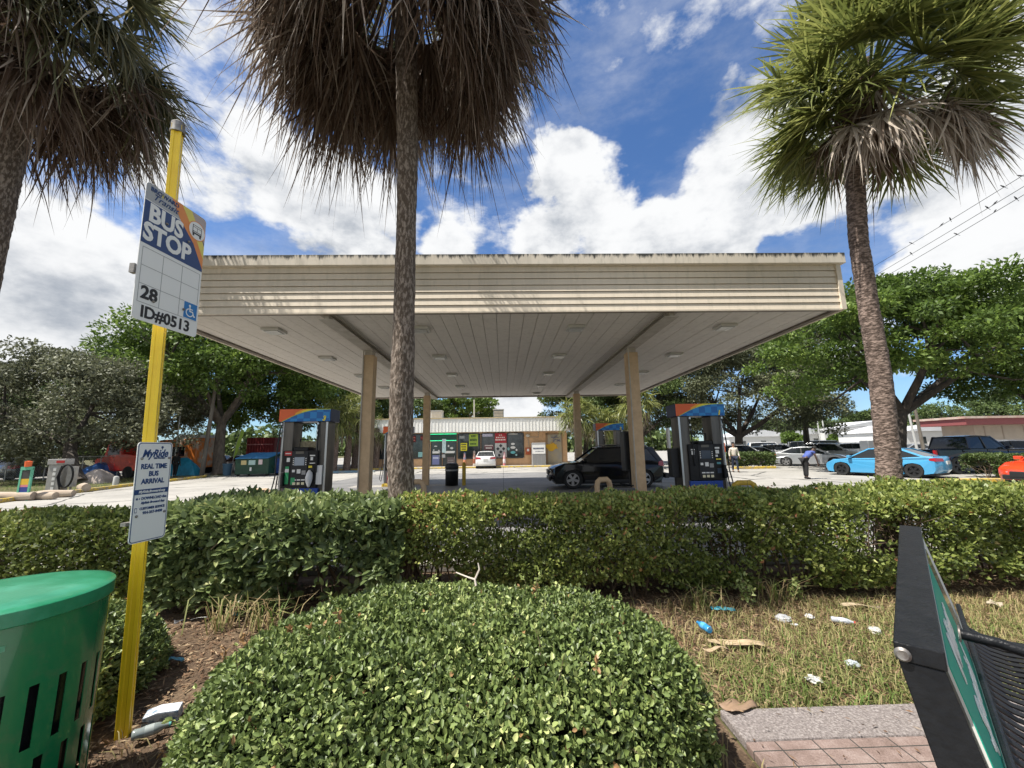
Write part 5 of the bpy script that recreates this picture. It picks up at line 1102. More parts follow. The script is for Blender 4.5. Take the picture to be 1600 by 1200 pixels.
# ------------------------------------------------------------------ left side of the lot
def fence(p0, p1, h, label, n):
    p0, p1 = Vector((*p0, 0)), Vector((*p1, 0)); d = (p1-p0); L = d.length; a = math.atan2(d.y, d.x); t = thing('chain_link_fence', label, 'fence', p0, a)
    q = MB(); q.tube([(0, 0, h), (L, 0, h)], .025, 6); q.build('top_rail', M_pwh, t)
    for k in range(n+1): q = MB(); q.tube([(L*k/n, 0, 0), (L*k/n, 0, h+.05)], .03, 6); q.build('post', M_pwh, t)
    q = MB(); s = .14; m_ = int(L/s)
    for k in range(m_):
        for dz_ in (1, -1):
            x0_ = k*s; x1_ = x0_+h; z0_, z1_ = (0, h) if dz_ > 0 else (h, 0)
            if x1_ > L: z1_ = z0_+(z1_-z0_)*(L-x0_)/(x1_-x0_); x1_ = L
            q.add([(x0_, -.001*dz_, z0_), (x1_, -.001*dz_, z1_), (x1_, -.001*dz_, z1_+.012), (x0_, -.001*dz_, z0_+.012)], [(0, 1, 2, 3)])
    q.build('wire_mesh', mat('wire', (.28, .3, .3), .5, .5), t); return t
fence((gx(-20, 27.5, 1), 27.5), (gx(212, 29.3, 1), 29.3), 1.55, 'low chain link fence behind the lawn at the left', 8)
km = mat('machine_grey', (.40, .39, .37), .6, c2=(.30, .29, .28), scale=4)
# the air machine: tall cabinet with a sign cap and a big hanging hose
Yk = 19.0; kx = gx(93, Yk, .8); k_ = thing('air_machine', 'grey air machine with a red strip and black coiled hose by the dark trunk', 'air machine', (kx, Yk, 0), R_(12)); k_.scale = (.76,)*3
MB().bb((-.38, -.3, 0), (.30, .3, 1.62)).build('cabinet', km, k_, bevel=.02); cp = MB().bb((-.44, -.34, 1.622), (.42, .34, 1.95)).build('sign_cap', km, k_, bevel=.02)
MB().bb((0, -.36, 1.72), (.40, -.342, 1.86)).build('red_strip', M_red, cp); q = MB(); [q.bb((-.12, -.315, .15+k*.28), (.02, -.302, .32+k*.28)) for k in range(5)]; q.build('dial_panel', M_wht, k_)
q = MB(); [q.tube([(.62+.33*math.sin(a)+.02*j, -.45, .95+.66*math.cos(a)) for a in [i*2*math.pi/26 for i in range(27)]], .035, 7) for j in (0, 1, 2)]
q.tube([(.35, -.42, 1.55), (.25, -.5, .9), (.45, -.5, .2), (.8, -.45, .05)], .035, 7); q.build('hose', M_blk, k_)
q = MB(); q.bb((.5, -.2, .3), (.85, .1, 1.5)); q.tube([(.68, -.05, 0), (.68, -.05, .3)], .05, 8); q.build('pressure_gauge_box', km, k_, bevel=.03)
Ym = 15.6; s1 = thing('totem_sign', 'small colourful upright sign with a teal frame on the lawn at the far left', 'sign', (gx(38, Ym, .5), Ym, 0), R_(5))
q = MB(); q.bb((-.2, -.03, 0), (-.14, .03, 1.2)); q.bb((.14, -.03, 0), (.2, .03, 1.2)); q.bb((-.2, -.032, 1.12), (.2, .032, 1.24)); q.build('frame', mat('teal_frame', (.12, .42, .28), .6), s1)
for z0, z1, c in ((.05, .32, (.04, .3, .45)), (.321, .5, (.03, .05, .25)), (.501, .58, (.6, .2, .25)), (.581, .8, (.65, .42, .04)), (.801, 1.1, (.05, .05, .05))): MB().bb((-.138, -.02, z0), (.138, .02, z1)).build('panel', mat('tot%d' % (z0*100), c, .5), s1)
MB().lathe([(0, 0), (.09, 0), (.1, .2), (0, .22)], (0, 0, 1.24), 10).build('finial', M_org, s1)
for i, (px, Y, L_, r_, a, lb) in enumerate(((15, 15.6, 1.6, .17, 5, 'pale log at the far left by the yellow kerb'), (62, 15.9, 1.3, .15, -4, 'light brown log left of the air machine'), (88, 16.6, 1.2, .15, 8, 'brown log in front of the air machine'), (131, 18.8, .6, .2, -30, 'short cut log right of the dark trunk'))):
    q = MB(); q.tube([(-L_/2, 0, r_*.95), (-L_/4, .03, r_*1.02), (L_/4, -.02, r_*.95), (L_/2, 0, r_)], [r_*.9, r_, r_*.93, r_*.86], 12)
    o = q.build('log', mat('log_bark', (.30, .23, .17), .9, c2=(.45, .38, .3), scale=3, stretch=(.3, 1, 1), bump=.6)); o.location = (gx(px, Y, .2), Y, 0); o.rotation_euler = (0, 0, R_(a)); tag(o, lb, 'log', 'logs along the kerb')
q = MB(); q.lathe([(0, 0), (.13, 0), (.12, .42), (.10, .48), (0, .5)], n=10); o = q.build('marker_post', M_pwh); o.location = (gx(181, 22.5, .2), 22.5, 0); tag(o, 'short white marker post on the lawn by the yellow kerb', 'marker post')
def tarp(label, px, Y, w, d, h, c, seed, tilt=0.):
    r = np.random.default_rng(seed); n = 16; x_, y_ = np.meshgrid(np.linspace(-1, 1, n), np.linspace(-1, 1, n)); P = np.stack([x_.ravel()*w/2, y_.ravel()*d/2, np.zeros(n*n)], 1)
    f = np.clip(1-np.maximum(abs(x_), abs(y_))**2.2, 0, 1).ravel(); P[:, 2] = h*f*(.75+tilt*x_.ravel())*(1+.3*snoise(P, 1.6, seed, 3))+.02
    V = P; idx = np.arange(n*n).reshape(n, n); Q = np.stack([idx[:-1, :-1], idx[:-1, 1:], idx[1:, 1:], idx[1:, :-1]], -1).reshape(-1, 4)
    o = np_mesh('tarpaulin', V, Q, mat('tarp%d' % seed, c, .4, c2=tuple(v*.6 for v in c), scale=2), np.zeros(n*n), smooth=False); o.location = (gx(px, Y, .5), Y, 0); return tag(o, label, 'tarpaulin', 'tarpaulins on the left')
tarp('blue tarpaulin heaped left of the red truck', 150, 29.0, 2.2, 1.6, 1.35, (.05, .18, .55), 1, .35)
tarp('heap of pale sacks and cloth on the lawn in front of the blue tarpaulin', 153, 24.5, 1.7, 1.2, .95, (.45, .38, .33), 5)
tarp('bright turquoise tarpaulin hung beside the orange truck', 287, 31.2, 2.4, 1.0, 1.75, (.03, .38, .60), 3, .1)
def truck(label, px, Y, L, c, c2, hd, kind, name='food_truck'):
    t = thing(name, label, 'truck', (gx(px, Y, 1), Y, 0), R_(hd), 'old trucks on the left'); bm_ = mat('trk_'+kind, c, .4, c2=c2, scale=1.2, lo=.48, hi=.6, coat=.4)
    if kind == 'red':
        q = MB(); q.prism([(-L/2, .5), (L/2, .5), (L/2, 1.35), (L*.30, 1.5), (L*.22, 2.5), (-L*.12, 2.6), (-L*.14, 1.7), (-L/2, 1.6)], lambda u, v, d: (u, d, v), -1.0, 1.0); q.build('body', bm_, t, bevel=.08)
        for s in (-1, 1): MB().add([(L*.20, s*1.01, 1.6), (L*.18, s*1.01, 2.35), (-L*.06, s*1.01, 2.4), (-L*.08, s*1.01, 1.65)], [(0, 1, 2, 3)]).build('window', M_glass, t)
        q = MB(); q.tube([(-.2, -.6, 2.6), (-.1, -.6, 2.9), (.5, -.6, 2.9)], .07, 6); q.tube([(-.2, .6, 2.6), (.3, .6, 2.85)], .07, 6); q.build('roof_frame', bm_, t)
    else:
        q = MB(); q.prism([(-L/2, .5), (L/2, .5), (L/2, 1.5), (L*.46, 2.75), (-L/2, 2.9)], lambda u, v, d: (u, d, v), -1.1, 1.1); q.build('body', bm_, t, bevel=.1)
        for s in (-1, 1):
            MB().bb((-.2*L, s*1.09, 1.45), (.1*L, s*1.12, 2.2)).build('serving_hatch', M_glass, t); MB().bb((.18*L, s*1.09, 1.5), (.42*L, s*1.12, 2.15)).build('window', M_glass, t)
        MB().bb((-L/2+.2, -1.0, 2.9), (0, 1.0, 3.15)).build('roof_box', PW, t, bevel=.05)
        q = MB(); q.bb((-.45*L, -1.9, 2.25), (.45*L, -1.13, 2.33)); q.build('awning', mat('awning_orange', (.6, .25, .08), .6), t)
    for cx in (-L*.32, L*.33):
        for s in (-1, 1): MB().lathe([(0, -.12), (.3, -.12), (.42, -.1), (.42, .1), (.3, .12), (0, .12)], (cx, s*.9, .42), 18, M=Matrix.Rotation(R_(90), 3, 'X')).build('wheel', M_tyre, t)
    return t
truck('bright red old truck behind the fence, left of the bus stop pole', 203, 30.0, 3.4, (.80, .05, .025), (.6, .03, .02), 172, 'red', 'old_truck')
truck('orange and white food truck behind the turquoise tarpaulin', 292, 34, 3.4, (.75, .22, .04), (.6, .5, .4), 176, 'orange')
# dumpsters, bins, container
def dumpster(label, px, Y, w, c, cl, stick=True, hd=0, h=1.55):
    t = thing('dumpster', label, 'dumpster', (gx(px, Y, .8), Y, 0), R_(hd), 'dumpsters by the trees'); g = mat('dump_%d' % px, c, .5, c2=tuple(v*.6 for v in c), scale=3)
    q = MB(); q.prism([(-.75, .15), (.75, .15), (.85, h), (-.8, h-.35)], lambda u, v, d: (d, u, v), -w/2, w/2); q.build('bin_body', g, t, bevel=.02)
    q = MB(); 
    for k in range(2): q.add([(-w/2+k*w/2+.03, -.88, h-.33), (k*w/2-.03, -.88, h-.33), (k*w/2-.03, .87, h+.03), (-w/2+k*w/2+.03, .87, h+.03), (-w/2+k*w/2+.03, -.88, h-.28), (k*w/2-.03, -.88, h-.28), (k*w/2-.03, .87, h+.09), (-w/2+k*w/2+.03, .87, h+.09)], [(3, 2, 1, 0), (4, 5, 6, 7), (0, 1, 5, 4), (1, 2, 6, 5), (2, 3, 7, 6), (3, 0, 4, 7)])
    q.build('lid', mat('dlid_%d' % px, cl, .4), t)
    q = MB(); [q.bb((s*w/2-.08, -.3, .55), (s*w/2+.08, .4, .75)) for s in (-1, 1)]; q.build('lift_pocket', g, t)
    for sx in (-1, 1):
        for sy in (-1, 1): MB().lathe([(0, -.04), (.09, -.04), (.09, .04), (0, .04)], (sx*(w/2-.15), sy*.6, .09), 10, M=Matrix.Rotation(R_(90), 3, 'X')).build('caster', M_tyre, t)
    if stick:
        for x_, z_, w_, h_, c_ in ((-.55, .95, .36, .3, (.5, .42, .2)), (.02, .95, .46, .32, (.35, .5, .48)), (.6, .98, .26, .34, (.6, .5, .5)), (-.05, .5, .12, .24, (.7, .72, .7))):
            MB().bb((x_-w_/2, -.80-.02*z_, z_-h_/2), (x_+w_/2, -.765-.02*z_, z_+h_/2)).build('sticker', mat('stk%d' % (x_*100), c_, .6), t)
    return t
dumpster('dark green dumpster with a blue lid and three stickers', 404, 29.5, 2.3, (.012, .06, .035), (.04, .18, .38)); dumpster('blue dumpster right of the dark green one', 441, 30.3, 1.7, (.015, .06, .26), (.02, .03, .06), False)
t_ = thing('rubbish_can', 'blue round rubbish can at the foot of the thick brown trunk', 'bin', (gx(355, 30.2, .4), 30.2, 0)); MB().lathe([(0, 0), (.24, 0), (.3, .8), (.31, .83), (.27, .83), (.25, .7), (0, .1)], n=16).build('can_body', mat('bluecan', (.06, .13, .2), .6), t_); MB().lathe([(.30, .80), (.335, .81), (.335, .86), (.30, .87)], n=16).build('rim', mat('bluecanr', (.08, .16, .24), .6), t_)
t_ = thing('red_container', 'dark red ribbed container above the green dumpster', 'container', (gx(418, 40, 2), 40, 0)); MB().bb((-1.3, -1.2, .2), (1.3, 1.2, 3.05)).build('box', mat('cred', (.25, .03, .035), .6), t_)
q = MB(); [q.bb((-1.25+k*.25, -1.26, .3), (-1.13+k*.25, -1.202, 3.0)) for k in range(10)]; q.build('ribs', mat('cred2', (.30, .04, .045), .6), t_); MB().bb((-1.2, -1.30, 2.35), (1.2, -1.262, 2.45)).build('rail', mat('cpink', (.5, .2, .2), .6), t_)
t_ = thing('feather_flag', 'lime green feather flag left of the green dumpster', 'flag', (gx(363, 33.5, 1), 33.5, 0)); MB().tube([(0, 0, 0), (.1, 0, 2), (.5, 0, 3.6)], .02, 6).build('flag_pole', M_pwh, t_); q = MB(); q.prism([(.05, 1.1), (.35, 1.7), (.75, 3.4), (.5, 3.6), (.2, 2.4)], lambda u, v, d: (u, d, v), -.01, .01); q.build('cloth', mat('lime_flag', (.45, .65, .1), .7), t_)
struct(MB().bb((gx(470, 34, 0), 31.2, .001), (gx(592, 34, 0)+.5, 31.4, .15)).build('kerb', mat('blue_kerb', (.10, .25, .38), .8, c2=(.4, .38, .3), scale=1.5)))
t_ = thing('pump_topper_ad', 'red and white free-standing advert box left of the man in the pale shirt', 'advert stand', (gx(1124, 24.5, 1), 24.5, 0)); MB().bb((-.28, -.2, 0), (.28, .2, 1.2)).build('box', M_wht, t_, bevel=.01); MB().bb((-.3, -.22, 1.202), (.3, .22, 1.75)).build('header', mat('adred', (.5, .1, .03), .5), t_, bevel=.01); MB().bb((-.06, -.21, .4), (.06, -.202, .95)).build('print', M_blk, t_)
t_ = thing('white_machine', 'white cabinet standing left of the right palm trunk', 'cabinet', (gx(1363, 24, 1), 24, 0)); MB().bb((-.45, -.3, 0), (.45, .3, 1.75)).build('casing', PW, t_, bevel=.03); MB().bb((.05, -.312, .9), (.18, -.302, 1.5)).build('slot', M_blk, t_)
kerb('kerb', [(gx(1470, 15.8, 0), 15.8), (gx(1600, 14.6, 0)+3, 15.3)], .3, .16, M_kerby); kerb('kerb', [(gx(1150, 27, 0), 27.2), (gx(1215, 27, 0), 27.2)], .2, .16, M_kerby)

# ------------------------------------------------------------------ wires with birds
wr_ = []
A0, B0 = Vector(at(1250, 478, 60)), Vector(at(1720, 190, 22))
for k, (pa, pb) in enumerate((((1250, 483), (1600, 263)), ((1250, 497), (1600, 281)), ((1250, 507), (1600, 294)))):
    a = at(*pa, 70); b = at(*pb, 26); b2_ = b+(b-a)*.6; pts = [a.lerp(b2_, i/24)+Vector((0, 0, -1.0*4*(i/24)*(1-i/24)*.5)) for i in range(25)]
    o = MB().tube(pts, .022, 5).build('power_line', M_seam); tag(o, ['upper', 'middle', 'lower'][k]+' power line crossing the sky at the right', 'power line', 'power lines at the right'); wr_.append(pts)
M_bird = mat('bird_feathers', (.03, .03, .035), .8)
def on_wire(k, px):
    best = None
    for i in range(24):
        for s in range(8):
            p = wr_[k][i].lerp(wr_[k][i+1], s/8); d = p-Vector((0, 0, CAM_H)); u = 800+FPX*d.dot(AX_R)/d.dot(AX_F)
            if best is None or abs(u-px) < best[0]: best = (abs(u-px), p)
    return best[1]
for n_, (k, px) in enumerate(((0, 1597), (0, 1566), (0, 1487), (0, 1472), (0, 1425), (1, 1555), (1, 1544), (1, 1424), (2, 1588), (2, 1556), (2, 1494))):
    p = on_wire(k, px); a = rnd.uniform(0, 6.28)
    q = MB(); ax = Vector((math.cos(a), math.sin(a), .9)).normalized()
    q.tube([-ax*.17, -ax*.08, Vector((0, 0, 0)), ax*.08, ax*.13], [.008, .035, .055, .045, .02], 8); q.tube([ax*.10, ax*.15, ax*.19, ax*.22], [.02, .038, .03, .004], 8)
    q.tube([(0, 0, 0), (0, 0, -.08)], .006, 4)
    q.tube([-ax*.12, -ax*.32], [.02, .012], 5)
    o = q.build('bird', M_bird); o.location = p+Vector((0, 0, .09)); tag(o, 'small dark bird perched on the '+['upper', 'middle', 'lower'][k]+' power line', 'bird', 'birds on the power lines')
for (pa, pb, Y) in (((1180, 578), (1400, 575), 80), ((1180, 568), (1400, 566), 80)):
    o = MB().tube([at(pa[0], pa[1]+88, Y), at((pa[0]+pb[0])/2, pa[1]+92, Y), at(pb[0]+60, pb[1]+85, Y)], .035, 5).build('power_line', M_seam); tag(o, 'thin far power line low over the sheds, '+('upper' if pa[1] < 570 else 'lower')+' of two', 'power line')

# ------------------------------------------------------------------ people
def skinobj(name, chains, mt, parent, root=0, sub=1):
    """chains: list of [(point, radius), ...]; a chain may start with the index tuple of an earlier joint"""
    vs, rs, es = [], [], []; key = {}
    for ch in chains:
        prev = None
        for it in ch:
            p, r_ = it; k = tuple(round(c, 4) for c in p)
            if k not in key: key[k] = len(vs); vs.append(p); rs.append(r_)
            i = key[k]
            if prev is not None and prev != i: es.append((prev, i))
            prev = i
    me = bpy.data.meshes.new(name); me.from_pydata([tuple(v) for v in vs], es, []); me.materials.append(mt); o = bpy.data.objects.new(name, me); col.objects.link(o); o.parent = parent
    sk = o.modifiers.new('skin', 'SKIN'); sk.use_smooth_shade = True
    for i, v in enumerate(me.skin_vertices[0].data if me.skin_vertices else []): pass
    if not me.skin_vertices:
        bm = bmesh.new(); bm.from_mesh(me); bm.verts.layers.skin.verify(); bm.to_mesh(me); bm.free()
    for i, v in enumerate(me.skin_vertices[0].data):
        v.radius = rs[i] if isinstance(rs[i], tuple) else (rs[i], rs[i]); v.use_root = (i == root)
    s = o.modifiers.new('sub', 'SUBSURF'); s.levels = s.render_levels = sub
    return o
def person(label, x, y, hd, skin, shirt, pants, hair, bend=0., sleeve=1., step=.12, z=.005, arms=None, group=None):
    t = thing('person', label, 'person', (x, y, z), hd, group)
    hipz, shz = .92, 1.42
    def up(h, f=0, s=0):     # torso points, bent forward (+X is forward)
        d = h-hipz; return (math.sin(bend)*d+math.cos(bend)*f, s, hipz+math.cos(bend)*d-math.sin(bend)*f)
    hip = (0, 0, hipz); sk = []; hands = []
    tors = [(hip, .12), (up(1.1), .11), (up(1.28), .13), (up(1.4), .10), (up(1.50), .055), (up(1.57, .01), .07), (up(1.66, .02), .085), (up(1.73, .015), .06)]
    sk.append(tors); sk.append([(up(1.64, .02), .085), (up(1.635, .115), .016)]) if False else None
    sh, pn, boots = [[(hip, .15), (up(1.1), .14), (up(1.28), .16), (up(1.41), .125), (up(1.47), .07)]], [], []
    for s in (-1, 1):
        S0 = up(1.41, 0, s*.17); E = arms[0 if s < 0 else 1][0] if arms else up(1.13, -.03+s*.03, s*.24); W_ = arms[0 if s < 0 else 1][1] if arms else up(.90, .07+s*.05, s*.25)
        d = (Vector(W_)-Vector(E)).normalized(); pm_ = Vector(W_)+d*.05
        sk.append([(up(1.4), .10), (S0, .055), (E, .04), (W_, .027), (tuple(pm_), .032)])
        sd = Vector((1, 0, 0)) if abs(d.x) < .7 else Vector((0, 0, 1)); nn = d.cross(sd)
        for k, (o_, l_) in enumerate(((-.028, .06), (-.01, .075), (.010, .07), (.028, .055))):
            b = pm_+sd*o_+d*.03; sk.append([(tuple(pm_), .032), (tuple(b), .011), (tuple(b+d*l_*.5), .010), (tuple(b+d*l_+nn*.02), .008)])
        th = pm_+sd*.035-d*.02; sk.append([(W_, .027), (tuple(th), .012), (tuple(th+sd*.02+d*.035), .009)])
        mid = tuple(Vector(S0)*(1-sleeve*.5)+Vector(E)*sleeve*.5) if sleeve < 1 else E
        ch = [(up(1.41), .125), (S0, .075), (E if sleeve >= 1 else mid, .056)]
        if sleeve > 1: ch.append((tuple(Vector(E)*.12+Vector(W_)*.88), .042))
        sh.append(ch)
        fx = s*step; kn = (fx*.6+.03, s*.10, .49); an = (fx, s*.11, .09); hp = (0, s*.09, .88)
        sk.append([(hip, .12), (hp, .085), (kn, .055), (an, .038), ((fx+.14, s*.12, .04), .03)])
        pn.append([((0, 0, .95), .14), (hp, .10), (kn, .073), ((fx, s*.11, .12), .058)])
        boots.append([((fx-.05, s*.11, .055), .048), ((fx+.05, s*.115, .05), .045), ((fx+.17, s*.12, .038), .036)])
    body = skinobj('body', sk, skin, t)
    skinobj('shirt', sh, shirt, t); skinobj('trousers', pn, pants, t)
    for b in boots: skinobj('shoe', [b], M_blk, t)
    c = Vector(up(1.70, .0)); M_ = Matrix.Rotation(bend, 3, 'Y')
    q = MB(); q.lathe([(.092, -.07), (.10, -.02), (.097, .03), (.075, .075), (.04, .095), (0, .10)], c, 14, M=M_ @ Matrix.Diagonal((1, .88, 1))); q.v = [tuple(Vector(v)+(M_ @ Vector((-.022, 0, .01)))) for v in q.v]; q.build('hair', hair, t)
    q = MB(); f = lambda a, b_, c_: tuple(Vector(up(1.57+c_, .02))+M_ @ Vector((a, b_, 0))*1.0) 
    nose = MB(); nb_ = Vector(up(1.655, .10)); nose.tube([nb_+M_ @ Vector((0, 0, .02)), nb_+M_ @ Vector((.022, 0, -.012)), nb_+M_ @ Vector((.005, 0, -.02))], [.007, .012, .006], 6); nose.build('nose', skin, t)
    for s in (-1, 1):
        q = MB(); q.lathe([(0, -.008), (.009, 0), (0, .008)], Vector(up(1.675, .098, s*.032)), 8); q.build('eye', M_blk, t)
        q = MB(); q.lathe([(0, -.03), (.012, -.012), (.014, .012), (0, .03)], Vector(up(1.66, .01, s*.083)), 8); q.build('ear', skin, t)
    q = MB(); a = Vector(up(1.615, .098)); q.tube([a+Vector((0, -.025, 0)), a+Vector((.006, 0, 0)), a+Vector((0, .025, 0))], .006, 5); q.build('mouth', mat('lips', (.25, .09, .08), .6), t)
    return t
sk1, sk2, sk3 = mat('skin_brown', (.22, .12, .075), .6), mat('skin_dark', (.08, .045, .03), .6), mat('skin_tan', (.35, .2, .13), .6); hr = mat('black_hair', (.01, .009, .008), .8)
jeans = mat('dark_jeans', (.015, .022, .045), .8); blkc = mat('black_cloth', (.012, .012, .013), .85)
person('man in a pale long-sleeved shirt and dark jeans walking towards the pumps', gx(1147, 24, 1), 24, R_(-100), sk1, mat('pale_shirt', (.55, .50, .42), .8), jeans, hr, sleeve=2., step=.10)
person('man in a blue shirt bending forward beside the blue sedan', gx(1258, 18.6, .5), 18.6, R_(5), sk2, mat('blue_shirt', (.05, .08, .28), .8, c2=(.08, .12, .36), scale=5), blkc, hr, bend=R_(52), sleeve=.9, step=.05, arms=(((.42, -.22, 1.0), (.50, -.2, .72)), ((.30, .24, .98), (.38, .2, .70))))
person('person dressed in black standing in front of the turquoise tarpaulin', gx(275, 29.4, 1), 29.4, R_(100), sk2, blkc, blkc, hr, sleeve=2., step=.10)

# ------------------------------------------------------------------ the bus stop
M_post = mat('yellow_post_paint', (.86, .60, .015), .38, c2=(.78, .52, .012), scale=5, coat=.3)
M_galv = mat('galvanised', (.35, .34, .32), .5, .7, c2=(.15, .13, .12), scale=14)
pb, pt_ = Vector(at(187, 1190, 2.66)), Vector(at(279, 190, 2.66)); pb = pb+(pb-pt_)*(pb.z/(pt_.z-pb.z)) if pb.z > 0 else pb
bs = thing('bus_stop_post', 'yellow bus stop post carrying two boards beside the green can', 'bus stop', (pb.x, pb.y, 0))
up_ = (pt_-Vector((pb.x, pb.y, 0))); Lp = up_.length; u_ = up_.normalized()
ex = Vector((1, 0, 0)); ex = (ex-u_*ex.dot(u_)).normalized(); ey = u_.cross(ex)
rotp = R_(26); ex, ey = ex*math.cos(rotp)+ey*math.sin(rotp), ey*math.cos(rotp)-ex*math.sin(rotp)
sec = [(a*.66, b*.66) for a, b in [(-.046, -.046), (-.016, -.046), (-.016, -.039), (.016, -.039), (.016, -.046), (.046, -.046), (.046, -.016), (.039, -.016), (.039, .016), (.046, .016), (.046, .046), (.016, .046), (.016, .039), (-.016, .039), (-.016, .046), (-.046, .046), (-.046, .016), (-.039, .016), (-.039, -.016), (-.046, -.016)]]
q = MB(); q.prism(sec, lambda a, b, d: tuple(ex*a+ey*b+u_*d), 0, Lp-.04); q.build('post', M_post, bs, bevel=.005)
q = MB(); q.tube([u_*(Lp-.10), u_*(Lp-.02)], .042, 14); q.tube([u_*(Lp-.018), u_*(Lp)], [.04, .02], 14); q.tube([u_*(Lp-.10), u_*(Lp-.085)], .047, 14); q.build('cap', M_galv, bs)
# boards: own frame = right, up, normal (towards the viewer)
def board_frame(tl, a, tilt):
    u = Vector((math.cos(a), math.sin(a), 0)); v = Vector((math.sin(tilt), 0, -1)).normalized(); v = (v-u*v.dot(u)).normalized(); n = u.cross(-v)
    M = Matrix((u, -v, n)).transposed().to_4x4(); M.translation = Vector(tl)-Vector((pb.x, pb.y, 0)); return M
def rrect(x0, y0, x1, y1, r, n=5):
    o = []
    for cx, cy, a0 in ((x1-r, y1-r, 0), (x0+r, y1-r, 90), (x0+r, y0+r, 180), (x1-r, y0+r, 270)):
        o += [(cx+r*math.cos(R_(a0+90*i/n)), cy+r*math.sin(R_(a0+90*i/n))) for i in range(n+1)]
    return o
def flat(M, poly, z0, z1, mt): q = MB(); q.prism(poly, lambda a, b, d: tuple(M @ Vector((a, b, d))), z0, z1); return mb_mesh(q, mt)
def emit(M, poly, z0, z1, mt, name, parent): return join(name, [flat(M, poly, z0, z1, mt)], parent)
M_sw = mat('sign_white', (.74, .74, .72), .4); M_sg = mat('sign_grey', (.36, .37, .38), .4); M_snavy = mat('sign_navy', (.01, .045, .16), .4); M_sor = mat('sign_orange', (.70, .24, .06), .4); M_sye = mat('sign_yellow', (.68, .58, .12), .4)
M_sbk = mat('sign_black', (.012, .012, .015), .45); M_sbl = mat('sign_blue', (.012, .17, .45), .4); M_sln = mat('sign_line', (.28, .28, .28), .5); M_sgr = mat('sign_red_grey', (.40, .33, .31), .4)
W1, H1_ = .457, .914
M1 = board_frame((-2.262, 2.353, 3.355), 1.474, .028)
b1_ = emit(M1, rrect(0, -H1_, W1, 0, .025), -.004, 0, M_sw, 'route_board', bs)
def clip_top(pts): return pts
z = .0008
tb = -.415                      # foot of the navy field
mes = [flat(M1, rrect(.002, -.20, W1-.002, -.002, .022), z*.2, z, M_sg), flat(M1, [(.002, tb), (W1-.002, tb), (W1-.002, -.12), (.002, -.12)], z, z*1.6, M_snavy),
       flat(M1, [(.002, -.125), (.002, -.12), (W1*.60, -.12), (W1*.615, -.125)], z*1.6, z*2, M_sw)]
# swooping bands from the top edge down to the right edge
mes += [flat(M1, [(.175, -.002), (.31, -.002), (.395, -.14), (W1-.002, -.28), (W1-.002, tb+.02), (.365, -.235), (.25, -.12)], z*1.6, z*2.2, M_sor),
        flat(M1, [(.255, -.002), (.33, -.002), (.41, -.13), (W1-.002, -.22), (W1-.002, -.315), (.375, -.175)], z*2.2, z*2.8, M_sye),
        flat(M1, [(.33, -.002), (W1-.024, -.002), (W1-.002, -.024), (W1-.002, -.20), (.405, -.12)], z*2.2, z*3.0, M_sgr)]
join('colour_field', mes, b1_)
Tm = lambda M, x, y, zz: M @ Matrix.Translation((x, y, zz))
mes = [text_mesh('t', 'BROWARD', .040, M_snavy, Tm(M1, .13, -.035, z*3), bold=.0008, xs=1.0), text_mesh('t', 'Transit', .060, M_snavy, Tm(M1, .135, -.078, z*3), shear=.4, xs=1.05)]
join('operator_name', mes, b1_)
emit(M1, [(.113+(.016 if i % 2 else .009)*math.cos(i*math.pi/8), -.036+(.016 if i % 2 else .009)*math.sin(i*math.pi/8)) for i in range(16)], z*3.2, z*4, M_sye, 'sun_mark', b1_)
mes = [text_mesh('t', 'BUS', .165, M_sw, Tm(M1, .155, -.20, z*3), bold=.006, xs=.86), text_mesh('t', 'STOP', .165, M_sw, Tm(M1, .180, -.335, z*3), bold=.006, xs=.86)]
join('bus_stop_lettering', mes, b1_)
ccx, ccy, cr_ = .385, -.13, .066
circ = lambda r: [(ccx+r*math.cos(i*math.pi/14), ccy+r*math.sin(i*math.pi/14)) for i in range(28)]
emb = [flat(M1, circ(cr_+.006), z*3, z*3.6, M_sor), flat(M1, circ(cr_), z*3.6, z*4.2, M_sw)]
bz_ = z*4.2
for p_ in ([(-.038, -.03), (.038, -.03), (.038, .038), (-.038, .038)],): emb.append(flat(M1, [(ccx+a, ccy+b) for a, b in p_], bz_, bz_+z*.5, M_sbk))
for p_ in ([(-.033, .024), (.033, .024), (.033, .033), (-.033, .033)], [(-.033, -.008), (-.002, -.008), (-.002, .020), (-.033, .020)], [(.002, -.008), (.033, -.008), (.033, .020), (.002, .020)], [(-.03, -.018), (.03, -.018), (.03, -.013), (-.03, -.013)]): emb.append(flat(M1, [(ccx+a, ccy+b) for a, b in p_], bz_+z*.5, bz_+z, M_sw))
for sx in (-.028, .028): emb.append(flat(M1, [(ccx+sx-.007, ccy-.046), (ccx+sx+.007, ccy-.046), (ccx+sx+.007, ccy-.03), (ccx+sx-.007, ccy-.03)], bz_, bz_+z*.5, M_sbk))
join('bus_emblem', emb, b1_)
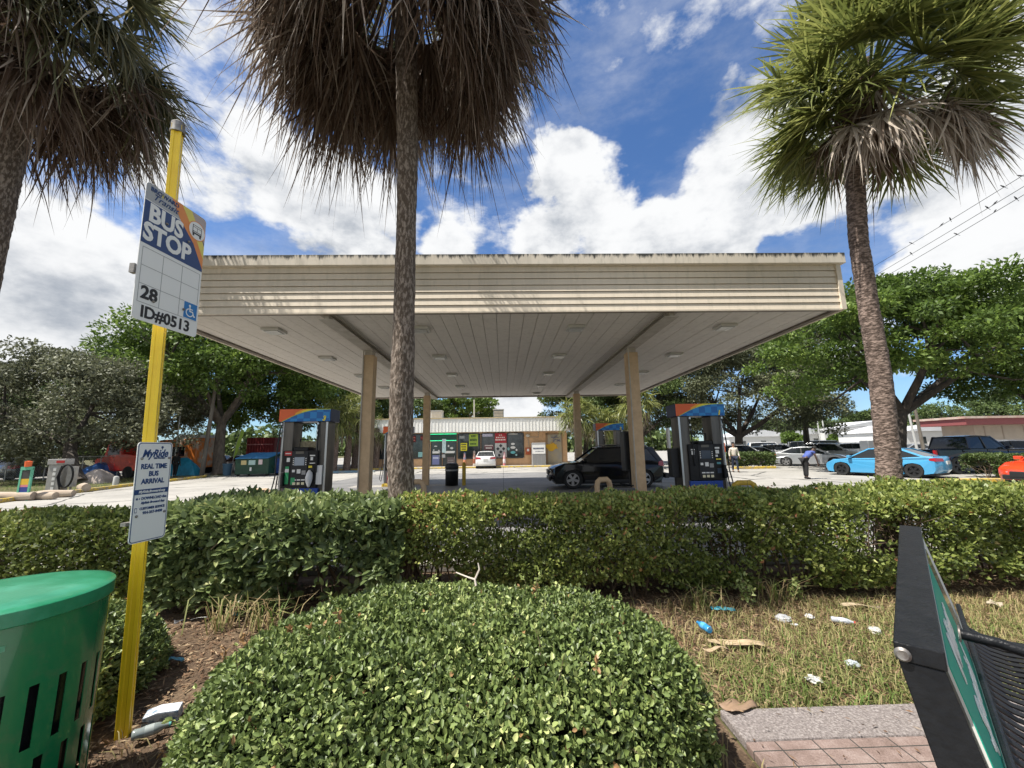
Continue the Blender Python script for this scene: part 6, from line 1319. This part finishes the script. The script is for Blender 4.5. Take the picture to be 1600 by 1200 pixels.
# route grid 3 x 3
gx0, gx1, gy0, gy1 = .022, W1-.016, -.80, tb-.025; mes = []; lw = .0016
for i in range(4): xx = gx0+(gx1-gx0)*i/3; mes.append(flat(M1, [(xx-lw, gy0), (xx+lw, gy0), (xx+lw, gy1), (xx-lw, gy1)], z*.3, z, M_sln))
for i in range(4): yy = gy0+(gy1-gy0)*i/3; mes.append(flat(M1, [(gx0, yy-lw), (gx1, yy-lw), (gx1, yy+lw), (gx0, yy+lw)], z, z*1.4, M_sln))
join('route_grid', mes, b1_)
mes = [text_mesh('t', '28', .115, M_sbk, Tm(M1, .092, -.735, z*2), bold=.0035, xs=.95), text_mesh('t', 'ID#0513', .105, M_sbk, Tm(M1, .222, -.858, z*2), bold=.0025, xs=.93)]
join('route_number', mes, b1_)
acx, acy = W1-.066, -.738
mes = [flat(M1, [(acx-.056, acy-.062), (acx+.056, acy-.062), (acx+.056, acy+.062), (acx-.056, acy+.062)], z*1.5, z*2, M_sw), flat(M1, [(acx-.052, acy-.058), (acx+.052, acy-.058), (acx+.052, acy+.058), (acx-.052, acy+.058)], z*2, z*2.6, M_sbl)]
def arcs(M, pts, w, z0, z1, mt):
    o = []
    for i in range(len(pts)-1):
        a, b = Vector(pts[i]), Vector(pts[i+1]); d = (b-a).normalized()*w*.3; n_ = Vector((-d.y, d.x)).normalized()*w/2; o.append(flat(M, [tuple(a-d-n_), tuple(b+d-n_), tuple(b+d+n_), tuple(a-d+n_)], z0+i*1e-5, z1+i*1e-5, mt))
    return o
mes += arcs(M1, [(acx-.006, acy+.026), (acx-.004, acy-.004), (acx+.018, acy-.004), (acx+.030, acy-.034), (acx+.038, acy-.032)], .008, z*2.6, z*3.2, M_sw)
mes += arcs(M1, [(acx-.005, acy+.012), (acx+.016, acy+.012)], .006, z*3.3, z*3.8, M_sw)
mes += arcs(M1, [(acx-.005+.027*math.cos(R_(a)), acy-.014+.027*math.sin(R_(a))) for a in range(110, 345, 18)], .007, z*2.6, z*3.2, M_sw)
mes.append(flat(M1, [(acx-.007+.0085*math.cos(i*math.pi/6), acy+.036+.0085*math.sin(i*math.pi/6)) for i in range(12)], z*2.6, z*3.2, M_sw))
join('wheelchair_symbol', mes, b1_)
for (x_, y_) in ((.155, -.21), (.325, -.245), (.12, -.77), (.335, -.745)):
    q = MB(); q.lathe([(.009, 0), (.009, .004), (.004, .010), (0, .010)], (0, 0, 0), 8); q.v = [tuple(M1 @ (Vector(v)+Vector((x_, y_, z*5)))) for v in q.v]; q.build('bolt', M_galv, b1_)
W2, H2_ = .2286, .596
tl2 = Vector((0, 0, 1.62))+(Vector((-3.025, 3.394, 1.724))-Vector((0, 0, 1.62)))*(W2/.305*.975); M2 = board_frame(tl2, 1.47, .037)
b2_ = emit(M2, rrect(0, -H2_, W2, 0, .022), -.003, 0, M_sw, 'info_board', bs)
mes = [flat(M2, rrect(.005, -H2_+.005, W2-.005, -.005, .018), .0003, .0007, M_snavy), flat(M2, rrect(.0095, -H2_+.0095, W2-.0095, -.0095, .015), .0007, .0011, M_sw), flat(M2, [(.009, -.315), (W2-.009, -.315), (W2-.009, -.285), (.009, -.285)], .0011, .0015, M_snavy)]
join('printed_border', mes, b2_)
cx_ = W2/2; T2 = lambda s, size, y_, mt=M_snavy, **k: text_mesh('t', s, size, mt, Tm(M2, cx_+k.pop('dx', 0), y_, .0016), **k)
mes = [T2('MyRide', .066, -.072, bold=.0016, shear=.3, xs=.83), T2('BROWARD', .015, -.100, bold=.0004, dx=.03), T2('REAL TIME', .042, -.150, bold=.0014, xs=.86), T2('BUS', .042, -.195, bold=.0014, xs=.86), T2('ARRIVAL', .042, -.240, bold=.0014, xs=.9),
       T2('MyRide.Broward.org', .0215, -.300, M_sw, bold=.0006, shear=.3, xs=.92), T2('DOWNLOAD the', .022, -.340, bold=.0007, dx=.018, xs=.95), T2('MyRide Broward App', .019, -.366, bold=.0005, dx=.012, shear=.25, xs=.9), T2('CUSTOMER SERVICE', .020, -.400, bold=.0007, dx=.012, xs=.88), T2('954-357-8400', .022, -.426, bold=.0007, dx=.015)]
join('info_lettering', mes, b2_)
mes = [flat(M2, [(.158+.008*math.cos(i*math.pi/6), -.032+.008*math.sin(i*math.pi/6)) for i in range(12)], .0016, .002, M_snavy), flat(M2, [(.158, -.05), (.161, -.036), (.155, -.036)], .0016, .002, M_snavy), flat(M2, rrect(.016, -.42, .031, -.392, .003), .0016, .002, M_snavy), flat(M2, rrect(.0185, -.416, .0285, -.396, .002), .002, .0024, M_sw), flat(M2, [(.020, -.346), (.030, -.346), (.032, -.338), (.025, -.332), (.018, -.338)], .0016, .002, M_snavy), flat(M2, [(.036, -.340), (.041, -.346), (.046, -.340), (.041, -.334)], .0016, .002, M_snavy)]
join('info_symbols', mes, b2_)
for (x_, y_) in ((.03, -.10), (W2-.02, -.10), (.03, -.44), (W2-.022, -.435)):
    q = MB(); q.lathe([(.008, 0), (.008, .004), (.004, .008), (0, .008)], (0, 0, 0), 8); q.v = [tuple(M2 @ (Vector(v)+Vector((x_, y_, .002)))) for v in q.v]; q.build('bolt', M_galv, b2_)
q = MB(); c = M2 @ Vector((.0, -H2_*.8, -.02)); q.box(c, (.03, .05, .02)); q.build('bracket', M_galv, bs); q = MB(); c = M1 @ Vector((.0, -.6, -.02)); q.box(c, (.03, .03, .06)); q.build('bracket', M_galv, bs)

# ------------------------------------------------------------------ green litter can
M_grn2 = mat('green_can_paint', (.008, .14, .055), .2, c2=(.03, .13, .06), scale=11, lo=.52, hi=.7, coat=.4, bump=.03, bscale=9); M_grim = mat('green_lid_paint', (.010, .17, .075), .36, c2=(.03, .24, .13), scale=9, coat=.2, lo=.45, hi=.75, bump=.05, bscale=60)
cc_, cr2, ch_ = (-2.30, 2.00), .36, .99
gc_ = thing('litter_can', 'large green metal litter can with tall slots and a domed top at the left edge', 'litter can', (cc_[0], cc_[1], .05))
q = MB(); nS = 144; zs = [.06, .10, .36, .40, .66, .88, .905]; R0 = lambda z_: cr2*(.97-.0*z_)
zs = [.05, .12, .36, .41, .64, .69, .86]; rows = [.0]
vs = []; 
# wall as a grid of panels with real openings
zz = [.05, .10, .34, .39, .63, .88, .93]
ang = [2*math.pi*k/nS for k in range(nS)]; th_ = .004
for z_ in zz:
    for rr_ in (cr2, cr2-th_):
        for a in ang: vs.append((rr_*math.cos(a), rr_*math.sin(a), z_))
V = lambda zi, s, k: zi*2*nS+s*nS+k % nS
fs = []
for zi in range(len(zz)-1):
    for k in range(nS):
        slot = (zi == 1 and k % 6 in (0, 1)) or (zi == 3 and (k+3) % 6 in (0, 1)) 
        if slot: continue
        fs.append((V(zi, 0, k), V(zi, 0, k+1), V(zi+1, 0, k+1), V(zi+1, 0, k))); fs.append((V(zi, 1, k+1), V(zi, 1, k), V(zi+1, 1, k), V(zi+1, 1, k+1)))
for zi, ofs in ((1, 0), (3, 3)):
    for k in range(nS):
        if (k+ofs) % 6 == 0:
            for kk in (k, k+2): fs.append((V(zi, 0, kk), V(zi, 1, kk), V(zi+1, 1, kk), V(zi+1, 0, kk)))
            for zk in (zi, zi+1):
                for k2 in (k, k+1): fs.append((V(zk, 0, k2), V(zk, 0, k2+1), V(zk, 1, k2+1), V(zk, 1, k2)))
q.add(vs, fs, 0, True); o = q.build('slotted_body', M_grn2, gc_); e_ = o.modifiers.new('e', 'EDGE_SPLIT'); e_.split_angle = R_(40)
MB().lathe([(cr2+.006, .885), (cr2+.012, .89), (cr2+.012, .945), (cr2+.008, .949), (cr2*.9, .956), (cr2*.7, .965), (cr2*.4, .975), (0, .98)], n=72).build('lid', M_grim, gc_)
MB().lathe([(cr2-.012, .045), (cr2-.012, .02), (0, .02)], n=48).build('base', M_grn2, gc_)
q = MB(); q.lathe([(0, .06), (cr2-.05, .06), (cr2-.04, .85), (0, .86)], n=40); q.v = [(x*(1+.02*math.sin(9*math.atan2(y, x)+z_*12)), y*(1+.02*math.sin(9*math.atan2(y, x)+z_*12)), z_) for x, y, z_ in q.v]; q.build('bin_liner', mat('black_liner', (.012, .013, .015), .25), gc_)
# torn patch of old tape
q = MB(); arc_ = [R_(a) for a in range(-75, -34, 3)]
for a0, a1 in zip(arc_, arc_[1:]): q.add([((cr2+.0015)*math.cos(a0), (cr2+.0015)*math.sin(a0), .80+.004*math.sin(a0*40)), ((cr2+.0015)*math.cos(a1), (cr2+.0015)*math.sin(a1), .80+.004*math.sin(a1*40)), ((cr2+.0015)*math.cos(a1), (cr2+.0015)*math.sin(a1), .822), ((cr2+.0015)*math.cos(a0), (cr2+.0015)*math.sin(a0), .822)], [(0, 1, 2, 3)])
q.build('old_tape', mat('tape_film', (.03, .20, .09), .5, c2=(.1, .3, .18), scale=30), gc_)

# ------------------------------------------------------------------ bench with advert back
M_bk = mat('bench_black_paint', (.006, .007, .009), .38, c2=(.012, .013, .015), scale=12, bump=.3, bscale=45, spec=.22)
na, fa2 = Vector((1.165, 1.20, 0)), Vector((2.80, 2.80, 0)); dv = (fa2-na); Lb = dv.length; ang_b = math.atan2(dv.y, dv.x)
bn = thing('bus_bench', 'black metal bench with a green and white advert on its back, seen from its end', 'bench', (na.x, na.y, .05), ang_b)   # local x along the bench, -y = seat side
M0 = 1.0                        # height of the top of the back
lean = lambda z_: (.15*(M0-z_)*-.55)   # the back leans away from the seat as it rises
q = MB(); q.bb((0, -.052, M0-.05), (Lb, .052, M0)); q.build('top_cap', M_bk, bn, bevel=.004)
for x0, x1 in ((.004, .075), (Lb-.075, Lb-.004)):
    q = MB(); q.prism([(.047, M0-.051), (-.047, M0-.051), (-.25, 0), (-.12, 0)], lambda a, b, d: (d, a, b), x0, x1); q.build('end_post', M_bk, bn, bevel=.003)
q = MB(); q.lathe([(.019, 0), (.019, .004), (.013, .010), (.008, .008), (0, .008)], (0, 0, 0), 16, M=Matrix.Rotation(R_(-90), 3, 'Y')); q.v = [(x-.002, y+.035, z_+M0-.03) for x, y, z_ in q.v]; q.build('bolt', M_galv, bn)
# slot of the cap end and the advert panel
yb = lambda z_: -.045-(M0-.07-z_)*.215
def bp(mt, s0, s1, z0, z1, off=0, name='advert'):
    q = MB(); q.add([(s0, yb(z0)-off, z0), (s1, yb(z0)-off, z0), (s1, yb(z1)-off, z1), (s0, yb(z1)-off, z1), (s0, yb(z0)-off+.01, z0), (s1, yb(z0)-off+.01, z0), (s1, yb(z1)-off+.01, z1), (s0, yb(z1)-off+.01, z1)], [(0, 1, 2, 3), (5, 4, 7, 6), (0, 4, 5, 1), (1, 5, 6, 2), (2, 6, 7, 3), (3, 7, 4, 0)]); return q
pn_ = bp(None, .076, Lb-.076, .46, M0-.058, .012).build('advert_panel', mat('advert_white', (.62, .62, .58), .5), bn)
bp(None, .078, Lb*.62, .50, M0-.06, .0145).build('advert_field', mat('advert_teal', (.008, .30, .21), .5, spec=.3), pn_)
bp(None, Lb*.62, Lb*.80, .50, M0-.06, .015).build('advert_photo', mat('advert_photo', (.5, .48, .42), .25, c2=(.18, .10, .07), scale=6, coat=.6), pn_)
# text on the advert: reads along +x when seen from the seat side (-y)
sl = math.atan(.215)
def TB(x_, z_): return Matrix.Translation((x_, yb(z_)-.0175, z_)) @ Matrix.Rotation(R_(90)-sl, 4, 'X')
mes = [text_mesh('t', 'Miner', .17, M_sw, TB(.66, .845), bold=.003, shear=.35, xs=1.5), text_mesh('t', 'Special', .16, M_sw, TB(.66, .66), bold=.003, shear=.35, xs=1.4)]
join('advert_lettering', mes, pn_)
# seat of bent rods, running from the back down and forward
q = MB(); ns_ = 32
for k in range(ns_):
    xk = .09+(Lb-.18)*k/(ns_-1)
    if k % 1 == 0:
        pts = [(xk, yb(.46)-.01, .47), (xk, yb(.42)-.03, .425), (xk, -.24, .395), (xk, -.30, .385), (xk, -.48, .40), (xk, -.58, .40), (xk, -.62, .37), (xk, -.62, .33)]
        q.tube(pts, .011, 8)
q.build('seat_rods', mat('rod_coating', (.010, .011, .013), .32, spec=.5), bn)
q = MB(); q.tube([(.06, -.16, .545), (Lb-.06, -.16, .545)], .012, 8); q.tube([(.04, -.62, .35), (Lb-.04, -.62, .35)], .02, 8); q.tube([(.04, -.33, .36), (Lb-.04, -.33, .36)], .015, 8); q.build('seat_rail', M_bk, bn)
for x_ in (.06, Lb-.06):
    q = MB(); q.tube([(x_, -.14, .36), (x_, -.35, .34), (x_, -.6, .35)], .02, 8); q.tube([(x_, -.58, .34), (x_, -.62, .0)], .022, 8); q.build('leg', M_bk, bn)
for x_ in (1.02,):
    q = MB(); q.tube([(x_, yb(.72)-.02, .745), (x_, -.22, .74), (x_, -.42, .70), (x_, -.56, .62), (x_, -.60, .45), (x_, -.61, .36)], .021, 10); a_ = q.build('armrest', M_bk, bn)
    q = MB(); q.lathe([(.032, 0), (.032, .006), (0, .006)], (0, 0, 0), 14, M=Matrix.Rotation(R_(90), 3, 'X')); q.v = [(x+x_, y+yb(.72)-.019, z_+.745) for x, y, z_ in q.v]; q.build('flange', M_galv, a_)

# ------------------------------------------------------------------ litter
def bottle(label, px, py, L, r, c, a, cap=(.6, .6, .6), z=.03, cat='bottle'):
    g = gnd(px, py, z); t = thing('plastic_bottle', label, cat, (g.x, g.y, z+.01), R_(a), 'litter on the ground'); My = Matrix.Rotation(R_(90), 3, 'Y')
    m_ = mat('plastic_%d' % px, c, .12, spec=.8)
    MB().lathe([(0, 0), (r*.8, 0), (r, .01), (r*.92, L*.2), (r, L*.3), (r, L*.6), (r*.9, L*.7), (r*.4, L*.88), (r*.35, L*.95), (0, L*.95)], (-L/2, 0, r*.8), 14, M=My).build('bottle_body', m_, t)
    MB().lathe([(r*.42, L*.94), (r*.42, L), (0, L)], (-L/2, 0, r*.8), 10, M=My).build('cap', mat('cap_%d' % px, cap, .4), t)
    MB().lathe([(r*1.02, L*.32), (r*1.02, L*.56)], (-L/2, 0, r*.8), 14, M=My).build('bottle_label', mat('lab_%d' % px, tuple(min(1, v*1.2+.05) for v in c), .5), t); return t
def crumple(label, px, py, s, c, seed, name='crumpled_wrapper', cat='litter', z=.03, flatk=.5):
    g = gnd(px, py, z); bm = bmesh.new(); bmesh.ops.create_icosphere(bm, subdivisions=3, radius=s/2); r = np.random.default_rng(seed)
    P = np.array([v.co[:] for v in bm.verts]); f = 1+.35*snoise(P/s, 5, seed, 3)+r.uniform(-.12, .12, len(P)); P = P*f[:, None]; P[:, 2] *= flatk
    for v, p in zip(bm.verts, P): v.co = p
    me = bpy.data.meshes.new(name); bm.to_mesh(me); bm.free(); me.materials.append(mat('wrap_%d' % px, c, .5, c2=tuple(v*.7 for v in c), scale=30)); o = bpy.data.objects.new(name, me); col.objects.link(o); o.location = (g.x, g.y, z+s*.2); o.rotation_euler = (0, 0, seed); return tag(o, label, cat, 'litter on the ground')
def sheetp(label, px, py, w, l, c, seed, a=0, name='paper_scrap', cat='litter', z=.035, amp=.03):
    g = gnd(px, py, z); n = 10; x_, y_ = np.meshgrid(np.linspace(-.5, .5, n), np.linspace(-.5, .5, n)); P = np.stack([x_.ravel()*l, y_.ravel()*w*(1-.4*abs(x_.ravel())), np.zeros(n*n)], 1); P[:, 2] = amp*(1+snoise(P/max(w, l), 4, seed, 2)); idx = np.arange(n*n).reshape(n, n)
    Q = np.stack([idx[:-1, :-1], idx[:-1, 1:], idx[1:, 1:], idx[1:, :-1]], -1).reshape(-1, 4); o = np_mesh(name, P, Q, mat('sheet_%d' % px, c, .6, c2=tuple(v*.7 for v in c), scale=12), np.zeros(n*n)); so = o.modifiers.new('s', 'SOLIDIFY'); so.thickness = .002
    o.location = (g.x, g.y, z); o.rotation_euler = (0, 0, R_(a)); return tag(o, label, cat, 'litter on the ground')
bottle('clear crushed plastic bottle with a red cap in the grass below the hedge', 1318, 976, .17, .026, (.40, .42, .45), -30, (.5, .04, .03))
bottle('dull clear plastic bottle at the bottom of the mulch by the post', 236, 1150, .17, .028, (.20, .23, .22), 35, (.1, .35, .33))
bottle('blue plastic bottle leaning at the right end of the foreground bush', 1100, 985, .16, .03, (.04, .25, .5), 100, (.05, .25, .5), z=.06)
crumple('crumpled silver-grey bag below the hedge', 1225, 971, .12, (.5, .5, .5), 1); crumple('small white crumpled paper in the middle of the grass', 1272, 1066, .085, (.6, .6, .58), 2); crumple('small grey-blue crumpled paper in the grass above the bus pad', 1332, 1041, .085, (.5, .55, .58), 3)
crumple('white scrap just right of the silver-grey bag', 1242, 978, .05, (.7, .7, .68), 4); crumple('pale scrap near the bench in the grass', 1367, 988, .09, (.55, .55, .5), 6); crumple('white scrap by the clear bottle', 1266, 966, .07, (.72, .72, .7), 7)
sheetp('turquoise wrapper at the foot of the hedge', 1130, 956, .09, .22, (.05, .32, .42), 1, -10); sheetp('flat tan palm husk lying right of the foreground bush', 1150, 1008, .10, .42, (.50, .38, .24), 2, -14, 'palm_husk', 'palm husk', amp=.02); sheetp('narrow tan husk below the larger one', 1118, 1020, .05, .2, (.46, .34, .22), 12, 2, 'palm_husk', 'palm husk')
sheetp('brown dead leaf on the corner of the grass by the bus pad', 1155, 1110, .12, .22, (.30, .20, .13), 3, 20, 'dead_palm_leaf', 'dead leaf', amp=.03)
sheetp('small blue wrapper on the mulch', 270, 1038, .07, .13, (.10, .28, .38), 4, 20); 
g_c = gnd(255, 1118, .03); q = MB(); q.prism([(-.09, -.02), (.09, -.03), (.085, .03), (-.02, .04), (-.09, .025)], lambda a, b, d: (a, d, b+.03), -.045, .045); ca = q.build('crushed_carton', mat('carton_print', (.55, .58, .60), .5, c2=(.15, .22, .30), scale=22, lo=.5, hi=.6), bevel=.004); ca.location = (g_c.x, g_c.y, .005); ca.rotation_euler = (.1, 0, R_(22)); tag(ca, 'white and blue printed carton lying against the foreground bush', 'carton', 'litter on the ground')
sheetp('thin white stick-like scrap on the mulch', 302, 972, .02, .22, (.6, .6, .58), 6, 40); sheetp('black wrapper on the mulch', 284, 976, .06, .12, (.03, .03, .035), 8, 40); sheetp('teal scrap in front of the broad-leaved hedge', 371, 963, .05, .1, (.1, .35, .35), 9, 10)
sheetp('tan husk under the right stretch of hedge', 1345, 950, .06, .35, (.42, .33, .22), 10, -8, 'palm_husk', 'palm husk'); sheetp('white card scrap right of the bench', 1555, 948, .1, .15, (.5, .42, .32), 11, 30)
t_ = thing('dead_branch', 'bare pale twig lying on top of the foreground bush', 'twig', (gx(742, 2.9, .7), 2.9, .70), 0); MB().tube([(-.14, .1, .06), (-.05, .02, .05), (0, 0, .04), (.01, -.02, .0)], [.004, .006, .008, .008], 6).build('twig', mat('pale_twig', (.5, .44, .38), .8), t_); MB().tube([(0, 0, .04), (.03, .02, .1), (.02, .03, .14)], [.007, .006, .004], 6).build('twig', MATS['pale_twig'], t_)
# grassy tuft on the left under the broad-leaved hedge
def tuft(label, px, Y, n, h, seed):
    r = np.random.default_rng(seed); P = r.normal(size=(n, 3))*[.10, .06, 0]; a = r.uniform(0, 6.28, n); D = np.stack([np.cos(a), np.sin(a), np.zeros(n)], 1); S = np.stack([-np.sin(a), np.cos(a), np.zeros(n)], 1); hh = (h*r.uniform(.5, 1.2, n))[:, None]; w = .005
    mid = P+D*hh*.25+[0, 0, 1]*hh*.65; tip = P+D*hh*.75+[0, 0, 1]*hh*r.uniform(.5, 1, n)[:, None]; V = np.stack([P-S*w, P+S*w, mid+S*w, mid-S*w, tip+S*w*.1, tip-S*w*.1], 1).reshape(-1, 3); b = (np.arange(n)*6)[:, None]; Q = np.concatenate([b+[[0, 1, 2, 3]], b+[[3, 2, 4, 5]]], 0)
    o = np_mesh('grass_tuft', V, Q, M_grass, np.repeat(r.uniform(.1, 1, n), 6)); o.location = (gx(px, Y, 0), Y, 0); return tag(o, label, 'grass tuft', 'grass tufts')
tuft('dry grass tuft under the broad-leaved hedge left of its middle', 345, 4.05, 40, .36, 1); tuft('green grass tuft under the broad-leaved hedge', 415, 4.0, 60, .38, 2); tuft('grass tuft at the foot of the hedge right of the foreground bush', 1095, 4.2, 60, .28, 3); tuft('grass tuft under the middle of the right hedge', 1215, 4.3, 50, .3, 4)
# far wood closing the horizon
r = np.random.default_rng(99); n = 26000; X = r.uniform(-330, 420, n); hgt = 5.5+2.5*np.sin(X*.05)+2*np.sin(X*.13+1)+1.2*np.sin(X*.4); C = np.stack([X, 150+r.uniform(-8, 8, n), hgt*r.uniform(0, 1, n)**.7], 1)
V, Q, kk = leaf_geo(C, unit(r.normal(size=(n, 3))), unit(r.normal(size=(n, 3))+[0, -.5, 1]), r.uniform(1.5, 3, n), r.uniform(1, 2, n), .2); o = np_mesh('far_wood', V, Q, G['mid'], np.repeat(r.uniform(0, 1, n), kk)); o['kind'] = 'stuff'; tag(o, 'low dark line of far-off trees along the horizon', 'woodland')
